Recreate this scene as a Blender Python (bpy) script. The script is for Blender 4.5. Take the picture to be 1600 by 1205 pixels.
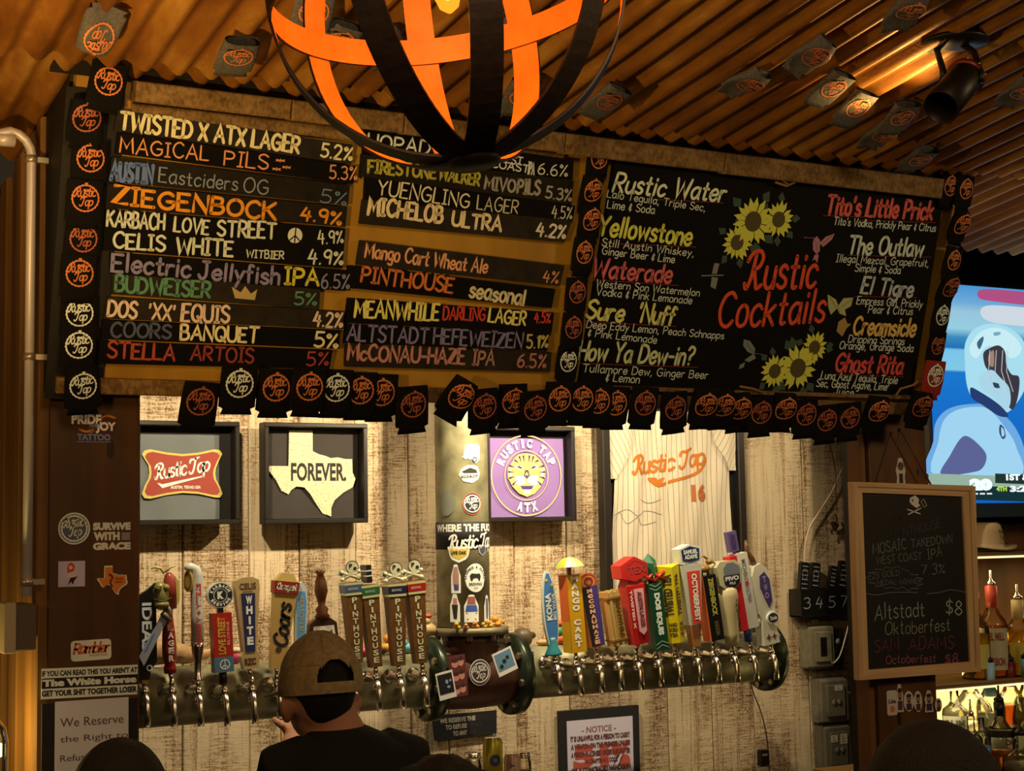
import bpy, bmesh, math, random
from mathutils import Vector, Matrix, noise as mnoise
random.seed(7)
for o in list(bpy.data.objects): bpy.data.objects.remove(o)
S = bpy.context.scene
COL = S.collection
PI = math.pi
# ------------------------------------------------------------------ camera
F = 2450.0
def nrm(v): return Vector(v).normalized()
def cray(px, py): return Vector(((px-800)/F, -(py-602.5)/F, -1.0))
EX = nrm(cray(5322, 748))
EZ = cray(280, -25500); EZ = nrm(EZ - EZ.dot(EX)*EX)
EY = EZ.cross(EX)
R3 = Matrix((EX, EY, EZ))            # camera -> world
CAM = Vector((0, 0, 1.95))
cd = bpy.data.cameras.new('camera'); cam = bpy.data.objects.new('camera', cd); COL.objects.link(cam)
cd.sensor_width = 36; cd.lens = F/1600*36; cd.clip_start = .05
cam.matrix_world = Matrix.Translation(CAM) @ R3.to_4x4()
S.camera = cam
# ------------------------------------------------------------------ world, exposure, room lights
w = bpy.data.worlds.new('world'); S.world = w; w.use_nodes = True
w.node_tree.nodes['Background'].inputs[0].default_value = (1, .68, .36, 1)
w.node_tree.nodes['Background'].inputs[1].default_value = .025
S.view_settings.view_transform = 'Standard'; S.view_settings.look = 'None'
S.view_settings.exposure = 0.0; S.view_settings.gamma = 1; S.view_settings.use_curve_mapping = False
def light(kind, name, loc, power, col, target=None, **k):
    l = bpy.data.lights.new(name, kind); l.energy = power; l.color = col
    for a, b in k.items(): setattr(l, a, b)
    o = bpy.data.objects.new(name, l); COL.objects.link(o); o.location = loc
    if target is not None:
        o.rotation_euler = (Vector(target)-Vector(loc)).to_track_quat('-Z', 'Y').to_euler()
    return o
WARM = (1, .76, .45); AMB = (1, .70, .36)
# wall washers hidden behind the menu board
light('SPOT', 'wall_washer', (1.30, 4.04, 2.54), 27, WARM, (1.30, 4.70, 1.9), spot_size=2.4, spot_blend=.8, shadow_soft_size=.02)
light('SPOT', 'wall_washer', (2.22, 4.04, 2.54), 54, WARM, (2.22, 4.7, 1.9), spot_size=2.4, spot_blend=.8, shadow_soft_size=.02)
light('SPOT', 'wall_washer', (2.86, 4.04, 2.54), 35, WARM, (2.86, 4.7, 1.9), spot_size=2.4, spot_blend=.8, shadow_soft_size=.02)
light('SPOT', 'wall_washer', (3.72, 4.04, 2.54), 13, WARM, (3.75, 4.7, 1.9), spot_size=2.4, spot_blend=.8, shadow_soft_size=.02)
# unseen area fills added in place of the room's other lamps
light('AREA', 'room_fill', (.6, .5, 3.03), 15, AMB, (1.6, 3.4, 2.5), size=.5)
light('AREA', 'room_fill', (4.0, .9, 2.98), 12.5, AMB, (3.0, 3.5, 2.3), size=.4)
light('SPOT', 'track_lamp', (.25, 2.35, 2.25), 46, (1, .58, .16), (.85, 2.8, 3.0), spot_size=2.1, spot_blend=.9, shadow_soft_size=.03)
light('AREA', 'room_fill', (-1.3, 2.4, 2.3), 5, (1, .62, .24), (.7, 3.9, 2.0), size=.4)  # unseen fill added to light the outer left wall
# ------------------------------------------------------------------ planes
class PL:
    def __init__(s, o, u, v):
        s.o = Vector(o); s.u = nrm(u); s.v = nrm(v); s.n = s.u.cross(s.v)
    def at(s, px, py, h=0.0):                     # pixel -> (u, v) on the plane raised by h
        d = R3 @ cray(px, py); o = s.o + s.n*h
        p = CAM + d*((o-CAM).dot(s.n)/d.dot(s.n)) - s.o
        return p.dot(s.u), p.dot(s.v)
    def P(s, u, v, h=0.0): return s.o + s.u*u + s.v*v + s.n*h
    def pt(s, px, py, h=0.0): return s.P(*s.at(px, py, h), h)
    def M(s, p, rot=0.0):
        m = Matrix((s.u, s.v, s.n)).transposed().to_4x4(); m.translation = p
        return m @ Matrix.Rotation(rot, 4, 'Z')
    def raised(s, h): return PL(s.o + s.n*h, s.u, s.v)
X = Vector((1, 0, 0)); Z = Vector((0, 0, 1))
def YP(y): return PL((0, y, 0), X, Z)
WALL = YP(4.7); FRONT = YP(3.5); TAP = YP(4.32); BACK = YP(4.25)
TAU = .28
_z0 = YP(3.42).pt(900, 605).z
BOARD = PL((0, 3.42, _z0), X, (0, -math.sin(TAU), math.cos(TAU)))
SL = .12
_pc = BOARD.pt(827, 196)
CEIL = PL((0, _pc.y, _pc.z+.012), X, (0, -1, SL))
def ceil_z(y): return CEIL.o.z + (CEIL.o.y-y)*SL
XS = FRONT.pt(74, 700).x
SIDE = PL((XS, 0, 0), (0, -1, 0), Z)             # outer side wall of the bar, faces left
# ------------------------------------------------------------------ materials
MC = {}
def srgb(c):
    return tuple(((x/255)/12.92 if x <= 10 else ((x/255+.055)/1.055)**2.4) for x in c)
def mat(name, col, rough=.6, metal=0., emit=0., ecol=None, trans=0., bump=0., bscale=40., var=0., alpha=1., spec=.5):
    if name in MC: return MC[name]
    m = bpy.data.materials.new(name); m.use_nodes = True; MC[name] = m
    nt = m.node_tree; b = nt.nodes['Principled BSDF']
    c = srgb(col) if max(col) > 1.001 else col
    c = tuple(min(1., x) for x in c)
    b.inputs['Base Color'].default_value = (*c[:3], 1)
    b.inputs['Roughness'].default_value = rough; b.inputs['Metallic'].default_value = metal
    b.inputs['Specular IOR Level'].default_value = spec
    if trans: b.inputs['Transmission Weight'].default_value = trans; b.inputs['IOR'].default_value = 1.45
    if emit:
        e = ecol or col; e = srgb(e) if max(e) > 1.001 else e
        b.inputs['Emission Color'].default_value = (*e[:3], 1); b.inputs['Emission Strength'].default_value = emit
    if bump or var:
        tc = nt.nodes.new('ShaderNodeTexCoord'); n = nt.nodes.new('ShaderNodeTexNoise')
        n.inputs['Scale'].default_value = bscale; n.inputs['Detail'].default_value = 5
        nt.links.new(tc.outputs['Object'], n.inputs['Vector'])
        if var:
            r = nt.nodes.new('ShaderNodeValToRGB'); r.color_ramp.elements[0].position = .35; r.color_ramp.elements[1].position = .65
            r.color_ramp.elements[0].color = tuple(x*(1-var) for x in c[:3])+(1,)
            r.color_ramp.elements[1].color = tuple(min(1, x*(1+var*.6)) for x in c[:3])+(1,)
            nt.links.new(n.outputs['Fac'], r.inputs[0]); nt.links.new(r.outputs[0], b.inputs['Base Color'])
        if bump:
            bp = nt.nodes.new('ShaderNodeBump'); bp.inputs['Strength'].default_value = bump; bp.inputs['Distance'].default_value = .004
            nt.links.new(n.outputs['Fac'], bp.inputs['Height']); nt.links.new(bp.outputs[0], b.inputs['Normal'])
    return m
def wood(name, dark, lite, sx=25., sy=2.5, rough=.7, saw=0., contrast=(.35, .65), knots=0., bump=.3, dist=.003, metal=0.):
    """grain runs along local Y; every object gets its own offset"""
    if name in MC: return MC[name]
    m = bpy.data.materials.new(name); m.use_nodes = True; MC[name] = m
    nt = m.node_tree; N = nt.nodes.new; L = nt.links.new; b = nt.nodes['Principled BSDF']
    tc = N('ShaderNodeTexCoord'); oi = N('ShaderNodeObjectInfo')
    mul = N('ShaderNodeMath'); mul.operation = 'MULTIPLY'; mul.inputs[1].default_value = 37.; L(oi.outputs['Random'], mul.inputs[0])
    add = N('ShaderNodeVectorMath'); add.operation = 'ADD'; L(tc.outputs['Object'], add.inputs[0]); L(mul.outputs[0], add.inputs[1])
    def nz(sc, det=6., dis=0.):
        mp = N('ShaderNodeVectorMath'); mp.operation = 'MULTIPLY'; mp.inputs[1].default_value = sc; L(add.outputs[0], mp.inputs[0])
        n = N('ShaderNodeTexNoise'); n.inputs['Scale'].default_value = 1.; n.inputs['Detail'].default_value = det; n.inputs['Distortion'].default_value = dis
        L(mp.outputs[0], n.inputs['Vector']); return n.outputs['Fac']
    def mth(op, a, bb, clamp=False):
        q = N('ShaderNodeMath'); q.operation = op; q.use_clamp = clamp
        for i, v in enumerate((a, bb)):
            if isinstance(v, (int, float)): q.inputs[i].default_value = v
            else: L(v, q.inputs[i])
        return q.outputs[0]
    g = nz((sx, sy, sx), 7, .6); big = nz((sx*.18, sy*.7, sx*.18), 3)
    v = mth('ADD', mth('MULTIPLY', g, .6), mth('MULTIPLY', big, .4))
    if saw:
        s1 = nz((7, 210, 7), 3); s2 = nz((150, 12, 150), 3)
        v = mth('ADD', mth('MULTIPLY', v, 1-saw), mth('ADD', mth('MULTIPLY', s1, saw*.62), mth('MULTIPLY', s2, saw*.38)))
    r = N('ShaderNodeValToRGB'); e = r.color_ramp.elements
    e[0].position = contrast[0]; e[1].position = contrast[1]
    e[0].color = (*srgb(dark), 1); e[1].color = (*srgb(lite), 1)
    L(v, r.inputs[0]); out = r.outputs[0]
    if knots:
        mp = N('ShaderNodeVectorMath'); mp.operation = 'MULTIPLY'; mp.inputs[1].default_value = (7, 2.6, 7); L(add.outputs[0], mp.inputs[0])
        vo = N('ShaderNodeTexVoronoi'); vo.inputs['Scale'].default_value = 1.; L(mp.outputs[0], vo.inputs['Vector'])
        k = mth('LESS_THAN', vo.outputs['Distance'], knots)
        mx = N('ShaderNodeMixRGB'); L(k, mx.inputs[0]); L(out, mx.inputs[1]); mx.inputs[2].default_value = tuple(x*.45 for x in srgb(dark))+(1,)
        out = mx.outputs[0]
    L(out, b.inputs['Base Color']); b.inputs['Roughness'].default_value = rough; b.inputs['Metallic'].default_value = metal
    bp = N('ShaderNodeBump'); bp.inputs['Strength'].default_value = bump; bp.inputs['Distance'].default_value = dist
    L(v, bp.inputs['Height']); L(bp.outputs[0], b.inputs['Normal'])
    return m
def glassy(name, col=(1, 1, 1), gloss=.12, ior=1.45):
    if name in MC: return MC[name]
    m = bpy.data.materials.new(name); m.use_nodes = True; MC[name] = m
    nt = m.node_tree; nt.nodes.clear(); N = nt.nodes.new
    t = N('ShaderNodeBsdfTransparent'); t.inputs[0].default_value = (*col, 1)
    g = N('ShaderNodeBsdfGlossy'); g.inputs['Roughness'].default_value = .03
    f = N('ShaderNodeFresnel'); f.inputs[0].default_value = ior
    mx = N('ShaderNodeMixShader'); o = N('ShaderNodeOutputMaterial')
    nt.links.new(f.outputs[0], mx.inputs[0]); nt.links.new(t.outputs[0], mx.inputs[1]); nt.links.new(g.outputs[0], mx.inputs[2]); nt.links.new(mx.outputs[0], o.inputs[0])
    return m
def paint(c, rough=.75):
    c = tuple(int(x) for x in c); l = srgb(c)
    return mat('paint_%02x%02x%02x' % c, (min(1., l[0]*1.15), min(1., l[1]*1.45), min(1., l[2]*2.2)), rough)
# ------------------------------------------------------------------ mesh builder
class MB:
    def __init__(s): s.v = []; s.f = []; s.sm = []
    def add(s, vs, fs, smooth=False, M=None):
        b = len(s.v)
        s.v += [(M @ Vector(p)) if M else Vector(p) for p in vs]
        s.f += [tuple(i+b for i in f) for f in fs]; s.sm += [smooth]*len(fs); return s
    def box(s, x0, x1, y0, y1, z0, z1, M=None, bev=0.):
        if bev > 0:
            b = min(bev, (x1-x0)/3, (y1-y0)/3, (z1-z0)/3); vs = []
            for (a, zz) in ((1, z0), (0, z0+b), (0, z1-b), (1, z1)):
                d = b*a; vs += [(x0+d+b*(1-a)*0, y0+d, zz), (x1-d, y0+d, zz), (x1-d, y1-d, zz), (x0+d, y1-d, zz)]
            fs = [(3, 2, 1, 0), (12, 13, 14, 15)]
            for k in range(3):
                for i in range(4): fs.append((k*4+i, k*4+(i+1) % 4, k*4+4+(i+1) % 4, k*4+4+i))
            return s.add(vs, fs, False, M)
        vs = [(x, y, z) for z in (z0, z1) for y in (y0, y1) for x in (x0, x1)]
        return s.add(vs, [(0, 2, 3, 1), (4, 5, 7, 6), (0, 1, 5, 4), (2, 6, 7, 3), (0, 4, 6, 2), (1, 3, 7, 5)], False, M)
    def prism(s, poly, z0, z1, M=None, smooth=False):
        if sum(poly[i-1][0]*poly[i][1]-poly[i][0]*poly[i-1][1] for i in range(len(poly))) < 0: poly = poly[::-1]
        n = len(poly)
        vs = [(x, y, z0) for x, y in poly]+[(x, y, z1) for x, y in poly]
        fs = [tuple(range(n))[::-1], tuple(range(n, 2*n))]+[(i, (i+1) % n, n+(i+1) % n, n+i) for i in range(n)]
        return s.add(vs, fs, smooth, M)
    def poly(s, poly, z, M=None):
        if sum(poly[i-1][0]*poly[i][1]-poly[i][0]*poly[i-1][1] for i in range(len(poly))) < 0: poly = poly[::-1]
        return s.add([(x, y, z) for x, y in poly], [tuple(range(len(poly)))], False, M)
    def lathe(s, prof, seg=20, M=None, smooth=True, cap=True):   # profile (r, y) about local Y
        vs = []; fs = []; n = len(prof)
        for r, y in prof:
            for k in range(seg): a = 2*PI*k/seg; vs.append((r*math.sin(a), y, r*math.cos(a)))
        for i in range(n-1):
            for k in range(seg): k2 = (k+1) % seg; fs.append((i*seg+k, i*seg+k2, (i+1)*seg+k2, (i+1)*seg+k))
        if cap:
            fs.append(tuple(range(seg))[::-1]); fs.append(tuple((n-1)*seg+k for k in range(seg)))
        return s.add(vs, fs, smooth, M)
    def tube(s, pts, r, seg=10, smooth=True, cap=True, flat=1.):
        pts = [Vector(p) for p in pts]; n = len(pts); rs = r if isinstance(r, (list, tuple)) else [r]*n
        vs = []; fs = []; ref = None
        for i, p in enumerate(pts):
            t = (pts[min(i+1, n-1)]-pts[max(i-1, 0)]).normalized()
            if ref is None:
                ref = Vector((0, 0, 1)) if abs(t.z) < .9 else Vector((1, 0, 0))
            a = (ref - ref.dot(t)*t).normalized(); ref = a; b = t.cross(a)
            for k in range(seg): th = 2*PI*k/seg; vs.append(p+a*(rs[i]*math.cos(th)*flat)+b*(rs[i]*math.sin(th)))
        for i in range(n-1):
            for k in range(seg): k2 = (k+1) % seg; fs.append((i*seg+k, i*seg+k2, (i+1)*seg+k2, (i+1)*seg+k))
        if cap: fs.append(tuple(range(seg))[::-1]); fs.append(tuple((n-1)*seg+k for k in range(seg)))
        return s.add(vs, fs, smooth)
    def disc(s, cx, cy, r, z0, z1, seg=24, ry=None, M=None):
        ry = ry or r
        return s.prism([(cx+r*math.cos(2*PI*k/seg), cy+ry*math.sin(2*PI*k/seg)) for k in range(seg)], z0, z1, M)
    def ring(s, cx, cy, r0, r1, z, seg=40, ry=1., wob=0., M=None):
        vs = []; fs = []
        for k in range(seg):
            a = 2*PI*k/seg; ro = r1*(1+wob*(k % 2))
            vs += [(cx+r0*math.cos(a), cy+r0*ry*math.sin(a), z), (cx+ro*math.cos(a), cy+ro*ry*math.sin(a), z)]
        for k in range(seg):
            j = (k+1) % seg; fs.append((2*k, 2*k+1, 2*j+1, 2*j))
        return s.add(vs, fs, False, M)
    def ball(s, c, r, seg=14, sc=(1, 1, 1), M=None):
        prof = [(r*math.sin(PI*i/8), -r*math.cos(PI*i/8)) for i in range(9)]
        prof[0] = (r*.02, -r); prof[-1] = (r*.02, r)
        T = Matrix.Translation(c) @ Matrix.Diagonal((*sc, 1))
        return s.lathe(prof, seg, (M @ T) if M else T)
    def quad(s, a, b, c, d): return s.add([a, b, c, d], [(0, 1, 2, 3)])
    def tf(s, fn): s.v = [Vector(fn(p)) for p in s.v]; return s
    def mesh(s, name, m):
        me = bpy.data.meshes.new(name); me.from_pydata([tuple(p) for p in s.v], [], s.f)
        me.polygons.foreach_set('use_smooth', s.sm); me.materials.append(m); me.update(); return me
    def build(s, name, m, parent=None, M=None, **tags):
        o = bpy.data.objects.new(name, s.mesh(name, m)); COL.objects.link(o)
        if M is not None: o.matrix_world = M
        if parent: o.parent = parent
        for a, b in tags.items(): o[a] = b
        return o
def thing(name, label, cat, M, group=None):
    o = bpy.data.objects.new(name, None); COL.objects.link(o); o.empty_display_size = .05
    o.matrix_world = M; o['label'] = label; o['category'] = cat
    if group: o['group'] = group
    return o
def tag(o, label, cat, group=None):
    o['label'] = label; o['category'] = cat
    if group: o['group'] = group
    return o
def T(x, y, z): return Matrix.Translation((x, y, z))
def RX(a): return Matrix.Rotation(a, 4, 'X')
def RY(a): return Matrix.Rotation(a, 4, 'Y')
def RZ(a): return Matrix.Rotation(a, 4, 'Z')
# ------------------------------------------------------------------ hand lettering (stroke glyphs, cap height 10)
G = {}
_raw = r"""A;7;0,0 3.5,10 7,0|1.3,3.6 5.7,3.6
B;5.6;0,0 0,10|~0,10 4,9.6 4.6,7.6 3.6,5.6 0,5.3|~0,5.3 4.5,5 5.6,2.6 4.2,.4 0,0
C;6.4;~6.2,8.4 4.2,10 1.4,8.8 0,5 1.4,1.2 4.2,0 6.4,1.6
D;6.4;0,0 0,10|~0,10 4.4,9.2 6.4,5 4.4,.8 0,0
E;5.2;5,10 0,10 0,0 5.2,0|0,5.2 4,5.2
F;5;5,10 0,10 0,0|0,5.2 4,5.2
G;7;~6.2,8.6 4,10 1.3,8.6 0,5 1.4,1.2 4.2,0 6.6,1.6 6.8,4.6|3.8,4.6 7,4.6
H;6;0,0 0,10|6,0 6,10|0,5 6,5
I;3;1.5,0 1.5,10|0,10 3,10|0,0 3,0
J;5.5;~4,10 4,3 3,.3 1.2,0 0,2|2,10 5.5,10
K;6;0,0 0,10|5.5,10 0,4.6|1.6,6 6,0
L;5;0,10 0,0 5,0
M;8;0,0 .8,10 4,3 7.2,10 8,0
N;6.3;0,0 0,10 6.3,0 6.3,10
O;7;~3.5,10 1,8.6 0,5 1,1.4 3.5,0 6,1.4 7,5 6,8.6 3.5,10
P;5.5;0,0 0,10|~0,10 4,9.6 5.4,7.4 4,5 0,4.6
Q;7;~3.5,10 1,8.6 0,5 1,1.4 3.5,0 6,1.4 7,5 6,8.6 3.5,10|4,3 7.2,-.6
R;5.8;0,0 0,10|~0,10 4,9.6 5.4,7.4 4,5 0,4.6|1.8,4.7 5.8,0
S;5.4;~5.3,8.6 3,10 .6,8.8 .4,6.8 2.8,5.2 5.2,3.6 5,1.2 2.6,0 0,1.5
T;6.5;0,10 6.5,10|3.25,10 3.25,0
U;6.3;~0,10 0,3.4 1.2,.6 3.2,0 5.2,.6 6.3,3.4 6.3,10
V;6.6;0,10 3.3,0 6.6,10
W;9;0,10 2.3,0 4.5,8 6.8,0 9,10
X;6;0,10 6,0|6,10 0,0
Y;6;0,10 3,5 6,10|3,5 3,0
Z;6;0,10 5.8,10 0,0 6,0
a;5;~4.4,5.6 2.4,6.2 .4,4.6 .1,2.2 1.6,0 3.6,.8 4.5,3|4.6,6 4.6,1.4 5.2,0
b;4.6;0,10 0,0|~0,4.5 2,6.2 4.4,5 4.6,2 2.8,0 0,1
c;4.3;~4.3,5 2.6,6.2 .5,5 0,2.6 1,.4 2.8,0 4.4,1.2
d;4.6;4.6,10 4.6,0|~4.6,4.6 2.6,6.2 .4,5 0,2.4 1.6,0 4.6,1.4
e;4.5;~.2,3 4.2,3.4 4,5.4 2.4,6.3 .6,5 0,2.6 1.2,.3 3,0 4.6,1.3
f;3.4;~3.6,9.4 2.2,10 1.3,8.4 1.3,0|0,6 3,6
g;4.5;~4.4,5.4 2.4,6.2 .3,4.8 .2,2.4 2,.4 4.4,2|~4.5,6 4.5,-1.6 3.2,-3.3 .6,-2.6
h;4.2;0,10 0,0|~0,4.2 2,6.1 3.9,5.2 4.2,3 4.2,0
i;1;.5,6 .5,0|.5,8.2 .5,8.9
j;2;~1.5,6 1.5,-2 .4,-3.2 -1,-2.6|1.5,8.2 1.5,8.9
k;4.4;0,10 0,0|4,6 0,2.6|1.2,3.6 4.4,0
l;1;.5,10 .5,0
m;6.9;0,6 0,0|~0,4.4 1.6,6 3.2,5.2 3.4,3 3.4,0|~3.4,4.4 5,6 6.7,5.2 6.9,3 6.9,0
n;4.2;0,6 0,0|~0,4.2 2,6.1 3.9,5.2 4.2,3 4.2,0
o;4.6;~2.3,6.2 .5,5.2 0,3 .6,.8 2.3,0 4,.8 4.6,3 4,5.2 2.3,6.2
p;4.6;0,6 0,-3.4|~0,4.5 2,6.2 4.4,5 4.6,2.4 2.8,.2 0,1
q;4.6;4.6,6 4.6,-3.4|~4.6,4.6 2.6,6.2 .4,5 0,2.4 1.6,0 4.6,1.4
r;3.3;0,6 0,0|~0,3.8 1.4,5.9 3.3,5.8
s;3.8;~3.7,5.2 2.1,6.2 .5,5.2 .7,3.8 2.2,3.1 3.7,2.1 3.5,.6 1.8,0 0,.9
t;3.4;~1.5,9 1.5,1.5 2.2,.1 3.5,.4|0,6 3.2,6
u;4.3;~0,6 0,1.8 1.6,0 3.4,.6 4.3,2.4|4.3,6 4.3,0
v;4.2;0,6 2.1,0 4.2,6
w;6.4;0,6 1.6,0 3.2,5 4.8,0 6.4,6
x;4.2;0,6 4.2,0|4.2,6 0,0
y;4.4;0,6 2.4,.6|4.4,6 .8,-3.4
z;4.2;0,6 4,6 0,0 4.2,0
0;5;~2.5,10 .6,8.4 0,5 .6,1.6 2.5,0 4.4,1.6 5,5 4.4,8.4 2.5,10
1;2;0,8 1.6,10 1.6,0
2;5;~0,8 1.6,10 4.2,9.4 4.8,7 3,3.8 0,0|0,0 5,0
3;4.8;~.3,9 2.4,10 4.4,8.6 4,6.2 1.8,5.3|~1.8,5.3 4.6,4.6 4.8,1.8 2.6,0 0,1
4;5;2.2,10 0,3.8 5,3.8|4,7.5 3.4,0
5;4.8;4.6,10 .8,10 .4,5.4|~.4,5.4 2.8,6 4.8,4 4.4,1.2 2.2,0 0,.9
6;4.8;~4,9.8 1.4,7.6 .1,3.6 .8,.8 2.6,0 4.6,1.2 4.6,4 2.6,5.6 .4,3.6
7;4.8;0,10 4.8,10 1.4,0
8;5;~2.5,5.3 .5,7.4 2.5,10 4.5,7.6 2.5,5.3 0,2.6 2.5,0 5,2.6 2.5,5.3
9;4.7;~4.6,7 3,4.6 .8,5.4 .4,8 2.2,10 4.4,9.2 4.7,6 4,0
%;6;5.4,9.5 .6,0|~1.2,9.4 .2,8.2 1.2,7 2.2,8.2 1.2,9.4|~5,2.6 4,1.4 5,.2 6,1.4 5,2.6
.;1;.4,0 .6,.3
,;1.2;.8,.6 .2,-1.8
';1;.6,10 .3,7.6
-;3.4;0,4.4 3.4,4.4
?;4.6;~0,8.2 1.6,10 4.2,9 4.2,6.6 2.2,4.8 2,3|2,.4 2,.7
&;3.4;~3.2,7.2 1.4,7.6 .8,6 2.6,4.8|~2.6,4.8 .4,4 .2,1.6 1.8,.6 3.4,1.8|1.8,9 1.8,-1
$;4.8;~4.6,8 2.6,9.2 .6,8 .6,6.2 2.6,5 4.4,3.8 4.4,1.8 2.4,.8 0,2|2.5,10.6 2.5,-.6
*;3;1.5,9 1.5,5|0,8 3,6|3,8 0,6
!;1;.5,10 .5,3|.5,0 .5,.4
@;7;~-.6,1.4 .6,0 2,3 2.6,9.4|~-.8,7.4 .8,9.6 4.2,10.2 6,8.4 5,6 2.4,5.2|~2.8,5.3 4.4,1.8 5.4,0 7.4,.9
#;6.4;~-.4,7.4 .4,9.4 3,9.4 7.6,10.4|~4.6,9.8 3.6,3.4 2.4,.4 .6,0 -.4,1.4
|"""
for ln in _raw.split('\n'):
    p = ln.split(';', 2)
    if len(p) < 3: continue
    st = []
    for q in p[2].split('|'):
        sm = q.startswith('~'); q = q.lstrip('~')
        st.append((sm, [tuple(float(c) for c in t.split(',')) for t in q.split()]))
    G[p[0]] = (float(p[1]), st)
def smooth(pts, k=4, closed=False):
    n = len(pts)
    if n < 3: return pts
    if pts[0] == pts[-1]: closed = True
    out = []
    for i in range(n-1):
        p1, p2 = pts[i], pts[i+1]
        p0 = pts[i-1] if i > 0 else (pts[-2] if closed else p1)
        p3 = pts[i+2] if i+2 < n else (pts[1] if closed else p2)
        for j in range(k):
            t = j/k; t2 = t*t; t3 = t2*t
            out.append(tuple(.5*((2*p1[a])+(-p0[a]+p2[a])*t+(2*p0[a]-5*p1[a]+4*p2[a]-p3[a])*t2+(-p0[a]+3*p1[a]-3*p2[a]+p3[a])*t3) for a in range(len(p1))))
    out.append(pts[-1]); return out
def ribbon(mb, pts, w, z, M=None, ends=True):
    """flat painted stroke with round joints"""
    n = len(pts)
    if n < 2: return
    vs = []; fs = []
    for i, p in enumerate(pts):
        a = pts[max(i-1, 0)]; b = pts[min(i+1, n-1)]
        dx, dy = b[0]-a[0], b[1]-a[1]; l = math.hypot(dx, dy) or 1
        ww = w[i] if isinstance(w, list) else w
        # keep mitre width at corners
        k = 1.
        if 0 < i < n-1:
            d1 = (p[0]-a[0], p[1]-a[1]); d2 = (b[0]-p[0], b[1]-p[1])
            l1 = math.hypot(*d1) or 1; l2 = math.hypot(*d2) or 1
            c = (d1[0]*d2[0]+d1[1]*d2[1])/l1/l2; k = min(1.9, 1/max(.35, math.sqrt(max(0, (1+c)/2))))
        nx, ny = -dy/l*ww/2*k, dx/l*ww/2*k
        vs += [(p[0]-nx, p[1]-ny, z), (p[0]+nx, p[1]+ny, z)]
    for i in range(n-1): fs.append((2*i, 2*i+2, 2*i+3, 2*i+1))
    mb.add(vs, fs, False, M)
    if ends:
        for i in (0, n-1):
            p = pts[i]; ww = (w[i] if isinstance(w, list) else w)/2
            mb.add([(p[0]+ww*math.cos(PI*k/3), p[1]+ww*math.sin(PI*k/3), z) for k in range(6)], [(0, 1, 2, 3, 4, 5)], False, M)
def hand(mb, s, x0, y0, x1, h, wt=1.0, z=.0006, shear=0., gap=1.9, jit=.25, M=None, rot=0., spx=4.2, fitw=True, caps=1.):
    """hand-painted text, baseline from (x0,y0), width x1-x0, cap height h"""
    tot = 0; lay = []
    for ch in s:
        if ch == ' ': tot += spx; continue
        if ch not in G: continue
        wd, st = G[ch]; lay.append((tot, st)); tot += wd+gap
    tot -= gap
    sx = (x1-x0)/tot if fitw else h/10; sy = h/10
    rnd = random.Random(s+str(round(x0, 3)))
    cr, sr = math.cos(rot), math.sin(rot)
    for ox, st in lay:
        jy = rnd.uniform(-jit, jit); ja = rnd.uniform(-.03, .03)*jit*4; js = 1+rnd.uniform(-.05, .05)*jit*4
        for sm, pts in st:
            q = smooth(pts) if sm else pts
            o = []
            for (a, b) in q:
                b2 = b*js+jy; a2 = a+ox+b2*(shear+ja)
                lx, ly = a2*sx, b2*sy
                o.append((x0+lx*cr-ly*sr, y0+lx*sr+ly*cr))
            ribbon(mb, o, wt*sy*(1.32 if wt >= 1.2 else 1.2), z, M)
    return mb
_tc = {}
def bfont(s, bold=0., shear=0., space=1.):
    k = (s, bold, shear, space)
    if k in _tc: return _tc[k]
    c = bpy.data.curves.new('t', 'FONT'); c.body = s; c.size = 1; c.offset = bold; c.shear = shear; c.resolution_u = 3; c.space_character = space
    o = bpy.data.objects.new('t', c); COL.objects.link(o)
    me = o.to_mesh(); vs = [tuple(v.co) for v in me.vertices]; fs = [tuple(p.vertices) for p in me.polygons]
    o.to_mesh_clear(); bpy.data.objects.remove(o); bpy.data.curves.remove(c)
    xs = [v[0] for v in vs] or [0, 1]; ys = [v[1] for v in vs] or [0, 1]
    _tc[k] = (vs, fs, min(xs), max(xs), min(ys), max(ys)); return _tc[k]
def block(mb, s, x0, x1, y0, y1, z=.0006, bold=.02, shear=0., M=None, fn=None):
    """printed lettering fitted into a box"""
    vs, fs, a, b, c, d = bfont(s, bold, shear)
    sx = (x1-x0)/max(b-a, 1e-6); sy = (y1-y0)/max(d-c, 1e-6)
    q = [(x0+(v[0]-a)*sx, y0+(v[1]-c)*sy, z) for v in vs]
    if fn: q = [fn(p) for p in q]
    mb.add(q, fs, False, M); return mb
def vblock(mb, s, cx, y0, y1, w, z, bold=.03, M=None, fn=None):
    """letters stacked top (y1) to bottom (y0)"""
    n = len(s); st = (y1-y0)/n
    for i, ch in enumerate(s):
        if ch == ' ': continue
        ww = w*.34 if ch == 'I' else w
        block(mb, ch, cx-ww/2, cx+ww/2, y1-(i+.92)*st, y1-(i+.12)*st, z, bold, M=M, fn=fn)
def rblock(mb, s, x0, x1, y0, y1, z, bold=.03, down=True, M=None):
    """text turned 90 degrees; reads downwards if down"""
    if down: fn = lambda p: (x0+p[1], y1-p[0], z)
    else: fn = lambda p: (x1-p[1], y0+p[0], z)
    block(mb, s, 0, y1-y0, 0, x1-x0, z, bold, M=M, fn=fn)
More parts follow.
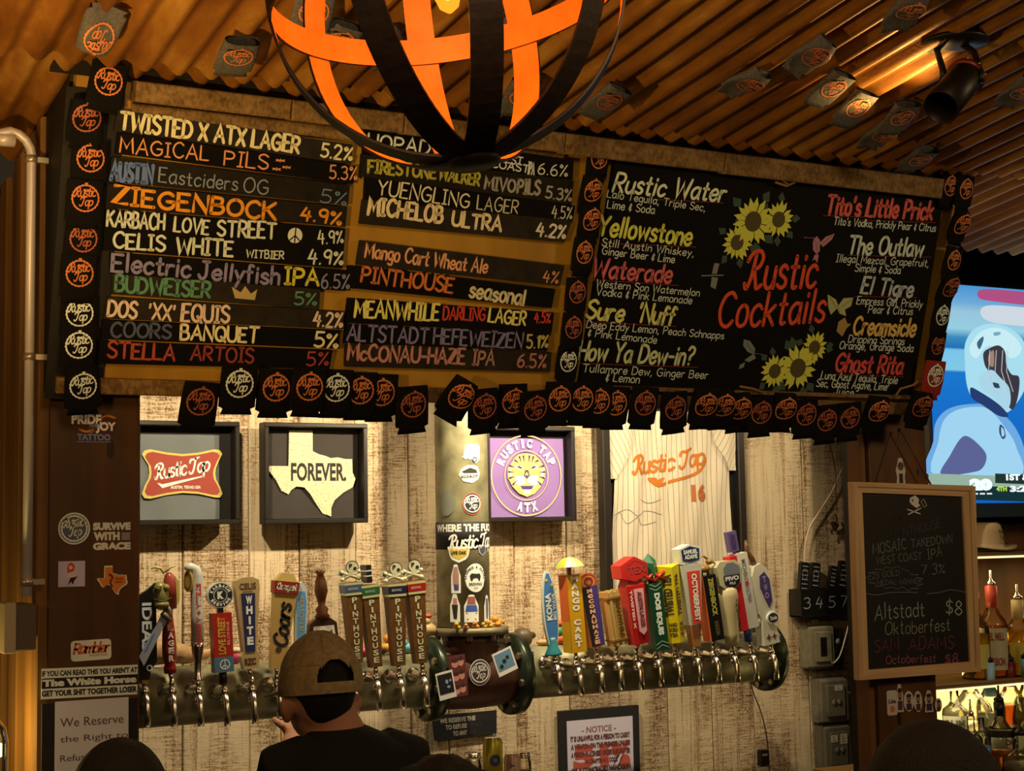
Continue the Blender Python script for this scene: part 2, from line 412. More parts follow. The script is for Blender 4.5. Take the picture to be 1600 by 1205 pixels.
def arcblock(mb, s, cx, cy, r, h, a0, a1, z, bold=.04, M=None, inward=False):
    """letters on an arc from angle a0 to a1 (radians, 0 = up, clockwise positive)"""
    n = len(s)
    for i, ch in enumerate(s):
        if ch == ' ': continue
        a = a0+(a1-a0)*(i+.5)/n; w = abs(a1-a0)*r/n*.78
        if inward: MM = T(cx+r*math.sin(a), cy+r*math.cos(a), 0) @ RZ(-a+PI)
        else: MM = T(cx+r*math.sin(a), cy+r*math.cos(a), 0) @ RZ(-a)
        if ch == 'I': w *= .4
        block(mb, ch, -w/2, w/2, -h/2, h/2, z, bold, M=(M @ MM) if M else MM)
def rustic(mb, cx, cy, w, z, wt=1.35, two=True, M=None, rot=.12, shear=.28):
    """the place's brush script: Rustic / Tap"""
    h = w*.42
    if two:
        hand(mb, '@ustic', cx-w*.5, cy+w*.0, cx+w*.46, h*.98, wt, z, shear, .7, 0, M, rot)
        hand(mb, '#ap', cx-w*.22, cy-w*.40, cx+w*.34, h*.95, wt, z, shear, .7, 0, M, rot)
    else:
        hand(mb, '@ustic #ap', cx-w*.5, cy-h*.4, cx+w*.5, h*.62, wt, z, shear, .7, 0, M, rot, spx=2.4)
def emblem(mb, cx, cy, r, z, M=None, rings=1):
    mb.ring(cx, cy, r*.90, r, z, 44, wob=.05, M=M)
    if rings > 1: mb.ring(cx, cy, r*.76, r*.80, z, 40, M=M)
    k = 1.0 if rings == 1 else .8
    rustic(mb, cx-.03*r, cy+.05*r, r*1.62*k, z, 1.15, True, M, .10)
    for sx, a in ((-.1, .5), (.16, -.4)):
        MM = T(cx+sx*r, cy+.60*r*k, 0) @ RZ(a)
        mb.disc(0, 0, r*.13, z-.0002, z, 10, r*.09, (M @ MM) if M else MM)
# ================================================================== STRUCTURE
def st(o): o['kind'] = 'structure'; return o
def ptext(mb, pl, c, s, p0, p1, cap, **k):
    a = pl.at(*p0); b = pl.at(*p1); t = pl.at(p0[0], p0[1]-cap)
    h = math.hypot(t[0]-a[0], t[1]-a[1])
    rot = math.atan2(b[1]-a[1], b[0]-a[0]); wd = math.hypot(b[0]-a[0], b[1]-a[1])
    hand(mb, s, a[0]-c[0], a[1]-c[1], a[0]-c[0]+wd, h, rot=rot, **k)
def pbox(pl, x0, y0, x1, y1):
    """centre and half sizes on the plane of a pixel rectangle"""
    a = pl.at(x0, y0); b = pl.at(x1, y0); c = pl.at(x0, y1); d = pl.at(x1, y1)
    u0 = (a[0]+c[0])/2; u1 = (b[0]+d[0])/2; v1 = (a[1]+b[1])/2; v0 = (c[1]+d[1])/2
    return (u0+u1)/2, (v0+v1)/2, (u1-u0)/2, (v1-v0)/2
m_floor = mat('dark_concrete', (60, 50, 42), .6, var=.3, bump=.2, bscale=6)
st(MB().box(-3, 6, -2.2, 6, -.05, 0).build('floor', m_floor))
# --- back wall of whitewashed rough-sawn planks
def wash_mat():
    m = bpy.data.materials.new('whitewashed_wood'); m.use_nodes = True; nt = m.node_tree; N = nt.nodes.new; L = nt.links.new; b = nt.nodes['Principled BSDF']
    tc = N('ShaderNodeTexCoord'); oi = N('ShaderNodeObjectInfo')
    mul = N('ShaderNodeMath'); mul.operation = 'MULTIPLY'; mul.inputs[1].default_value = 37.; L(oi.outputs['Random'], mul.inputs[0])
    add = N('ShaderNodeVectorMath'); add.operation = 'ADD'; L(tc.outputs['Object'], add.inputs[0]); L(mul.outputs[0], add.inputs[1])
    def nz(sc, det=5., dis=0., rg=.5):
        mp = N('ShaderNodeVectorMath'); mp.operation = 'MULTIPLY'; mp.inputs[1].default_value = sc; L(add.outputs[0], mp.inputs[0])
        n = N('ShaderNodeTexNoise'); n.inputs['Scale'].default_value = 1.; n.inputs['Detail'].default_value = det; n.inputs['Distortion'].default_value = dis; n.inputs['Roughness'].default_value = rg
        L(mp.outputs[0], n.inputs['Vector']); return n.outputs['Fac']
    def mth(op, *a):
        q = N('ShaderNodeMath'); q.operation = op
        for i, v in enumerate(a):
            if isinstance(v, (int, float)): q.inputs[i].default_value = v
            else: L(v, q.inputs[i])
        return q.outputs[0]
    def rmp(v, a, b):
        q = N('ShaderNodeMapRange'); q.inputs[1].default_value = a; q.inputs[2].default_value = b; L(v, q.inputs[0]); return q.outputs[0]
    streak = nz((60, 1.6, 60), 7, .8, .65); patch = nz((8, 2.6, 8), 4, .5); saw = nz((18, 230, 18), 4, .6, .65); fine = nz((190, 110, 190), 3)
    sawm = mth('MULTIPLY', rmp(saw, .46, .62), rmp(patch, .34, .56))
    wear = mth('ADD', mth('MULTIPLY', rmp(streak, .50, .74), .70), mth('ADD', mth('MULTIPLY', sawm, .60), mth('MULTIPLY', rmp(patch, .52, .72), .35)))
    wear = mth('MULTIPLY', wear, rmp(fine, .25, .6))
    r = N('ShaderNodeValToRGB'); e = r.color_ramp.elements; e[0].position = 0; e[1].position = .95
    e[0].color = (*srgb((226, 212, 182)), 1); e[1].color = (*srgb((100, 72, 50)), 1); k = e.new(.45); k.color = (*srgb((170, 140, 106)), 1)
    L(wear, r.inputs[0]); hs = N('ShaderNodeHueSaturation'); L(rmp(oi.outputs['Random'], -.6, 1.9), hs.inputs['Value']); hs.inputs['Value'].default_value = 1
    vv = mth('ADD', mth('MULTIPLY', oi.outputs['Random'], .34), .78); L(vv, hs.inputs['Value']); L(r.outputs[0], hs.inputs['Color']); L(hs.outputs[0], b.inputs['Base Color']); b.inputs['Roughness'].default_value = .85
    hgt = mth('SUBTRACT', mth('MULTIPLY', saw, .6), wear)
    bp = N('ShaderNodeBump'); bp.inputs['Strength'].default_value = .8; bp.inputs['Distance'].default_value = .004; L(hgt, bp.inputs['Height']); L(bp.outputs[0], b.inputs['Normal'])
    return m
m_wash = wash_mat()
m_dark = mat('dark_backing', (22, 15, 10), .9)
wb = st(MB().box(.75, 4.05, 4.735, 4.78, .02, 3.0).build('wall_back', m_dark))
edges_px = [176, 216, 287, 391, 470, 558, 642, 700, 805, 888, 965, 1040, 1108, 1172, 1260, 1325]
us = [WALL.at(x, 850)[0] for x in edges_px]
for i in range(len(us)-1):
    wd = us[i+1]-us[i]; th = .022+.006*((i*37) % 5)/5
    o = MB().box(-wd/2+.0018, wd/2-.0018, -1.45, 1.45, -.0, th, bev=.003).build('plank', m_wash, M=WALL.M(Vector(((us[i]+us[i+1])/2, 4.735, 1.5))))
    o.parent = wb; o.matrix_parent_inverse = wb.matrix_world.inverted()
# --- left pillar and right post, stained boards
m_post = wood('stained_pine', (52, 32, 11), (108, 68, 24), 14, 1.2, .5, contrast=(.3, .7), knots=.075, bump=.25)
m_tan = wood('fibre_board', (98, 74, 40), (150, 120, 74), 120, 70, .85, contrast=(.38, .6), bump=.4, dist=.002)
m_yell = wood('varnished_plywood', (150, 112, 28), (200, 156, 52), 9, 2.2, .55, contrast=(.3, .7), bump=.15)
xa, xb = XS+.002, FRONT.at(219, 800)[0]
st(MB().box(xa-(xa+xb)/2, xb-(xa+xb)/2, -1.4, 1.4, -.10, 0, bev=.004).build('trim_1', m_post, M=FRONT.M(Vector(((xa+xb)/2, 3.5, 1.4)))))
xc, xd = FRONT.at(1362, 800)[0], FRONT.at(1452, 800)[0]
st(MB().box(xc-(xc+xd)/2, xd-(xc+xd)/2, -1.3, 1.3, -.05, 0, bev=.004).build('trim_2', m_post, M=FRONT.M(Vector(((xc+xd)/2, 3.5, 1.3)))))
m_post2 = wood('bare_stud', (84, 54, 26), (128, 88, 46), 20, 1.2, .7, contrast=(.3, .7))
# bare stud beside it and a black strip put in for the dark of the gap
xe = FRONT.at(1353, 800)[0]
st(MB().box(xe-(xe+xc)/2, xc-(xe+xc)/2-.001, -1.3, 1.3, -.06, 0, bev=.003).build('trim_3', m_post2, M=FRONT.M(Vector(((xe+xc)/2, 3.515, 1.3)))))
xf = YP(3.6).at(1325, 800)[0]; xg = YP(3.6).at(1340, 800)[0]+.03
st(MB().box(xf, xg, 3.58, 3.62, 0, 2.6).build('trim_4', mat('black_gap_fill', (14, 12, 10), .6)))
# --- outer side wall: narrow vertical boards
m_side = wood('weathered_siding', (72, 48, 22), (150, 108, 54), 22, 1.3, .75, contrast=(.3, .7), bump=.5, dist=.004)
wl = st(MB().box(XS+.014, XS+.03, 3.62, 6.0, .01, 2.55).build('wall_left', m_dark))
y = 3.50; i = 0
while y < 5.6:
    wd = .052 if i == 0 else .082+.02*((i*13) % 4)/4
    o = MB().box(-wd/2+.003, wd/2-.003, -1.4, ceil_z(y+wd/2)-1.4-.015, 0, .016+.012*(i % 2)+(.016 if i == 0 else 0), bev=.004).build('plank', m_side, M=SIDE.M(Vector((XS+.012, y+wd/2, 1.4))))
    o.parent = wl; o.matrix_parent_inverse = wl.matrix_world.inverted(); y += wd; i += 1
# --- ceiling of rusty corrugated sheets
def rust_mat():
    m = bpy.data.materials.new('rusty_corrugated_metal'); m.use_nodes = True; nt = m.node_tree; N = nt.nodes.new; L = nt.links.new
    b = nt.nodes['Principled BSDF']; tc = N('ShaderNodeTexCoord')
    mp = N('ShaderNodeMapping'); mp.inputs['Scale'].default_value = (5, 1.6, 5); L(tc.outputs['Object'], mp.inputs[0])
    n = N('ShaderNodeTexNoise'); n.inputs['Scale'].default_value = 1.2; n.inputs['Detail'].default_value = 9; n.inputs['Roughness'].default_value = .65; L(mp.outputs[0], n.inputs['Vector'])
    r = N('ShaderNodeValToRGB'); e = r.color_ramp.elements; e[0].position = .32; e[1].position = .66
    e[0].color = (*srgb((112, 66, 24)), 1); e[1].color = (*srgb((206, 156, 76)), 1)
    k = r.color_ramp.elements.new(.52); k.color = (*srgb((168, 112, 44)), 1)
    L(n.outputs['Fac'], r.inputs[0]); L(r.outputs[0], b.inputs['Base Color']); b.inputs['Roughness'].default_value = .55; b.inputs['Metallic'].default_value = .35
    n2 = N('ShaderNodeTexNoise'); n2.inputs['Scale'].default_value = 90; n2.inputs['Detail'].default_value = 4; L(tc.outputs['Object'], n2.inputs['Vector'])
    bp = N('ShaderNodeBump'); bp.inputs['Strength'].default_value = .35; bp.inputs['Distance'].default_value = .002; L(n2.outputs['Fac'], bp.inputs['Height']); L(bp.outputs[0], b.inputs['Normal'])
    return m
m_rust = rust_mat()
ce = st(MB().box(-3, 6, -2.2, 4.3, 3.46, 3.5).build('ceiling', m_dark))
v_back = CEIL.at(1520, 386)[1]                     # v decreases going away from the viewer
v_seam = CEIL.at(250, 84)[1]
PIT = .072; AMP = .013
def sheet(u0, u1, v0, v1, lift, wav=0):
    nu = int((u1-u0)/PIT*8)+1; nv = 7; vs = []; fs = []
    for j in range(nv+1):
        for i2 in range(nu+1):
            u = u0+(u1-u0)*i2/nu; t = j/nv; v = v0+(v1-v0)*t
            ph = 2*PI*u/PIT
            vs.append((u-(u0+u1)/2, v-(v0+v1)/2+.004*math.sin(u*9+j), AMP*math.cos(ph)+lift*(1-t if wav else 1)+.003*math.sin(3*u+5*v)))
    for j in range(nv):
        for i2 in range(nu):
            a = j*(nu+1)+i2; fs.append((a, a+1, a+nu+2, a+nu+1))
    mb = MB(); mb.add(vs, fs, True)
    o = mb.build('sheet', m_rust, M=CEIL.M(CEIL.P((u0+u1)/2, (v0+v1)/2, 0)))
    o.parent = ce; o.matrix_parent_inverse = ce.matrix_world.inverted()
u = -1.2; k = 0
while u < 5.4:
    wd = PIT*11
    sheet(u, u+wd+PIT*.6, v_back, v_seam+.05, .004+.003*(k % 2))
    sheet(u, u+wd+PIT*.6, v_seam-.03, v_seam+2.6, .017+.003*((k+1) % 2))
    u += wd; k += 1
# joist face over the left wall head, and rest of the shell (out of view)
st(MB().box(XS-.9, XS+.02, 4.9, 5.0, 0, 3.0).build('wall_left_rear', m_side))
wr = st(MB().box(YP(4.32).at(1352,700)[0], 6.0, 4.32, 4.38, 0, 3.3).build('wall_right_rear', mat('black_wall', (12, 9, 7), .9)))
# back panel behind the bottles
m_panel = wood('dark_walnut_panel', (44, 24, 10), (86, 52, 24), 12, 1.5, .5, contrast=(.3, .7))
bu0 = YP(4.28).at(1400, 900)[0]
st(MB().box(-1.1, 1.1, -.7, .7, -.02, 0).build('trim_5', m_panel, M=YP(4.28).M(Vector((bu0+1.1, 4.28, 1.25)))))
# ================================================================== MENU BOARD
uL = BOARD.at(100, 400)[0]; uR = BOARD.at(1470, 450)[0]
vB = BOARD.at(600, 603)[1]; vT = BOARD.at(827, 200)[1]
uc, vc = (uL+uR)/2, (vB+vT)/2
back = MB().box(uL-uc, uR-uc, vB-.035-vc, vT-vc, -.03, -.003).build('menu_board', m_yell, M=BOARD.M(BOARD.P(uc, vc)))
back.name = 'menu_backboard'; st(back)  # the tilted backboard of the menu, held as structure
# dark stained zone to the left and cheek between board and wall
ck = MB(); m_blk = mat('black_board', (16, 13, 11), .65, bump=.2, bscale=30)
MB().box(uL-uc-.02, BOARD.at(176, 400)[0]-uc, vB-.05-vc, vT-.03-vc, -.003, .004).build('side_panel', m_blk, back)
pA = BOARD.pt(100, 600); pTop = BOARD.P(uL, vT, -.03); pBot = BOARD.P(uL, vB-.04, -.03)
yb = 3.56
pr = [(-pTop.y, pTop.z), (-yb, pTop.z), (-yb, pBot.z), (-pBot.y, pBot.z)]
ch_ = MB().prism([(a, b) for a, b in pr], 0, .02).build('trim_6', m_blk, M=PL((uL-.012, 0, 0), (0, -1, 0), Z).M(Vector((uL+.012, 0, 0)))); st(ch_)
# bottom rail and dark lower band
MB().box(uL-uc, uR-uc, vB-.035-vc, vB+.0-vc, .0, .022, bev=.003).build('bottom_rail', m_tan, back)
# tan header beam in lengths
hd = st(MB().box(uL-.05-uc, uR+.0-uc, -.004, .030, -.03, .005).build('trim_7', m_dark, M=BOARD.M(BOARD.P(uc, vT))))
cuts = [205, 447, 622, 872, 1120, 1460]
for a, b in zip(cuts[:-1], cuts[1:]):
    ua = BOARD.at(a, 124+(a-200)*.122)[0]; ub = BOARD.at(b, 124+(b-200)*.122)[0]
    top = BOARD.at((a+b)/2, 124+((a+b)/2-200)*.122+1)[1]; bot = BOARD.at((a+b)/2, 124+((a+b)/2-200)*.122+33)[1]
    o = MB().box(-(ub-ua)/2+.001, (ub-ua)/2-.001, -(top-bot)/2, (top-bot)/2, 0, .045, bev=.003).build('board_length', m_tan, M=BOARD.M(BOARD.P((ua+ub)/2, (top+bot)/2, 0)))
    o.parent = hd; o.matrix_parent_inverse = hd.matrix_world.inverted()
for a, b in ((205, 560), (566, 880)):
    yy = lambda x: 124+(x-200)*.122
    ua = BOARD.at(a, yy(a)+34)[0]; ub = BOARD.at(b, yy(b)+34)[0]; m_ = (a+b)/2
    top = BOARD.at(m_, yy(m_)+35)[1]; bot = BOARD.at(m_, yy(m_)+55)[1]
    o = MB().box(-(ub-ua)/2, (ub-ua)/2, -(top-bot)/2, (top-bot)/2, 0, .010, bev=.003).build('board_length', m_tan, M=BOARD.M(BOARD.P((ua+ub)/2, (top+bot)/2, 0)))
    o.parent = hd; o.matrix_parent_inverse = hd.matrix_world.inverted()
# --- beer strips
CR = (214, 196, 146); OR_ = (206, 128, 66); GY = (150, 140, 120)
m_strips = [mat('chalk_black_%d' % i, c, .7, bump=.15, bscale=25, var=.25, spec=.12) for i, c in enumerate([(24, 22, 20), (36, 33, 29), (15, 14, 13), (46, 42, 37)])]
strips = [
 ('grey black beer strip hand-lettered in bold cream, topmost of the left column', 3, (184,172,178,204,551,226,549,257), [('TWISTED X ATX LAGER',187,201,466,239,27,(232,208,140),1.5),('5.2%',501,245,549,251,21,(232,208,140),1.3)]),
 ('black beer strip lettered in thin peach with three stars, second of the left column', 2, (184,208,180,240,557,260,552,288), [('MAGICAL',187,238,325,251,23,(222,142,78),1.0),('PILS',350,257,418,265,23,(222,142,78),1.0),('*',430,259,443,260,13,(222,142,78),1.),('*',440,269,452,270,12,(222,142,78),1.),('*',426,272,438,273,12,(222,142,78),1.),('5.3%',515,279,557,281,21,(222,142,78),1.0)]),
 ('grey beer strip with blue and grey lettering, third of the left column', 1, (175,245,170,284,547,290,544,321), [('AUSTIN',173,281,238,286,27,(92,110,150),1.8),('Eastciders',248,284,370,298,22,(128,130,128),.9),('OG',380,300,418,304,22,(128,130,128),.9),('5%',500,316,540,321,20,(104,120,140),.9)]),
 ('dark beer strip with thick orange capitals, fourth of the left column', 1, (168,287,165,325,543,324,540,355), [('ZIEGENBOCK',177,317,430,344,26,(222,136,26),1.6),('4.9%',470,343,532,352,20,(222,136,26),1.5)]),
 ('double-height black strip with two lines in cream and a peace sign, left column', 2, (165,328,161,391,540,358,535,420), [('KARBACH',167,353,256,359,24,(205,198,160),1.3),('LOVE',272,361,325,366,22,(205,198,160),1.3),('STREET',340,368,430,373,24,(205,198,160),1.3),('4.9%',498,382,536,379,20,(205,198,160),1.1),('CELIS',177,387,257,392,23,(205,198,160),1.4),('WHITE',276,396,363,400,24,(205,198,160),1.4),('WITBIER',385,402,443,405,12,(205,198,160),1.3),('4.9%',482,412,535,413,21,(205,198,160),1.2)]),
 ('black strip lettered in dull purple and yellow, below the double-height strip', 2, (172,395,172,427,545,423,540,455), [('Electric',175,423,296,433,27,(132,118,136),1.4),('Jellyfish',310,435,435,445,26,(132,118,136),1.4),('IPA',445,444,497,446,26,(206,186,50),1.4),('6.5%',502,450,545,451,22,(132,118,136),1.0)]),
 ('short brown-grey strip with green capitals and a gold crown, left column', 3, (175,428,174,460,501,450,499,484), [('BUDWEISER',180,455,327,465,24,(84,128,88),1.5),('5%',460,476,494,477,19,(84,128,88),1.2)]),
 ('brown-grey strip with cream pink capitals and twin crosses, left column', 3, (168,464,162,498,538,487,536,515), [('DOS',168,494,212,498,25,(222,186,150),1.4),("'XX'",232,498,272,501,24,(222,186,150),1.2),('EQUIS',284,501,357,504,25,(222,186,150),1.4),('4.2%',490,510,534,511,22,(222,186,150),1.3)]),
 ('black strip lettered in slate then cream, second from the bottom of the left column', 2, (160,500,158,530,532,517,530,545), [('COORS',173,526,266,529,22,(74,78,94),1.4),('BANQUET',282,530,402,535,23,(230,206,140),1.4),('5%',491,542,527,543,22,(230,206,140),1.3)]),
 ('black strip with brick red capitals, bottom of the left column', 2, (152,533,150,568,520,548,515,577), [('STELLA',168,559,272,563,24,(172,66,42),1.3),('ARTOIS',298,562,395,567,22,(150,56,40),1.2),('5%',479,571,512,571,21,(170,62,48),1.1)]),
 ('black strip with white capitals half hidden by the orb lamp, top of the middle column', 2, (570,203,568,240,897,250,895,280), [('HOPADILLO',574,230,735,250,22,(225,215,190),1.2),('WEST',778,252,815,258,12,(225,215,190),1.4),('COAST',768,261,825,270,12,(225,215,190),1.4),('IPA',824,272,834,273,18,(225,215,190),1.),('6.6%',840,272,886,276,18,(215,200,160),1.0)]),
 ('grey strip with olive yellow block letters, second of the middle column', 1, (566,241,564,276,897,282,893,320), [('FIRESTONE',575,269,680,279,19,(178,160,48),1.7),('WALKER',686,280,748,290,19,(178,160,48),1.7),('MIVO',757,295,804,300,19,(160,145,115),1.6),('PILS',808,301,842,305,21,(160,145,115),1.6),('5.3%',852,309,892,314,18,(170,155,125),1.2)]),
 ('jet black strip with thin cream capitals, third of the middle column', 2, (572,277,570,312,899,322,895,345), [('YUENGLING',590,303,732,325,23,(225,205,150),1.0),('LAGER',745,327,808,334,21,(200,182,130),.9),('4.5%',862,341,893,342,19,(205,190,150),.9)]),
 ('brown-black strip with bold cream capitals, last of the upper middle group', 3, (568,312,563,350,893,345,882,379), [('MICHELOB',575,334,690,348,25,(232,200,140),1.7),('ULTRA',706,352,782,361,22,(232,200,140),1.7),('4.2%',838,368,882,373,20,(225,205,160),1.4)]),
 ('dark strip with peach mixed-case lettering just under the bare plywood gap', 3, (564,376,558,414,882,415,875,447), [('Mango Cart Wheat Ale',570,402,760,427,22,(222,150,96),1.2),('4%',848,440,871,443,18,(210,135,80),1.1)]),
 ('long black strip with orange capitals and one cream word, middle column', 2, (545,415,545,450,868,452,862,482), [('PINTHOUSE',564,440,706,457,23,(202,104,34),1.4),('seasonal',733,464,818,477,24,(214,190,130),1.4)]),
 ('black strip lettered in yellow, red and yellow, lower middle column', 2, (545,466,540,505,866,489,862,521), [('MEANWHILE',554,495,684,501,26,(228,206,96),1.3),('DARLING',692,499,757,501,20,(202,58,34),1.2),('LAGER',763,503,820,508,21,(228,206,96),1.3),('4.5%',835,504,859,505,16,(202,58,34),1.2)]),
 ('black strip with dull purple capitals, second from the bottom of the middle column', 2, (541,507,539,537,858,522,855,549), [('ALTSTADT',542,532,668,537,24,(122,108,130),1.2),('HEFEWEIZEN',677,537,815,544,23,(122,108,130),1.2),('5.1%',823,544,855,543,20,(190,165,80),1.2)]),
 ('brown-grey strip with salmon capitals, bottom of the middle column', 3, (541,539,540,573,862,551,860,581), [('McCONAU-HAZE',543,562,725,569,23,(190,124,98),1.5),('IPA',738,570,771,571,22,(176,120,96),1.3),('6.5%',808,574,852,574,20,(180,110,88),1.2)]),
]
def polyuv(pl, c, pts): return [(pl.at(x, y)[0]-c[0], pl.at(x, y)[1]-c[1]) for x, y in pts]
BF = BOARD.raised(.014)
for lab, mi, q, txt in strips:
    c = BF.at((q[0]+q[6])/2, (q[1]+q[7])/2)
    pp = polyuv(BF, c, [(q[2], q[3]), (q[6], q[7]), (q[4], q[5]), (q[0], q[1])])
    o = MB().prism(pp, -.0135, -.0008).build('beer_strip', m_strips[mi], M=BF.M(BF.P(*c)))
    tag(o, lab, 'sign', 'beer menu strips')
    cols = {}
    for t in txt: cols.setdefault(t[6], []).append(t)
    for cc, ts in cols.items():
        for t in ts: mb = MB(); ptext(mb, BF, c, t[0], (t[1], t[2]), (t[3], t[4]), t[5], wt=t[7], jit=.3); mb.build('lettering', paint(cc), o)
        if 'peace' in lab:
            ce_ = BF.at(461, 368); r = .0175; x, y_ = ce_[0]-c[0], ce_[1]-c[1]
            mb = MB(); mb.disc(x, y_, r, .0001, .0004, 24)
            mb.build('peace_disc', paint(cc), o)
    if 'crown' in lab:
        mb = MB(); mb.poly(polyuv(BF, c, [(367, 466), (398, 469), (402, 452), (392, 459), (383, 447), (376, 457), (362, 448)]), .0004)
        mb.build('crown', paint((176, 146, 84)), o)
    if 'peace' in lab:
        mb = MB(); x, y_ = BF.at(461, 368); x -= c[0]; y_ -= c[1]; r = .0165
        for a in (PI/2, -PI/2, -PI/2-.8, -PI/2+.8): ribbon(mb, [(x, y_), (x+r*math.cos(a), y_+r*math.sin(a))], .0028, .0009)
        mb.build('peace_lines', m_strips[2], o)
# --- cocktail chalkboard
cq = [(905, 604), (1425, 620), (1478, 292), (962, 248)]
CBP = BOARD.raised(.016); cc0 = CBP.at(1190, 440)
cb = MB().prism(polyuv(CBP, cc0, cq), -.015, -.001).build('cocktail_board', mat('chalkboard_black', (14, 13, 10), .7, bump=.1, bscale=15, var=.2, spec=.12), M=CBP.M(CBP.P(*cc0)))
tag(cb, 'wide black cocktail menu board hand-lettered in colours with sunflowers and hummingbirds', 'board')
for a, b in ((3, 2), (0, 1)):
    p, q_ = polyuv(CBP, cc0, [cq[a], cq[b]]); fr2 = MB()
    fr2.box(p[0], q_[0], min(p[1], q_[1])-.004, min(p[1], q_[1])+.005, -.001, .012); fr2.build('frame_lath', m_tan, cb)
for pp in ([(1240, 282), (1222, 290), (1205, 284)], [(1225, 288), (1215, 280), (1203, 276)], [(1150, 602), (1172, 606), (1186, 612)], [(1392, 618), (1400, 606), (1420, 600), (1432, 590)]):
    tw = MB(); tw.tube([(*polyuv(CBP, cc0, [p])[0], .018) for p in pp], .0035, 6); tw.build('twig', mat('twig_bark', (150, 112, 70), .8), cb)
W_ = (206, 202, 166)
ct = [('Rustic Water',957,299,1130,315,29,(226,220,160),1.2,.22),('Lalo Tequila, Triple Sec,',948,308,1101,330,11.8,W_,1.1,.05),('Lime & Soda',948,325,1022,334,12.5,W_,1.1,.05),
('Yellowstone',934,366,1078,383,30,(214,204,72),1.3,.1),('Still Austin Whiskey,',940,384,1083,401,11.8,W_,1.1,.05),('Ginger Beer & Lime',940,397,1053,411,11.8,W_,1.1,.05),
('Waterade',925,432,1047,442,28,(206,92,84),1.3,.1),('Western Son Watermelon',931,448,1092,463,11.8,W_,1.05,.05),('Vodka & Pink Lemonade',931,461,1080,475,11.8,W_,1.05,.05),
("Sure",915,497,972,502,28,(212,200,104),1.4,.15),("'Nuff",995,502,1050,508,28,(212,200,104),1.4,.15),('Deep Eddy Lemon, Peach Schnapps',916,512,1130,530,11.8,W_,1.05,.05),('& Pink Lemonade',918,525,1025,537,11.8,W_,1.05,.05),
('How Ya Dew-in?',902,562,1080,571,29,(200,194,130),1.2,.15),('Tullamore Dew, Ginger Beer',910,581,1105,592,12.5,W_,1.05,.05),('& Lemon',946,595,998,599,12.5,W_,1.05,.05),
("Tito's Little Prick",1290,334,1455,343,28,(214,86,66),1.5,.12),("Tito's Vodka, Prickly Pear & Citrus",1302,351,1461,362,11.8,W_,1.15,.1),
('The Outlaw',1324,396,1440,400,27,W_,1.3,.15),('Illegal Mezcal, Grapefruit,',1306,409,1450,417,11.8,W_,1.05,.1),('Simple & Soda',1335,424,1406,428,11.8,W_,1.05,.1),
('El Tigre',1345,458,1424,464,25,(180,178,158),1.4,.15),('Empress Gin, Prickly',1338,475,1440,481,11.8,W_,1.05,.1),('Pear & Citrus',1356,489,1425,492,11.8,W_,1.05,.1),
('Creamsicle',1332,522,1428,525,27,(216,168,80),1.3,.15),('Dripping Springs',1325,535,1412,539,11.8,W_,1.05,.1),('Orange, Orange Soda',1311,545,1426,550,11.8,W_,1.05,.1),
('Ghost Rita',1304,580,1408,584,27,(206,70,52),1.4,.15),('Luna Azul Tequila, Triple',1282,592,1401,600,11.8,W_,1.05,.1),('Sec, Ghost Agave, Lime',1275,604,1385,610,11.8,W_,1.05,.1),('Juice',1302,616,1332,619,11,W_,1.05,.1),
('@ustic',1163,452,1272,449,56,(214,72,30),.95,.2),('Cocktails',1120,512,1285,503,52,(214,72,30),.95,.2)]
bc = {}
for t in ct: mb = MB(); ptext(mb, CBP, cc0, t[0], (t[1], t[2]), (t[3], t[4]), t[5], wt=t[7], shear=t[8], jit=.15); mb.build('lettering', paint(t[6]), cb)
for a, b in (((1010, 311), (1130, 317)), ((1340, 344), (1462, 348)), ((938, 380), (1088, 386)), ((920, 437), (1060, 446)), ((912, 503), (1057, 510)), ((905, 568), (1090, 574)), ((1286, 337), (1350, 339)), ((1325, 399), (1455, 402)), ((1335, 463), (1432, 465)), ((1300, 585), (1412, 589))):
    ul = MB(); ribbon(ul, polyuv(CBP, cc0, [a, b]), .0016, .0003); ul.build('underline', paint((130, 44, 30)), cb)
for (x, y_, r) in ((1176, 346, 31), (1216, 343, 24), (1151, 379, 24), (1246, 575, 29), (1210, 580, 22), (1272, 543, 21)):
    pet = MB(); core = MB(); leaf = MB(); cx, cy = polyuv(CBP, cc0, [(x, y_)])[0]; R_ = abs(CBP.at(x+r, y_)[0]-CBP.at(x, y_)[0])*1.0
    n = 17; zz = .0006+.00005*r
    rnd = random.Random(x)
    for i in range(n):
        a = 2*PI*i/n+rnd.uniform(-.08, .08); rr = R_*rnd.uniform(.88, 1.08)
        pt = lambda s_, t_: (cx+s_*math.cos(a)-t_*math.sin(a), cy+s_*math.sin(a)+t_*math.cos(a))
        pet.poly([pt(.35*rr, -.06*rr), pt(.7*rr, -.13*rr), pt(rr, 0), pt(.7*rr, .13*rr), pt(.35*rr, .06*rr)], zz+.00006*(i % 3))
    core.disc(cx, cy, R_*.42, zz+.0001, zz+.0004, 16)
    for i in range(6):
        a = 2*PI*i/6+rnd.uniform(0, 1); l = R_*1.45
        pt = lambda s_, t_: (cx+s_*math.cos(a)-t_*math.sin(a), cy+s_*math.sin(a)+t_*math.cos(a))
        leaf.poly([pt(.6*l, 0), pt(.75*l, -.16*l), pt(l, 0), pt(.8*l, .16*l)], .0003+.00001*i)
    sf = pet.build('sunflower_petals', paint((206, 196, 62)), cb); core.build('sunflower_heart', paint((78, 64, 24)), sf); leaf.build('leaf_paint', paint((56, 72, 52)), sf)
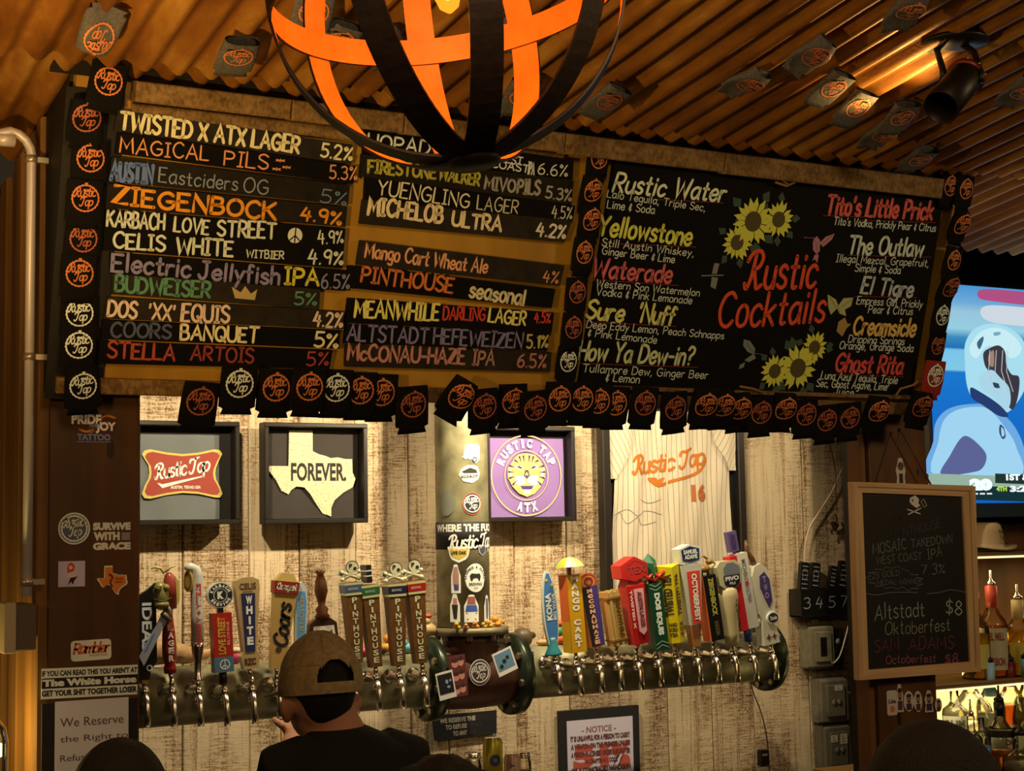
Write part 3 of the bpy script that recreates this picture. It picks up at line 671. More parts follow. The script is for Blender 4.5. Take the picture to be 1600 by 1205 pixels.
def critter(col, polys, w=.0012):
    mb = MB()
    for p in polys:
        if p[0] == 'f': mb.poly(polyuv(CBP, cc0, p[1:]), .0004)
        else: ribbon(mb, polyuv(CBP, cc0, p[1:]), w, .0006)
    mb.build('painted_creature', paint(col), cb)
critter((176, 112, 110), [('f', (1272,373),(1276,369),(1281,375),(1281,392),(1276,398),(1270,390),(1270,378)), ('f', (1280,380),(1290,370),(1304,365),(1300,374),(1286,386)), ('f', (1273,398),(1279,398),(1277,411),(1273,405),(1269,408)), ('l', (1272,372),(1256,371))])
critter((112, 116, 100), [('f', (1162,530),(1172,533),(1180,545),(1178,554),(1168,550),(1161,540)), ('f', (1178,552),(1181,560),(1170,566),(1163,563)), ('f', (1156,570),(1164,566),(1162,574),(1154,577)), ('l', (1178,552),(1192,554))])
critter((120, 118, 100), [('f', (1112,428),(1116,411),(1124,412),(1120,428)), ('f', (1112,433),(1110,448),(1118,452),(1122,434)), ('l', (1096,431),(1130,430))], .003)
critter((168, 160, 90), [('f', (1293,460),(1306,468),(1310,477),(1318,466),(1333,465),(1330,478),(1320,484),(1322,494),(1311,490),(1308,482),(1298,492),(1294,480))])
critter((160, 124, 60), [('f', (1310,503),(1320,496),(1324,506),(1330,506),(1322,514),(1316,526),(1307,518))])
critter((40, 36, 24), [('l', (1308,474),(1312,492)), ('l', (1296,464),(1306,480)), ('l', (1331,468),(1314,480)), ('l', (1274,376),(1278,396)), ('l', (1282,384),(1300,368)), ('l', (1166,536),(1176,550))], .0012)
# ================================================================== CAN COOLERS
m_neo = mat('black_neoprene', (17, 16, 16), .85, bump=.3, bscale=120, var=.25, spec=.15)
m_neo_lit = mat('lit_black_neoprene', (92, 90, 90), .8, bump=.3, bscale=120, var=.25)  # black neoprene lightened for the light falling on the ceiling ones
m_redneo = mat('red_neoprene', (150, 34, 26), .8)
m_in = mat('cooler_lining', (10, 9, 9), .95)
P_OR = paint((206, 112, 52), .6); P_WH = paint((226, 218, 200), .6); P_OR2 = paint((168, 82, 46), .6)
def cooler_shape(kind):
    # rows: y, half width, half depth
    if kind == 'open': rows = [(.066, .045, .020), (.050, .047, .016), (.02, .049, .010), (-.02, .050, .007), (-.045, .0505, .006), (-.051, .039, .005), (-.067, .045, .004)]
    elif kind == 'bent': rows = [(.066, .040, .014), (.045, .044, .016), (.01, .049, .014), (-.02, .050, .010), (-.045, .0505, .008), (-.051, .038, .006), (-.067, .045, .004)]
    else: rows = [(.066, .050, .006), (.04, .050, .008), (0, .050, .009), (-.03, .050, .007), (-.046, .0505, .006), (-.052, .038, .005), (-.067, .044, .004)]
    return rows
COOL = {}
def row_at(rows, y):
    for (y0, a0, b0), (y1, a1, b1) in zip(rows[:-1], rows[1:]):
        if y1 <= y <= y0: t = (y0-y)/(y0-y1); return a0+(a1-a0)*t, b0+(b1-b0)*t
    return rows[-1][1:]
for kd in ('flat', 'open', 'bent'):
    rows = cooler_shape(kd); seg = 20; zc = max(r[2] for r in rows)+.001
    bend = (lambda x, y: .010*math.sin(y*40)+.006*math.sin(x*60+y*30)) if kd == 'bent' else (lambda x, y: .0015*math.sin(y*50+x*30))
    vs = []; fs = []
    for y, a, b in rows:
        for k in range(seg):
            th = 2*PI*k/seg; c_, s_ = math.cos(th), math.sin(th)
            x = a*math.copysign(abs(c_)**.6, c_); z = b*math.copysign(abs(s_)**.8, s_)
            vs.append((x, y+(.004*s_ if y > .06 and kd == 'open' else 0), zc+z+bend(x, y)))
    n = len(rows)
    for i in range(n-1):
        for k in range(seg): k2 = (k+1) % seg; fs.append((i*seg+k, (i+1)*seg+k, (i+1)*seg+k2, i*seg+k2))
    fs.append(tuple((n-1)*seg+k for k in range(seg))[::-1])
    mb = MB(); mb.add(vs, fs, True)
    # lining seen through the opening
    li = MB(); top = [Vector(v) for v in vs[:seg]]; low = [Vector(((v.x)*.96, v.y-.03, zc+(v.z-zc)*.8)) for v in top]
    li.add([(v.x*.985, v.y-.0005, zc+(v.z-zc)*.93) for v in top]+[tuple(v) for v in low], [(k, (k+1) % seg, seg+(k+1) % seg, seg+k) for k in range(seg)]+[tuple(range(seg, 2*seg))], True)
    em = MB(); emblem(em, 0, .016, .0365, 0)
    em.poly([(-.005, .0535), (.005, .0535), (.004, .058), (-.004, .058)], 0)
    def wrap(p, rows=rows, zc=zc, bend=bend):
        a, b = row_at(rows, p.y); t = min(.97, abs(p.x)/a)
        # superellipse depth
        c_ = t**(1/.6); s_ = math.sqrt(max(0, 1-c_*c_))
        return (p.x, p.y, zc+b*s_**.8+bend(p.x, p.y)+(.003 if bend(.01, .01) > .002 else .0016)+p.z)
    em.tf(wrap)
    COOL[kd] = (mb.mesh('cooler_body', m_neo), li.mesh('cooler_lining', m_in), em)
emm = {}
def emb_mesh(kd, col):
    if (kd, col) not in emm: emm[(kd, col)] = COOL[kd][2].mesh('badge', {'o': P_OR, 'w': P_WH, 'r': P_OR2}[col])
    return emm[(kd, col)]
def cooler(M, kd, col, label, group, body=None, sc=.83, sx=1.):
    M = M @ Matrix.Diagonal((sx, 1, 1, 1)) @ T(0, -.016*sc, 0)
    t = thing('can_cooler', label, 'can cooler', M @ Matrix.Scale(sc, 4), group)
    b = bpy.data.objects.new('body', COOL[kd][0] if not body else None) if not body else None
    if body:
        me = COOL[kd][0].copy(); me.materials.clear(); me.materials.append(body); b = bpy.data.objects.new('body', me)
    COL.objects.link(b); b.parent = t
    l = bpy.data.objects.new('lining', COOL[kd][1]); COL.objects.link(l); l.parent = t
    e = bpy.data.objects.new('badge', emb_mesh(kd, col)); COL.objects.link(e); e.parent = t
    return t
CN = {'o': 'orange', 'w': 'white', 'r': 'dull orange'}
ORD = ['first', 'second', 'third', 'fourth', 'fifth', 'sixth', 'seventh', 'eighth', 'ninth', 'tenth', 'eleventh', 'twelfth']
def put(px, py, rot, kd, col, h, label, group, pl=BOARD, yaw=0., pitch=0., body=None, sc=.83, sx=1.):
    pl2 = pl.raised(h); u, v = pl2.at(px, py)
    M = pl2.M(pl2.P(u, v), rot) @ RY(yaw) @ RX(pitch)
    return cooler(M, kd, col, label, group, body, sc, sx)
left = [(167,127,-.12,'flat','o',.052,'large tilted one at the corner over the header beam'), (131,184,.05,'bent','r',.012,'narrow crumpled one just below the corner one'), (139,247,.03,'flat','o',.012,'beside the peach lettered strip'),
 (131,309,.0,'flat','o',.012,'beside the thick orange lettered strip'), (128,372,-.02,'flat','r',.012,'beside the two-line cream strip'), (122,426,.02,'flat','o',.012,'beside the purple lettered strip'),
 (122,488,.02,'flat','w',.012,'uppermost white-badged one'), (121,538,0,'flat','w',.018,'middle white-badged one'), (126,600,.08,'open','w',.012,'lowest white-badged one at the board corner')]
for i, (x, y_, r, k, c_, h, t) in enumerate(left):
    put(x, y_, r, k, c_, h+(.006 if i % 2 else 0), 'can cooler, far left column, ' + t, 'can coolers in the far left column', sc=.78)
mid = [(932,246,.0,'flat','o','at the top, against the header beam'), (919,297,.05,'bent','o','second from the top, badge half covered'), (917,342,.05,'bent','o','third from the top, just left of the yellow heading'), (909,394,.0,'flat','o','fourth from the top, level with the plywood gap'),
 (898,456,.05,'flat','r','fifth from the top, left of the pink heading'), (892,511,.03,'flat','r','sixth from the top, left of the fourth drink'), (884,563,0,'flat','w','lowest, with a white badge')]
for i, (x, y_, r, k, c_, t) in enumerate(mid):
    put(x, y_, r, k, c_, .014+.007*(i % 2), 'can cooler in the middle column, %s' % t, 'can coolers in the middle column', sc=.74, sx=.84)
right = [(1480,290,.0,'flat','o','left one of the top pair'), (1504,295,.0,'flat','o','right one of the top pair'), (1493,349,-.08,'bent','o','second level, under the top pair'), (1485,406,-.12,'flat','o','third level, twisted, bright badge'),
 (1476,447,-.2,'bent','r','fourth level, dull badge beside the television corner'), (1467,492,-.05,'flat','w','only white badge of this column'), (1460,538,-.05,'flat','r','dull badge just above the red one')]
for i, (x, y_, r, k, c_, t) in enumerate(right):
    put(x, y_, r, k, c_, .016+.008*(i % 2), 'can cooler in the right column, %s' % t, 'can coolers in the far right column', yaw=.1, sc=.76, sx=.92)
put(1455, 586, -.05, 'flat', 'w', .034, 'bright red can cooler with pale badge at the right end of the board', 'can coolers in the far right column', yaw=.1, body=m_redneo, sc=.86)
row = [(308,624,-.06,'open','r',0), (371,598,0,'flat','w',1), (428,604,0,'flat','o',0), (480,603,-.02,'flat','o',2), (522,605,0,'flat','w',1), (560,609,.02,'flat','o',0), (593,612,.02,'flat','o',-1), (639,629,.1,'open','r',1),
 (713,616,-.45,'bent','o',1), (750,632,.12,'open','r',2), (795,624,.05,'open','o',0), (829,635,.12,'open','r',2), (870,622,.0,'flat','o',3), (905,622,0,'flat','o',2), (931,626,0,'flat','o',1), (958,629,0,'flat','o',0),
 (1003,629,-.02,'flat','r',1), (1047,635,.12,'open','r',1), (1095,630,.03,'bent','o',2), (1123,631,.04,'bent','o',1), (1149,636,.08,'bent','o',0), (1182,642,.10,'open','r',1), (1219,636,.0,'bent','o',1), (1252,645,.1,'open','r',2),
 (1284,654,.12,'open','r',1), (1320,650,.1,'open','r',2), (1364,640,-.05,'bent','o',1), (1432,633,-.1,'bent','r',2)]
anch = ['hanging above the red and gold framed shirt', 'white badge above the gap left of the Texas frame', 'above the left corner of the Texas frame', 'above the middle of the Texas frame', 'white badge above the right of the Texas frame', 'left one of the two half-covered above the bright wall', 'right one of the two half-covered above the bright wall', 'open-topped beside the rail gap',
 'steeply tilted above the pipe column', 'open-topped just right of the steeply tilted one', 'half hidden above the left edge of the purple frame', 'open-topped above the purple frame', 'clear flat badge above the purple frame', 'first of three overlapping right of the clear badge', 'second of three overlapping right of the clear badge', 'third of three overlapping right of the clear badge',
 'above the left frame edge of the pinstriped jersey', 'open-topped above the jersey shoulder', 'first of three narrow ones above the jersey', 'second of three narrow ones above the jersey', 'third of three narrow ones above the jersey', 'open-topped right after the narrow trio', 'bright badge above bare planks right of the jersey', 'open-topped right of the bright badge', 'lowest hanging, above the bare planks', 'above the dark gap left of the post', 'bright badge in front of the right post', 'last one at the right end below the red cooler']
for i, (x, y_, r, k, c_, d) in enumerate(row):
    sc = .86 if x < 700 else (.84 if x < 1060 else .83)
    put(x, y_, r, k, c_, .030+.009*d, 'can cooler in the bottom row, %s' % anch[i], 'can coolers along the bottom of the board', sc=sc, yaw=-.08 if x > 1060 else 0)
# on the ceiling
cl = [(152,45,PI-.15,'bent','o',.85,'grey black can cooler with upside-down badge on the ceiling nearest the top left corner'),
 (370,74,.05,'open','o',1.1,'flattened can cooler stuck to the ceiling left of the orb lamp'),
 (488,12,.1,'flat','o',.8,'can cooler on the ceiling behind the left straps, cut by the top of the picture'),
 (527,50,-.2,'open','o',1.0,'can cooler behind the orb lamp, opening facing left'),
 (600,62,.5,'bent','r',1.0,'pale grey crumpled can cooler seen between two dark straps'),
 (783,38,.3,'bent','r',.7,'dim can cooler on the ceiling just right of the glowing bulb'),
 (812,138,.1,'open','o',.9,'dark can cooler on the ceiling behind the right orange strap'),
 (948,146,-.3,'open','r',1.0,'dark can cooler alone on the ceiling right of the orb lamp'),
 (1168,118,-.4,'bent','r',1.2,'nearly unseen can cooler in the shadow of the ceiling, upper centre right'),
 (1268,76,-.4,'bent','r',.8,'dim can cooler on the ceiling above the lit patch'),
 (1297,126,-.2,'open','o',.95,'grey can cooler at the left of the lit ceiling patch'),
 (1334,158,-.15,'open','o',.75,'grey can cooler in the middle of the lit ceiling patch, clearest badge'),
 (1404,172,.15,'open','o',.95,'grey open-mouthed can cooler beside the black spotlight'),
 (1376,200,-.05,'bent','o',1.0,'dark can cooler hanging lowest of the lit ceiling cluster'),
 (1434,238,.05,'open','o',1.2,'dark flattened can cooler on the ceiling above the board corner'),
 (1592,132,.0,'bent','o',1.0,'grey can cooler on the ceiling cut by the right edge of the picture'),
 (1415,4,.2,'bent','o',.9,'can cooler on the ceiling at the top edge of the picture, right of centre')]
for x, y_, r, k, c_, pit, lab in cl:
    # hangs tilted from the sheets: pitch 0 = flat against the ceiling
    pl2 = CEIL.raised(.045); p = pl2.pt(x, y_)
    up = (CEIL.v*1.0); M = CEIL.M(p, 0) @ RX(-PI/2*.38*(1.6-pit)) @ RZ(r)
    cooler(M, k, c_, lab, 'can coolers on the ceiling', m_neo_lit, .80)
# ================================================================== ORB LAMP
m_iron = mat('dark_iron_strap', (40, 22, 12), .6, metal=.0, bump=.3, bscale=60, var=.3)
m_bulb_glow = mat('bulb_glow_paint', (206, 104, 30), .6, bump=.2, bscale=40, var=.12)  # orange light of the bulb put into the inner face colour
RC = 1.92; RR = .222
cdir = R3 @ cray(697, -20); C0 = CAM + cdir*RC
lean = RX(-.10) @ RY(-.10)
orb = thing('orb_chandelier', 'round chandelier of broad iron straps glowing orange inside, hanging before the board', 'chandelier', T(*C0) @ lean)
def strap(name, fn, n, wdt, thk=.003, closed=False):
    """flat band along fn(t) -> (point, radial, side)"""
    mb = MB(); vs = []; fs = []
    for i in range(n+(0 if closed else 1)):
        p, rad, side = fn(i/n); 
        for a, b in ((-1, -1), (1, -1), (1, 1), (-1, 1)): vs.append(p+side*(wdt/2*a)+rad*(thk/2*b))
    m_ = n if closed else n
    for i in range(m_):
        j = (i+1) % n if closed else i+1
        for k in range(4): k2 = (k+1) % 4; fs.append((i*4+k, i*4+k2, j*4+k2, j*4+k))
    mb.add(vs, fs, False); so = mb.build(name, m_iron, orb)
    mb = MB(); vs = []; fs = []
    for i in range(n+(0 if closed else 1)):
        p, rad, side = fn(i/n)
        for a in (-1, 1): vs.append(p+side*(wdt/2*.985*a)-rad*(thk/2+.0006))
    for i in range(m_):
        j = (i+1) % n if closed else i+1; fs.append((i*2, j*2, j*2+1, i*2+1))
    mb.add(vs, fs, False); mb.build('glow_inner_face', m_bulb_glow, so); return so
def mer(phi, r):
    def fn(t):
        a = -PI/2+PI*t*.985+.012; rad = Vector((math.cos(a)*math.cos(phi), math.cos(a)*math.sin(phi), math.sin(a)))
        return rad*r, rad, Vector((-math.sin(phi), math.cos(phi), 0))
    return fn
phn = math.atan2(-cdir.y, -cdir.x)
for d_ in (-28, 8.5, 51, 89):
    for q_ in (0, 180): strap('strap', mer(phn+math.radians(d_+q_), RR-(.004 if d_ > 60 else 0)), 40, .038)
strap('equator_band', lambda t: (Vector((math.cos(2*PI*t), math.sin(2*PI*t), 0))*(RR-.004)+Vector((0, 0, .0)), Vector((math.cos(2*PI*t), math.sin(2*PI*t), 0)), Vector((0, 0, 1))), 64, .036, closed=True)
mb = MB(); mb.lathe([(.03, -RR-.006), (.034, -RR), (.03, -RR+.006)], 20, RX(PI/2)); mb.build('bottom_hub', m_iron, orb)
mb = MB(); mb.lathe([(.03, RR-.006), (.034, RR), (.01, RR+.02), (.008, RR+.12)], 20, RX(PI/2)); mb.build('top_stem', m_iron, orb)
mb = MB(); mb.lathe([(.016, .07), (.018, .09), (.018, .13), (.006, .135), (.006, RR)], 16, RX(PI/2)); mb.build('lamp_holder', m_iron, orb)
m_bulb = bpy.data.materials.new('bulb_glass_lit'); m_bulb.use_nodes = True; nt_ = m_bulb.node_tree; nt_.nodes.clear()
n1 = nt_.nodes.new('ShaderNodeBsdfTransparent'); n1.inputs[0].default_value = (1, .75, .4, 1); n2 = nt_.nodes.new('ShaderNodeEmission'); n2.inputs[0].default_value = (1, .30, .02, 1); n2.inputs[1].default_value = .9
n3 = nt_.nodes.new('ShaderNodeAddShader'); n4 = nt_.nodes.new('ShaderNodeOutputMaterial'); nt_.links.new(n1.outputs[0], n3.inputs[0]); nt_.links.new(n2.outputs[0], n3.inputs[1]); nt_.links.new(n3.outputs[0], n4.inputs[0])
mb = MB(); mb.lathe([(.003, -.045), (.012, -.038), (.018, -.020), (.019, .0), (.016, .03), (.011, .06), (.011, .075)], 18, RX(PI/2)); bu = mb.build('bulb', m_bulb, orb); bu.location = (0, 0, .012)
mb = MB(); mb.lathe([(.002, -.028), (.007, -.018), (.009, .0), (.006, .02), (.003, .035)], 12, RX(PI/2)); mb.build('filament', mat('filament', (255, 225, 130), .5, emit=14, ecol=(1, .72, .25)), bu)
light('POINT', 'orb_bulb_light', C0+Vector((0, -.0, -.05)), 3.4, (1, .42, .04), shadow_soft_size=.03)
# ================================================================== SPOTLIGHT ON THE CEILING
m_can = mat('black_lamp_metal', (24, 16, 13), .45, metal=.3)
pc = CEIL.pt(1492, 66, .02)
sp = thing('ceiling_spotlight', 'black cylinder spotlight on a yoke, hanging from the rusty ceiling at the upper right', 'spotlight', T(*pc))
pb = YP(pc.y-.02).pt(1511, 118); pm = YP(pc.y-.06).pt(1470, 168)
ax = (pm-pb); ln = ax.length*1.0; ax.normalize()
Q = Vector((0, 1, 0)).rotation_difference(ax).to_matrix().to_4x4()
loc = lambda p: Vector(p)-pc
mb = MB(); mb.lathe([(.075, -.004), (.075, .004), (.02, .012)], 24, RX(PI/2) @ RX(PI)); mb.build('canopy', m_can, sp)
mb = MB(); mb.lathe([(.004, 0), (.030, 0), (.036, .008), (.038, .02), (.038, ln), (.036, ln), (.034, ln-.06)], 28, T(*loc(pb)) @ Q, cap=False); mb.build('lamp_barrel', m_can, sp)
mb = MB(); mb.lathe([(.0365, -.001), (.043, .003), (.043, .010), (.037, .012)], 28, T(*loc(pb)) @ Q, cap=False); mb.build('rear_rim', mat('red_brown_rim', (110, 40, 18), .35, metal=.4), sp)
mb = MB(); mb.ball(loc(pb)+ax*.0, .022, 12, (1, 1, 1)); mb.build('rear_cap', mat('red_brown_rim', (110, 40, 18), .35), sp)
for k in range(9):
    a = 2*PI*k/9; pp = loc(pb) + (Q.to_3x3() @ Vector((math.cos(a)*.040, -.002, math.sin(a)*.040)))
    mb = MB(); mb.ball(pp, .0028, 8); mb.build('rivet', mat('bright_rivet', (220, 215, 205), .3, metal=.8), sp)
side = ax.cross(Vector((0, -.3, 1))).normalized(); mid_ = loc(pb)+ax*.03
for s_ in (-1, 1):
    mb = MB(); mb.tube([Vector((0, 0, 0))+side*.012*s_, Vector((0, 0, -.02))+side*.042*s_, mid_+side*.042*s_+Vector((0, 0, .02)), mid_+side*.042*s_], .005, 8, flat=1.6); mb.build('yoke_arm', m_can, sp)
light('SPOT', 'spot_beam', CEIL.pt(1440, 215, .16), 7, (1, .60, .18), CEIL.pt(1375, 95, 0), spot_size=1.7, spot_blend=.6, shadow_soft_size=.01)
# pale pointed thing between the header and the ceiling
tp = PL(BOARD.P(0, 0, -.06), X, Z)
def pq(pl, c, pts): return [(pl.at(x, y)[0]-c[0], pl.at(x, y)[1]-c[1]) for x, y in pts]
c_ = tp.at(561, 160)
o = MB().prism(pq(tp, c_, [(528, 175), (562, 136), (594, 178), (570, 176), (563, 161), (556, 174)]), -.01, .008).build('pointed_sign', mat('glowing_mint_enamel', (196, 214, 190), .5, emit=.12, ecol=(150, 190, 160)), M=tp.M(tp.P(*c_)))  # faint glow put into the enamel, no lamp inside
tag(o, 'pale mint pointed sign tip poking up behind the tan header beam', 'sign')
# ================================================================== PILLAR STICKERS AND PAPERS
def sticker(pl, px0, py0, px1, py1, label, shape='rect', bg=(230, 225, 210), rot=0., h=.0015, cat='sticker', name='sticker', thk=.0012):
    c = pl.at((px0+px1)/2, (py0+py1)/2, h); _, _, hw, hh = pbox(pl, px0, py0, px1, py1)
    mb = MB()
    if shape == 'rect': mb.box(-hw, hw, -hh, hh, -thk, 0)
    elif shape == 'oval': mb.disc(0, 0, hw, -thk, 0, 36, hh)
    elif shape == 'round':
        r = min(hw, hh)*.35; pts = []
        for cx, cy, a0 in ((hw-r, hh-r, 0), (-hw+r, hh-r, 1), (-hw+r, -hh+r, 2), (hw-r, -hh+r, 3)):
            for k in range(5): a = PI/2*(a0+k/4); pts.append((cx+r*math.cos(a), cy+r*math.sin(a)))
        mb.prism(pts, -thk, 0)
    elif isinstance(shape, list): mb.prism([(x*hw, y*hh) for x, y in shape], -thk, 0)
    o = mb.build(name, paint(bg), M=pl.M(pl.P(c[0], c[1], h), rot)); tag(o, label, cat)
    return o, hw, hh
def sub(o, name, mb, col): return mb.build(name, col if not isinstance(col, tuple) else paint(col), o)
TEX = [(-.54, 1), (.0, 1), (.0, .52), (.14, .45), (.30, .41), (.42, .36), (.58, .38), (.76, .34), (.92, .34), (.93, .02), (1, -.12), (.93, -.32), (.70, -.45), (.50, -.62), (.42, -.80), (.42, -1), (.22, -.93), (.08, -.72), (-.06, -.48), (-.20, -.32), (-.38, -.30), (-.50, -.38), (-.56, -.48), (-.72, -.40), (-.84, -.16), (-1, .06), (-1, .17), (-.56, .17)]
F_ = FRONT
o, hw, hh = sticker(F_, 110, 646, 182, 692, 'die-cut tattoo shop sticker with white and blue lettering on the left pillar, topmost', [(-1, .2), (-.3, 1), (.4, 1), (1, .7), (1, .0), (.85, -.4), (.8, -1), (-.75, -1), (-.75, -.3)], (74, 34, 22))
m = MB(); block(m, 'PRIDE', -hw*.95, hw*.35, hh*.25, hh*.92, .0004, .05); block(m, 'JOY', hw*.1, hw*.98, -hh*.35, hh*.42, .0004, .05); sub(o, 'lettering', m, (236, 214, 180))
m = MB(); block(m, 'AND', -hw*.2, hw*.25, hh*.05, hh*.3, .0006, .05); block(m, 'TATTOO', -hw*.7, hw*.75, -hh*.85, -hh*.4, .0004, .05); m.box(-hw*.75, hw*.75, -hh*.97, -hh*.91, .0002, .0004); sub(o, 'lettering', m, (110, 124, 150))
m = MB(); ribbon(m, smooth([(-hw*.6, -hh*.1), (-hw*.3, -hh*.25), (0, -hh*.1), (-hw*.1, -hh*.3)]), hh*.14, .0004); ribbon(m, smooth([(hw*.35, hh*.7), (hw*.6, hh*.85), (hw*.95, hh*.7)]), hh*.14, .0004); sub(o, 'flourish', m, (206, 120, 40))
o, hw, hh = sticker(F_, 91, 801, 141, 851, 'round grey and white badge sticker on the left pillar beside the white lettering', 'oval', (222, 214, 204))
m = MB(); m.disc(0, 0, hw*.90, .0002, .0004, 32, hh*.90); sub(o, 'grey_disc', m, (84, 88, 96)); m = MB(); emblem(m, 0, 0, hw*.82, .0008); sub(o, 'badge', m, (226, 222, 214))
sg = thing('lettering_sticker', 'white cut-out vinyl words in three lines on the left pillar', 'sticker', F_.M(F_.pt(174, 838)))
sg_c = F_.at(174, 838)
for s_, x0, y0, x1, y1 in (('SURVIVE', 145, 829, 204, 816), ('WITH', 146, 845, 187, 831), ('GRACE', 145, 860, 204, 847)):
    a = F_.at(x0, y0); b = F_.at(x1, y1); m = MB(); block(m, s_, a[0]-sg_c[0], b[0]-sg_c[0], a[1]-sg_c[1], b[1]-sg_c[1], .0008, .07); m.build('word', paint((226, 214, 196)), sg)
a = F_.at(190, 844); b = F_.at(203, 832); m = MB(); m.box(a[0]-sg_c[0], b[0]-sg_c[0], a[1]-sg_c[1], b[1]-sg_c[1], .0004, .0008); m.build('tag_block', paint((150, 130, 112)), sg)
o, hw, hh = sticker(F_, 91, 877, 133, 917, 'pale lilac square sticker of a red-haired seated figure on the left pillar', 'rect', (196, 176, 190))
m = MB(); m.disc(-hw*.05, hh*.55, hw*.26, .0002, .0005, 14, hh*.34); m.poly([(-hw*.35, hh*.5), (-hw*.3, -.0), (hw*.1, hh*.1), (hw*.25, hh*.6)], .0004); sub(o, 'red_hair', m, (196, 62, 34))
m = MB(); m.poly([(-hw*.25, hh*.1), (hw*.15, hh*.2), (hw*.4, -hh*.3), (0, -hh*.5), (-hw*.35, -hh*.3)], .0006); m.disc(-hw*.08, hh*.5, hw*.15, .0005, .0007, 12); sub(o, 'figure', m, (222, 180, 160))
m = MB(); m.poly([(-hw*.1, -hh*.3), (hw*.45, -hh*.2), (hw*.2, -hh*.5), (hw*.1, -hh*.85), (-hw*.05, -hh*.6), (-hw*.3, -hh*.9)], .0008); sub(o, 'dark_clothes', m, (34, 26, 32))
o, hw, hh = sticker(F_, 152, 884, 200, 930, 'orange state-shaped sticker with white edge on the left pillar', TEX, (232, 220, 204))
m = MB(); m.prism([(x*hw*.90, y*hh*.90) for x, y in TEX], .0001, .0005); sub(o, 'orange_fill', m, (222, 124, 36)); m = MB(); ribbon(m, smooth([(-hw*.2, hh*.4), (-hw*.02, hh*.2), (-hw*.15, -hh*.1), (-hw*.05, -hh*.4)]), hw*.14, .0008); block(m, 'TEXAS', hw*.12, hw*.7, hh*.02, hh*.16, .0008, .03); block(m, 'HERO', hw*.12, hw*.65, -hh*.2, -hh*.05, .0008, .03); sub(o, 'print', m, (120, 44, 20))
o, hw, hh = sticker(F_, 111, 1000, 174, 1032, 'rounded cream sticker with orange script lettering on the left pillar', 'round', (226, 216, 200), rot=.02)
m = MB(); hand(m, 'Rambler', -hw*.86, -hh*.25, hw*.86, hh*1.0, 1.5, .0005, .2, .8, .2); sub(o, 'lettering', m, (212, 98, 52)); m = MB(); block(m, 'SPARKLING WATER', -hw*.1, hw*.8, -hh*.62, -hh*.42, .0005, .0); sub(o, 'small_lettering', m, (110, 90, 80))
o, hw, hh = sticker(F_, 66, 1042, 216, 1089, 'wide black and white bumper sticker in three lines across the left pillar', 'rect', (222, 214, 200), rot=-.012)
m = MB(); m.box(-hw, hw, -hh*.32, hh*.36, .0002, .0004); sub(o, 'black_band', m, (22, 18, 18))
m = MB(); block(m, 'IF YOU CAN READ THIS YOU AREN\'T AT', -hw*1.0, hw*.99, hh*.48, hh*.86, .0005, .04); block(m, 'GET YOUR SHIT TOGETHER LOSER', -hw*.99, hw*.99, -hh*.84, -hh*.44, .0005, .05); sub(o, 'black_lettering', m, (26, 20, 20))
m = MB(); block(m, 'The White Horse', -hw*.98, hw*.98, -hh*.2, hh*.28, .0008, .07); sub(o, 'white_lettering', m, (226, 214, 196))
bk, hw, hh = sticker(F_, 66, 1096, 216, 1300, 'black backing board holding a white notice, low on the left pillar', 'rect', (20, 16, 15), h=.006, thk=.006, cat='board', name='backing_board')
o, hw, hh = sticker(F_, 86, 1093, 201, 1290, 'white paper notice in brown serif type low on the left pillar', 'rect', (206, 190, 176), h=.0085, cat='notice', name='paper_notice')
c = F_.at(143.5, 1191.5, .0085)
m = MB()
for s_, x0, y0, x1, y1 in (('We Reserve', 94, 1137, 193, 1116), ('the Right to', 94, 1164, 200, 1143), ('Refuse Service', 94, 1191, 198, 1172), ('to Anyone', 94, 1218, 180, 1198)):
    a = F_.at(x0, y0, .0085); b = F_.at(x1, y1, .0085); block(m, s_, a[0]-c[0], b[0]-c[0], a[1]-c[1], b[1]-c[1], .0005, .0)
sub(o, 'lettering', m, (84, 60, 44))
# ================================================================== CONDUIT, JUNCTION BOX, LANTERN on the outer wall
m_cond = mat('galvanised_conduit', (214, 208, 214), .4, metal=.25, bump=.1)
SD = SIDE.raised(.012)
p_hi = SD.pt(52, 235, .035); p_lo = SD.pt(39, 938, .035)
yc = (p_hi.y+p_lo.y)/2; xs = XS-.047
zz = [SD.pt(46, y_, .035).z for y_ in (205, 938)]
mid_p = PL((xs, 0, 0), (0, -1, 0), Z)
cyy = mid_p.pt(46, 560).y
z_top = PL((xs, cyy, 0), X, Z).pt(50, 222).z; z_bot = PL((xs, cyy, 0), X, Z).pt(38, 932).z
cnd = thing('electrical_conduit', 'grey metal conduit running up the outer left wall, bending left at the top', 'conduit', T(xs, cyy, z_bot))
H_ = z_top-z_bot
m = MB(); m.tube([(0, 0, 0), (0, 0, H_-.03)]+[(-.0-.05*(1-math.cos(a)), .0, H_-.03+.05*math.sin(a)) for a in (.3, .7, 1.1, 1.45)]+[(-.13, 0, H_-.01)], .0105, 12); m.build('pipe', m_cond, cnd)
for zc_ in (.03, H_*.52, H_*.96):
    m = MB(); m.lathe([(.0108, -.008), (.014, -.008), (.014, .008), (.0108, .008)], 14, T(0, 0, zc_) @ RX(PI/2)); m.box(-.002, .036, -.006, .006, zc_-.006, zc_+.006); m.build('clamp', mat('zinc_clamp', (190, 180, 165), .35, metal=.7), cnd)
m = MB(); m.lathe([(.0108, -.02), (.015, -.018), (.015, .018), (.0108, .02)], 14, T(-.055, 0, H_-.001) @ RZ(PI/2)); m.build('coupling', m_cond, cnd)
jy = YP(cyy-.03)
a = jy.pt(24, 945); b = jy.pt(56, 1016)
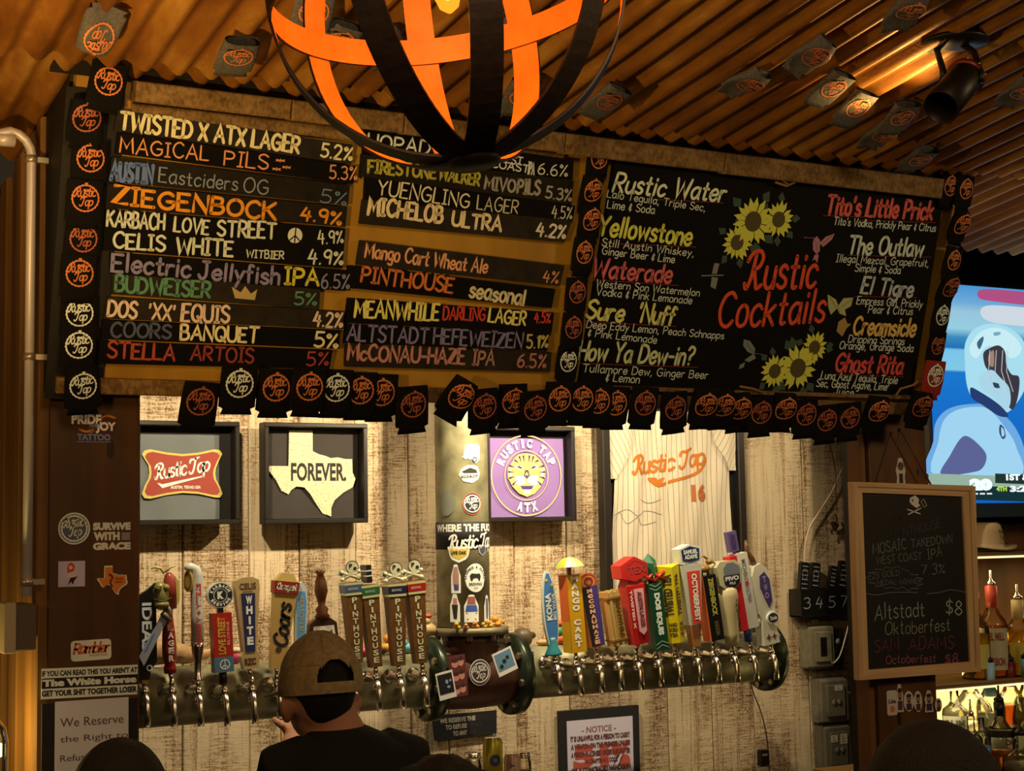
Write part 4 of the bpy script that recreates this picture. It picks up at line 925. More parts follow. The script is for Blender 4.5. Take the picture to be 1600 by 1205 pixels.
jb = thing('junction_box', 'dark junction box at the foot of the conduit on the outer left wall', 'electrical box', T((a.x+b.x)/2, cyy-.03, (a.z+b.z)/2))
w2, h2 = (b.x-a.x)/2, (a.z-b.z)/2
m = MB(); m.box(-w2, w2, 0, .12, -h2, h2, bev=.003); m.build('box_body', mat('brown_grey_enamel', (84, 74, 66), .5), jb)
m = MB(); m.box(-w2-.022, -w2+.001, -.003, .123, -h2-.005, h2+.004, bev=.002); m.build('cover', mat('pale_grey_enamel', (168, 158, 136), .5), jb)
# wall lantern at the lower left edge
lp = YP(3.42).pt(-17, 1168)
ln_ = thing('glass_lantern', 'clear glass dome lantern glowing at the lower left edge of the picture', 'lamp', T(*lp))
m = MB(); m.lathe([(.006, .062), (.020, .056), (.033, .038), (.038, .012), (.038, -.075), (.034, -.09)], 24, RX(PI/2), cap=False); m.build('glass_dome', glassy('clear_glass', (.95, .93, .85)), ln_)
m = MB(); m.lathe([(.02, -.02), (.026, -.02), (.026, .006), (.02, .006)], 20, RX(PI/2)); m.build('ribbed_collar', mat('opal_collar', (235, 240, 200), .4, emit=2.2, ecol=(.9, .95, .5)), ln_)
m = MB(); m.lathe([(.04, -.11), (.042, -.1), (.036, -.088), (.01, -.088)], 20, RX(PI/2)); m.build('base', m_can, ln_)
m = MB(); m.tube([(0, 0, -.105), (.03, .06, -.105), (XS-lp.x, .08, -.105)], .006, 8); m.build('bracket', m_can, ln_)
light('POINT', 'lantern_light', lp+Vector((-.05, .12, .0)), 4, (1, .66, .16), shadow_soft_size=.02)
# ================================================================== FRAMED SHIRTS
m_frame = mat('black_frame', (30, 27, 24), .45, bump=.05)
m_glass = glassy('frame_glass', ior=1.12)
def shadowbox(px0, py0, px1, py1, label, cloth, fw=.014, depth=.055, name='framed_shirt', cloth_in=(0, 1, 0, 1), hidden_left=False):
    y_ = 4.695-.02
    fp = YP(y_-depth); c_u, c_v, hw, hh = pbox(fp, px0, py0, px1, py1)
    t = thing(name, label, 'picture frame', fp.M(fp.P(c_u, c_v)))
    for k, (x0, x1, y0, y1) in enumerate(((-hw, hw, hh-fw, hh), (-hw, hw, -hh, -hh+fw), (-hw, -hw+fw, -hh+fw, hh-fw), (hw-fw, hw, -hh+fw, hh-fw))):
        MB().box(x0, x1, y0, y1, -depth, 0, bev=.002).build('frame_rail', m_frame, t)
    MB().box(-hw+fw, hw-fw, -hh+fw, hh-fw, -depth, -depth+.006).build('backing', mat('frame_backing', (24, 22, 21), .8), t)
    iw, ih = hw-fw-.002, hh-fw-.002
    x0 = -iw+2*iw*cloth_in[0]; x1 = -iw+2*iw*cloth_in[1]; y0 = -ih+2*ih*cloth_in[2]; y1 = -ih+2*ih*cloth_in[3]
    # folded cloth with soft creases
    vs = []; fs = []; n = 18
    rnd = Vector((px0, py0, 0))
    zc = -depth+.010
    for j in range(n+1):
        for i in range(n+1):
            x = x0+(x1-x0)*i/n; y2 = y0+(y1-y0)*j/n
            vs.append((x, y2, zc+.006*mnoise.noise(Vector((x*14, y2*9, 0))+rnd)))
    for j in range(n):
        for i in range(n): a = j*(n+1)+i; fs.append((a, a+1, a+n+2, a+n+1))
    mb = MB(); mb.add(vs, fs, True); cl_ = mb.build('folded_shirt', cloth, t)
    MB().box(-hw+fw, hw-fw, -hh+fw, hh-fw, -.012, -.0105).build('glass', m_glass, t)
    zp = -depth+.0165
    return t, cl_, hw, hh, iw, ih, zp
cl_slate = mat('slate_jersey_cloth', (116, 126, 132), .9, bump=.3, bscale=200)
t, cl_, hw, hh, iw, ih, zp = shadowbox(212, 658, 375, 820, 'black shadow-box frame with slate shirt and red and gold bowtie logo, leftmost', cl_slate, cloth_in=(0, .88, 0, .92))
BT = [(-1, .72), (-.94, .86), (-.8, .92), (-.4, .80), (0, .74), (.4, .80), (.8, .94), (.94, .90), (1, .76), (.92, .5), (.84, .2), (.82, 0), (.84, -.25), (.95, -.55), (1, -.8), (.94, -.95), (.8, -.94), (.4, -.80), (0, -.76), (-.4, -.84), (-.8, -.98), (-.94, -.95), (-1, -.8), (-.94, -.5), (-.84, -.2), (-.82, 0), (-.84, .3), (-.94, .55)]
cx_, kx, ky = -.05*iw, iw*.86, ih*.56
m = MB(); m.prism([(cx_+x*kx, y*ky) for x, y in BT], zp, zp+.0008); m.build('gold_edge', paint((206, 176, 82)), cl_)
m = MB(); m.prism([(cx_+x*kx*.93, y*ky*.89) for x, y in BT], zp+.0009, zp+.0014); m.build('red_field', paint((158, 62, 42)), cl_)
m = MB(); rustic(m, cx_, ky*.12, kx*1.35, zp+.002, 1.15, False, None, .16); ribbon(m, [(cx_-kx*.62, -ky*.38), (cx_-kx*.5, -ky*.50), (cx_-kx*.2, -ky*.38), (cx_+kx*.5, -ky*.12)], [.002, .011, .009, .004], zp+.002); block(m, 'AUSTIN, TEXAS USA', cx_-kx*.3, cx_+kx*.45, -ky*.62, -ky*.48, zp+.002, .03); m.build('lettering', paint((230, 220, 190)), cl_)
cl_char = mat('charcoal_cloth', (58, 56, 56), .9, bump=.3, bscale=200)
t, cl_, hw, hh, iw, ih, zp = shadowbox(414, 661, 575, 818, 'black shadow-box frame with a cream Texas silhouette on charcoal cloth', cl_char)
def tex_speck():
    m = bpy.data.materials.new('speckled_cream_print'); m.use_nodes = True; nt = m.node_tree; b = nt.nodes['Principled BSDF']
    tc = nt.nodes.new('ShaderNodeTexCoord'); n = nt.nodes.new('ShaderNodeTexNoise'); n.inputs['Scale'].default_value = 260; n.inputs['Detail'].default_value = 2
    r = nt.nodes.new('ShaderNodeValToRGB'); r.color_ramp.elements[0].position = .33; r.color_ramp.elements[1].position = .37
    r.color_ramp.elements[0].color = (*srgb((90, 84, 60)), 1); r.color_ramp.elements[1].color = (*srgb((222, 220, 188)), 1)
    nt.links.new(tc.outputs['Object'], n.inputs[0]); nt.links.new(n.outputs[0], r.inputs[0]); nt.links.new(r.outputs[0], b.inputs['Base Color']); b.inputs['Roughness'].default_value = .9
    return m
m = MB(); m.prism([(x*iw*.93, y*ih*.96) for x, y in TEX], zp, zp+.0008); m.build('state_silhouette', tex_speck(), cl_)
m = MB(); block(m, 'FOREVER.', -iw*.47, iw*.72, -ih*.17, ih*.24, zp+.0013, .03); m.build('lettering', paint((34, 30, 24)), cl_)
cl_purp = mat('purple_cloth', (142, 116, 190), .85, bump=.2, bscale=200)
t, cl_, hw, hh, iw, ih, zp = shadowbox(761, 666, 900, 815, 'black shadow-box frame with a purple shirt and round tiger crest', cl_purp, cloth_in=(0, .98, 0, .92))
R_ = iw*.88; cy_ = -ih*.03
m = MB(); m.ring(0, cy_, R_*.97, R_, zp, 56); m.ring(0, cy_, R_*.60, R_*.62, zp, 48); 
gd = paint((210, 168, 96)); m.build('gold_ring', gd, cl_)
m = MB(); arcblock(m, 'RUSTIC TAP', 0, cy_, R_*.79, R_*.22, -1.25, 1.25, zp+.0002, .06); arcblock(m, 'XTA', 0, cy_, R_*.79, R_*.24, PI-.38, PI+.38, zp+.0002, .06, inward=True); m.build('lettering', paint((232, 222, 214)), cl_)
# tiger face: head outline, muzzle, eyes, stripes, teeth
k = R_*.56; m = MB()
m.poly([(-.62*k, .72*k+cy_), (-.40*k, .92*k+cy_), (0, .96*k+cy_), (.42*k, .92*k+cy_), (.66*k, .70*k+cy_), (.95*k, .30*k+cy_), (.92*k, -.1*k+cy_), (.70*k, -.5*k+cy_), (.40*k, -.80*k+cy_), (0, -.95*k+cy_), (-.40*k, -.80*k+cy_), (-.72*k, -.5*k+cy_), (-.95*k, -.1*k+cy_), (-.95*k, .30*k+cy_)], zp+.0002); m.build('tiger_head', paint((206, 166, 84)), cl_)
m = MB()
for s_ in (-1, 1):
    m.poly([(s_*.1*k, -.05*k+cy_), (s_*.55*k, -.0*k+cy_), (s_*.62*k, -.35*k+cy_), (s_*.3*k, -.45*k+cy_), (s_*.05*k, -.3*k+cy_)], zp+.0004)
    m.poly([(s_*.2*k, .38*k+cy_), (s_*.5*k, .48*k+cy_), (s_*.56*k, .34*k+cy_), (s_*.26*k, .26*k+cy_)], zp+.0004)
    m.poly([(s_*.78*k, .3*k+cy_), (s_*.92*k, .1*k+cy_), (s_*.72*k, -.1*k+cy_)], zp+.0004)
m.poly([(-.2*k, -.62*k+cy_), (.2*k, -.62*k+cy_), (.16*k, -.8*k+cy_), (-.16*k, -.8*k+cy_)], zp+.0004); m.build('tiger_white', paint((228, 216, 206)), cl_)
m = MB()
for s_ in (-1, 1):
    for pts in ([(.15, .85), (.12, .6)], [(.35, .82), (.28, .6)], [(.58, .66), (.42, .58)], [(.85, .42), (.62, .36)], [(.9, .15), (.66, .14)], [(.86, -.12), (.64, -.06)], [(.7, -.4), (.5, -.22)], [(.28, .33), (.5, .40)], [(.04, .2), (.14, -.02)]):
        ribbon(m, [(s_*a*k, b*k+cy_) for a, b in pts], [k*.09, k*.03], zp+.0006)
    m.disc(s_*.38*k, .37*k+cy_, k*.06, zp+.0005, zp+.0007, 8)
m.poly([(-.16*k, .0*k+cy_), (.16*k, .0*k+cy_), (0, -.16*k+cy_)], zp+.0006); m.poly([(-.34*k, -.46*k+cy_), (.34*k, -.46*k+cy_), (.22*k, -.62*k+cy_), (-.22*k, -.62*k+cy_)], zp+.0006)
m.build('tiger_stripes', paint((70, 46, 90)), cl_)
# jersey case
y_ = 4.675; dj = .045; fp = YP(y_-dj); c_u, c_v, hw, hh = pbox(fp, 944, 598, 1166, 938)
t = thing('jersey_case', 'tall black display case with a white pinstriped jersey and orange script', 'display case', fp.M(fp.P(c_u, c_v)))
for x0, x1, y0, y1 in ((-hw, hw, hh-.03, hh), (-hw, hw, -hh, -hh+.028), (-hw, -hw+.030, -hh+.028, hh-.03), (hw-.030, hw, -hh+.028, hh-.03)): MB().box(x0, x1, y0, y1, -dj, 0, bev=.003).build('frame_rail', m_frame, t)
MB().box(-hw+.02, hw-.02, -hh+.02, hh-.02, -dj, -dj+.005).build('backing', mat('frame_backing', (24, 22, 21), .8), t)
def jersey_mat():
    m = bpy.data.materials.new('pinstriped_cloth'); m.use_nodes = True; nt = m.node_tree; N = nt.nodes.new; L = nt.links.new; b = nt.nodes['Principled BSDF']
    tc = N('ShaderNodeTexCoord'); sp_ = N('ShaderNodeSeparateXYZ'); L(tc.outputs['UV'], sp_.inputs[0])
    a = N('ShaderNodeMath'); a.operation = 'MULTIPLY'; a.inputs[1].default_value = 1.; L(sp_.outputs[0], a.inputs[0])
    f = N('ShaderNodeMath'); f.operation = 'FRACT'; L(a.outputs[0], f.inputs[0]); c = N('ShaderNodeMath'); c.operation = 'LESS_THAN'; c.inputs[1].default_value = .085; L(f.outputs[0], c.inputs[0])
    mx = N('ShaderNodeMixRGB'); L(c.outputs[0], mx.inputs[0]); mx.inputs[1].default_value = (*srgb((206, 200, 184)), 1); mx.inputs[2].default_value = (*srgb((104, 98, 92)), 1); L(mx.outputs[0], b.inputs['Base Color']); b.inputs['Roughness'].default_value = .9
    return m
m_jer = jersey_mat()
JO = [(945, 610), (1160, 610)]
def jz(x, y2): return -dj+.020+.010*math.sin(x*28+y2*5)*max(0, .7+y2)+.006*mnoise.noise(Vector((x*20, y2*7, 3)))+.004*math.sin(x*70-y2*14)
def cloth_panel(name, rows, nx=40, stripe=.0195, slant=0., zoff=0.):
    """rows: (y, x_left, x_right) top to bottom"""
    vs = []; fs = []; uv = []; ny = 30
    for j in range(ny+1):
        t_ = j/ny*(len(rows)-1); i0 = min(int(t_), len(rows)-2); f = t_-i0
        y2 = rows[i0][0]*(1-f)+rows[i0+1][0]*f; xl = rows[i0][1]*(1-f)+rows[i0+1][1]*f; xr = rows[i0][2]*(1-f)+rows[i0+1][2]*f
        for i in range(nx+1):
            x = xl+(xr-xl)*i/nx; vs.append((x, y2, jz(x, y2)+zoff)); uv.append(((x+slant*y2+.004*math.sin(y2*9+x*12))/stripe, 0))
    for j in range(ny):
        for i in range(nx): a = j*(nx+1)+i; fs.append((a, a+nx+1, a+nx+2, a+1))
    mb = MB(); mb.add(vs, fs, True); me = mb.mesh(name, m_jer); ul_ = me.uv_layers.new(name='UVMap')
    for l in me.loops: ul_.data[l.index].uv = uv[l.vertex_index]
    ob = bpy.data.objects.new(name, me); COL.objects.link(ob); ob.parent = t; return ob
jl = lambda px, py: (fp.at(px, py)[0]-c_u, fp.at(px, py)[1]-c_v)
bl = [jl(960, 640), jl(968, 700), jl(966, 760), jl(962, 870), jl(966, 925)]; br = [jl(1130, 640), jl(1142, 700), jl(1146, 760), jl(1152, 870), jl(1150, 925)]
body = cloth_panel('jersey_body', [(bl[i][1], bl[i][0], br[i][0]) for i in range(5)])
sl = [(jl(950, 640), jl(1000, 640)), (jl(950, 690), jl(990, 690)), (jl(951, 715), jl(984, 715)), (jl(952, 748), jl(966, 735))]
cloth_panel('sleeve', [(a[1], a[0], b[0]) for a, b in sl], 12, slant=.5, zoff=.009)
sl = [(jl(1110, 640), jl(1152, 640)), (jl(1122, 690), jl(1152, 690)), (jl(1134, 715), jl(1152, 715)), (jl(1142, 735), jl(1153, 749))]
cloth_panel('sleeve', [(a[1], a[0], b[0]) for a, b in sl], 12, slant=-.5, zoff=.009)
def jproj(p): return (p[0], p[1], jz(p[0], p[1])+.0022+p[2])
m = MB(); a = jl(993, 742); b = jl(1112, 718); t_ = jl(993, 715)
hand(m, '@ustic', jl(994, 741)[0], jl(994, 741)[1], jl(1058, 741)[0], .062, 1.25, 0, .25, .7, 0, rot=.10); hand(m, '#ap', jl(1066, 738)[0], jl(1066, 732)[1], jl(1108, 738)[0], .060, 1.25, 0, .25, .7, 0, rot=.16)
pts = [jl(1022, 748), jl(1036, 758), jl(1060, 750), jl(1090, 741), jl(1106, 728), jl(1110, 716)]; ribbon(m, smooth(pts, 6), .011, 0)
m.poly([jl(1020, 746), jl(1046, 746), jl(1036, 762)], 0)
m.tf(jproj); m.build('script_lettering', paint((172, 92, 18)), body)
m = MB(); c1 = jl(1086, 784); c2 = jl(1110, 756); block(m, '16', c1[0], c2[0], c1[1], c2[1], 0, .07); m.tf(jproj); m.build('number', paint((160, 84, 36)), body)
m = MB(); p0 = jl(1048, 640); p1 = jl(1051, 925); m.tube([(p0[0]+(p1[0]-p0[0])*k/20, p0[1]+(p1[1]-p0[1])*k/20, jz(p0[0], p0[1]+(p1[1]-p0[1])*k/20)+.003) for k in range(21)], .003, 6); m.build('button_placket', mat('white_piping', (214, 208, 192), .8), body)
m = MB(); 
for q_ in ([(965, 806), (985, 796), (1000, 806), (1015, 798), (1042, 804)], [(968, 815), (975, 800), (985, 818), (1000, 808), (1008, 820), (1030, 815)], [(1005, 780), (1020, 786), (1040, 780)]): ribbon(m, smooth([jl(*p) for p in q_], 6), .0018, 0, ends=False)
m.tf(jproj); m.build('pen_signature', paint((120, 112, 104)), body)
MB().box(-hw+.02, hw-.02, -hh+.02, hh-.02, -.010, -.0085).build('glass', m_glass, t)
# ================================================================== DRAFT PIPES
m_pipe = mat('green_grey_pipe', (146, 146, 118), .45, metal=.3, bump=.3, bscale=14, var=.4)
m_flange = mat('dark_green_flange', (52, 66, 54), .3, metal=.45, bump=.15, bscale=20, var=.3)
m_bolt = mat('steel_bolt', (170, 160, 140), .3, metal=.9)
PY = 4.42; PR = .083; pp = YP(PY)
zl = pp.pt(216, 1090).z; zr = pp.pt(1000, 1040).z; PZ = (zl+zr)/2; xl_ = pp.pt(150, 1090).x
tu, tv = pp.at(735, 1048)
tc_ = Vector((pp.pt(735, 1048).x, PY, PZ)); xfl = pp.pt(668, 1060).x; xfr = pp.pt(798, 1050).x; xend = pp.pt(1196, 1010).x
QX = RZ(-PI/2)    # lathe axis -> +X
def pipe(name, label, x0, x1):
    t = thing(name, label, 'pipe', T((x0+x1)/2, PY, PZ)); h = (x1-x0)/2
    m = MB(); m.lathe([(PR, -h), (PR, -h*.5), (PR, 0), (PR, h*.5), (PR, h)], 40, QX); m.build('pipe_body', m_pipe, t); return t
pl_ = pipe('draft_pipe', 'long grey green steel pipe with beer taps, left of the riser column', xl_, xfl-.02)
pr_ = pipe('draft_pipe', 'long grey green steel pipe with beer taps, right of the riser column', xfr+.02, xend)
def flange(x, parent, R_=.128, th=.016, loc0=None, nb=8):
    m = MB(); m.lathe([(PR, -th*1.7), (PR+.012, -th), (R_, -th), (R_, th), (PR+.012, th), (PR, th*1.7)], 40, T(x, 0, 0) @ QX); f = m.build('flange', m_flange, parent)
    for k in range(nb):
        a = 2*PI*k/nb+.2
        m = MB(); m.lathe([(.011, -th-.011), (.012, -th-.009), (.012, th+.009), (.011, th+.011)], 6, T(x, math.cos(a)*(R_-.020), math.sin(a)*(R_-.020)) @ QX, smooth=False); m.build('bolt', m_bolt, f)
m = flange(xend-(xfr+.02+xend)/2-.004, pr_, .118, .012)
tee = thing('pipe_tee', 'big dark brown pipe tee with green flanges joining riser and both tap pipes', 'pipe fitting', T(*tc_))
hx = (xfr-xfl)/2
m_tee = mat('brown_painted_iron', (84, 52, 42), .5, bump=.25, bscale=16, var=.3)
m = MB(); m.lathe([(PR*1.04, -hx+.012), (PR*1.16, -hx*.7), (PR*1.22, 0), (PR*1.16, hx*.7), (PR*1.04, hx-.012)], 40, T(0, 0, 0) @ QX); m.build('tee_body', m_tee, tee)
zf = pp.pt(730, 984).z-PZ
m = MB(); m.lathe([(PR*1.16, 0), (PR*1.1, zf*.45), (PR*1.02, zf*.75), (PR*1.12, zf-.012)], 36, RX(PI/2)); m.build('tee_neck', m_tee, tee)
flange(-hx-.0, tee); flange(hx+.0, tee)
fr_ = (pp.at(784, 984)[0]-pp.at(672, 984)[0])/2*.97
m = MB(); m.lathe([(PR, -.014), (fr_, -.014), (fr_, .008), (PR, .010)], 40, T(0, 0, zf) @ RX(PI/2)); tf_ = m.build('top_flange', mat('worn_grey_flange', (130, 124, 100), .5, metal=.4, var=.3, bump=.1, bscale=10), tee)
for k in range(8):
    a = 2*PI*k/8+.3; m = MB(); m.lathe([(.010, -.03), (.011, -.015), (.011, -.013)], 6, T(math.cos(a)*(fr_-.02), math.sin(a)*(fr_-.02), zf) @ RX(PI/2), smooth=False); m.build('bolt', m_bolt, tf_)
ztop = 2.85
col_x = pp.pt(722, 800).x
riser = thing('riser_pipe', 'vertical grey steel pipe column covered in stickers between the framed shirts', 'pipe', T(col_x, PY, PZ+zf+.012))
m = MB(); n_ = ztop-(PZ+zf+.012); m.lathe([(PR, 0), (PR, n_*.25), (PR, n_*.5), (PR, n_*.75), (PR, n_)], 44, RX(PI/2)); m.build('pipe_body', m_pipe, riser)
m = MB(); zc_ = YP(PY-PR).pt(722, 832).z-(PZ+zf+.012); dz = .052
m.lathe([(PR+.0006, zc_-dz), (PR+.0012, zc_-dz), (PR+.0012, zc_+dz*.62), (PR+.0006, zc_+dz*.62)], 44, RX(PI/2), cap=False); wrapb = m.build('wrap_sticker', paint((24, 20, 18)), riser)
def cyl(p, r, cx=col_x, base=PZ+zf+.012, toward=None, a0=None):
    """map flat (x, y, h) around the riser; x = 0 faces the camera"""
    a = a0+p[0]/r; return ((r+p[2])*math.sin(a), -(r+p[2])*math.cos(a), p[1])
A0 = math.atan2(-col_x*1.0, PY)      # angle of the line of sight
def rsticker(px, py, w_, h_, label, shape, bg, prints, kind='sticker'):
    # pixel -> angle on the cylinder
    sx = (px-722)/41.; off = math.asin(max(-.97, min(.97, sx)))
    z_ = YP(PY-PR).pt(px, py).z-(PZ+zf+.012)
    a0 = A0+off
    def fn(p): return cyl((p[0], p[1]+z_, p[2]), PR, a0=a0)
    def flatpoly(pts, h):
        m = MB()
        # slice the outline in vertical strips so that it follows the curve
        n = 10; xs_ = [min(p[0] for p in pts)+(max(p[0] for p in pts)-min(p[0] for p in pts))*i/n for i in range(n+1)]
        cols_ = []
        for x in xs_:
            ys = []
            for i in range(len(pts)):
                (xa, ya), (xb, yb_) = pts[i-1], pts[i]
                if (xa-x)*(xb-x) <= 0 and xa != xb: ys.append(ya+(yb_-ya)*(x-xa)/(xb-xa))
            cols_.append((x, min(ys), max(ys)) if ys else (x, 0, 0))
        vs = []; fs = []
        for x, lo, hi in cols_: vs += [(x, lo, h), (x, hi, h)]
        for i in range(n): fs.append((2*i, 2*i+2, 2*i+3, 2*i+1))
        m.add(vs, fs, True); return m
    if shape == 'oval': pts = [(w_/2*math.cos(2*PI*k/32), h_/2*math.sin(2*PI*k/32)) for k in range(32)]
    elif shape == 'rect': pts = [(-w_/2, -h_/2), (w_/2, -h_/2), (w_/2, h_/2), (-w_/2, h_/2)]
    else: pts = [(x*w_/2, y_*h_/2) for x, y_ in shape]
    m = flatpoly(pts, .0014); m.tf(fn); o = m.build('riser_sticker', paint(bg), M=riser.matrix_world.copy()); tag(o, label, 'sticker')
    for nm, col, f in prints:
        m = MB(); r_ = f(m)
        if isinstance(r_, list):
            for q in r_:
                mm = flatpoly(q, .0018); m.v += mm.v and []; m.add([tuple(v) for v in mm.v], mm.f)
        m.tf(fn); m.build(nm, paint(col), o)
    return o
# wrap lettering
def wfn(p): return cyl((p[0], p[1]+zc_, p[2]), PR, a0=A0)
m = MB(); block(m, 'WHERE THE FUCK', -.098, .135, .002, .026, .0016, .05); rustic(m, .035, -.025, .16, .0018, 1.15, False, None, .05); m.tf(wfn); m.build('lettering', paint((230, 222, 206)), wrapb)
CAMP = [(-1, -.35), (-.8, -.3), (-.6, -.6), (-.6, .7), (-.45, 1), (.9, 1), (1, .8), (1, -.6), (.7, -.75), (.7, -1), (.35, -1), (.3, -.7)]
rsticker(737, 709, .062, .058, 'pale blue camper trailer sticker at the top of the riser pipe', CAMP, (196, 214, 204), [('lettering', (60, 90, 80), lambda m: block(m, 'SNACK STAND', -.012, .027, .019, .025, .0019, .02)), ('window', (200, 186, 170), lambda m: [[(-.002, .0), (.024, .0), (.024, .016), (-.002, .016)]]), ('wheel', (60, 60, 54), lambda m: m.ring(.012, -.018, .005, .0085, .0022, 14))])
rsticker(735, 741, .070, .056, 'black and cream scroll sticker under the camper sticker', [(-1, -.1), (-.8, .6), (-.2, 1), (.5, 1), (.9, .7), (1, .1), (.9, -.5), (.2, -1), (-.6, -.8)], (196, 184, 150), [('dark_scroll', (40, 36, 30), lambda m: [[(-.026, .008), (0, .02), (.026, .012), (.02, .003), (-.02, .003)], [(-.028, -.012), (.028, -.010), (.028, -.002), (-.028, -.004)]]), ('lettering', (190, 180, 150), lambda m: block(m, 'THICK WALL', -.026, .026, -.0105, -.0035, .0022, .02))])
rsticker(738, 787, .066, .070, 'round orange-edged dark badge sticker on the riser pipe', 'oval', (196, 96, 56), [('dark_disc', (42, 34, 30), lambda m: [[(.030*math.cos(2*PI*k/28), .032*math.sin(2*PI*k/28)) for k in range(28)]]), ('badge', (222, 210, 190), lambda m: emblem(m, 0, 0, .027, .0024))])
rsticker(699, 786, .056, .078, 'worn transparent oval sticker on the left of the riser pipe', 'oval', (120, 116, 90), [])
rsticker(716, 867, .072, .050, 'gold and cream half-round brewery sticker with a crown edge on the riser', [(-1, 1), (1, 1), (.95, .1), (.6, -.6), (0, -1), (-.6, -.6), (-.95, .1)], (226, 216, 186), [('gold_field', (206, 168, 60), lambda m: [[(-.030, .020), (.030, .020), (.024, -.004), (0, -.016), (-.024, -.004)]]), ('lettering', (36, 30, 20), lambda m: block(m, 'LIVE OAK', -.024, .024, .000, .011, .0022, .06))])
rsticker(752, 860, .038, .036, 'small grey shield sticker at the right of the riser pipe', [(-1, .8), (0, 1), (1, .8), (.8, -.4), (0, -1), (-.8, -.4)], (150, 140, 130), [('shield', (70, 66, 70), lambda m: [[(-.013, .012), (.013, .012), (.010, -.006), (0, -.013), (-.010, -.006)]])])
rsticker(741, 903, .072, .088, 'round white brewery sticker with a black bear on the riser pipe', 'oval', (226, 220, 208), [('bear', (34, 32, 30), lambda m: [[(-.020, .006), (-.014, .014), (.0, .012), (.014, .013), (.018, .004), (.016, -.010), (.010, -.010), (.008, -.002), (-.008, -.001), (-.010, -.010), (-.016, -.010)]]), ('lettering', (60, 56, 52), lambda m: (arcblock(m, 'FRIENDS & ALLIES', 0, 0, .033, .008, -1.7, 1.7, .0022, .04), block(m, 'BREWING', -.022, .022, -.024, -.015, .0022, .02), block(m, 'ATX', -.007, .007, -.034, -.029, .0022, .02))[0] and None)])
fig = [(-.3, 1), (.3, 1), (.5, .6), (.8, .2), (.6, -.3), (.8, -1), (-.8, -1), (-.6, -.3), (-.8, .2), (-.5, .6)]
rsticker(711, 905, .038, .088, 'tall die-cut sticker of a woman in pale clothes on the riser', fig, (224, 214, 202), [('figure', (170, 120, 96), lambda m: [[(-.006, .036), (.006, .036), (.010, .01), (.008, -.02), (-.008, -.02), (-.010, .01)]]), ('trousers', (70, 60, 90), lambda m: [[(-.007, -.016), (.008, -.016), (.010, -.036), (-.006, -.036)]])])
rsticker(709, 951, .040, .086, 'die-cut sticker of a long-haired woman in black, low on the riser', fig, (222, 212, 200), [('figure', (180, 120, 92), lambda m: [[(-.005, .030), (.007, .030), (.008, .012), (-.006, .010)]]), ('dark_clothes', (34, 30, 28), lambda m: [[(-.010, .010), (.010, .010), (.006, -.034), (-.004, -.034)]])])
rsticker(734, 951, .058, .084, 'die-cut sticker of a dog in a blue jacket, low on the riser', fig, (226, 218, 208), [('dog_head', (150, 84, 66), lambda m: [[(-.012, .036), (.012, .036), (.014, .012), (-.014, .012)]]), ('blue_jacket', (52, 84, 140), lambda m: [[(-.018, .010), (.018, .010), (.020, -.010), (-.020, -.010)]]), ('crossed_legs', (40, 34, 34), lambda m: (ribbon(m, [(-.016, -.014), (.014, -.034)], .0025, .002), ribbon(m, [(.016, -.014), (-.014, -.034)], .0025, .002))[0])])
rsticker(757, 951, .036, .080, 'grey die-cut sticker of a standing woman at the right low on the riser', fig, (214, 206, 194), [('figure', (96, 88, 80), lambda m: [[(-.006, .030), (.006, .030), (.008, -.01), (.004, -.032), (-.005, -.032)]])])
# ================================================================== BEER TAPS
m_chr = mat('chrome', (238, 234, 224), .2, metal=1.)
TY = PY-PR-.068; TP = YP(TY)
def mpp(px, py):
    a = TP.pt(px, py); return (TP.pt(px+1, py)-a).length, (TP.pt(px, py-1)-a).length
FA = {}
m = MB(); m.lathe([(.021, -.070), (.021, -.065), (.016, -.063), (.013, -.04), (.009, -.012), (.009, 0)], 20, RZ(PI)); FA['shank'] = m.mesh('shank', m_chr)
m = MB(); m.lathe([(.006, -.030), (.0115, -.026), (.013, -.019), (.0085, -.011), (.0135, -.002), (.0145, .005), (.0105, .013), (.0065, .019), (.0095, .024), (.0065, .030), (.0055, .040)], 18, RX(PI/2)); FA['faucet_body'] = m.mesh('faucet_body', m_chr)
m = MB(); m.tube([(0, 0, -.004), (0, -.016, -.012), (0, -.024, -.030), (0, -.028, -.060), (0, -.029, -.088)], [.0085, .0095, .009, .0085, .0092], 12); FA['spout'] = m.mesh('spout', m_chr)
def tap(fx, fy, label, b=None, t=None, yaw=0.):
    """faucet at pixel (fx, fy); returns the tap and a handle frame drawn in photo pixels (y = 0 at the base)"""
    p = TP.pt(fx, fy); r = thing('beer_tap', label, 'beer tap', T(*p), 'beer taps on the pipes')
    for k in FA:
        o = bpy.data.objects.new(k, FA[k]); COL.objects.link(o); o.parent = r
    p0 = TP.pt(*b); p1 = TP.pt(*t); L_ = math.hypot(t[0]-b[0], t[1]-b[1])
    yv = (p1-p0).normalized(); zv = Vector((-math.sin(yaw), -math.cos(yaw), 0)); zv = (zv-zv.dot(yv)*yv).normalized(); xv = yv.cross(zv)
    mx, _ = mpp(*b); my = (p1-p0).length/L_
    M = Matrix((xv, yv, zv)).transposed().to_4x4(); M.translation = p0-p
    M = M @ Matrix.Diagonal((mx, my, mx, 1))
    # stem from the faucet to the handle
    m = MB(); m.tube([(0, 0, .03), p0-p+yv*.004], [.0055, .007], 10); m.build('stem', m_chr, r)
    return r, M, L_
def part(r, M, name, m, col, **k):
    mt = col if not isinstance(col, tuple) else mat('gloss_%02x%02x%02x' % col, tuple(min(1, c*f) for c, f in zip(srgb(col), (1.05, 1.25, 1.5))), .35)
    o = m.build(name, mt, r); o.matrix_local = M; return o
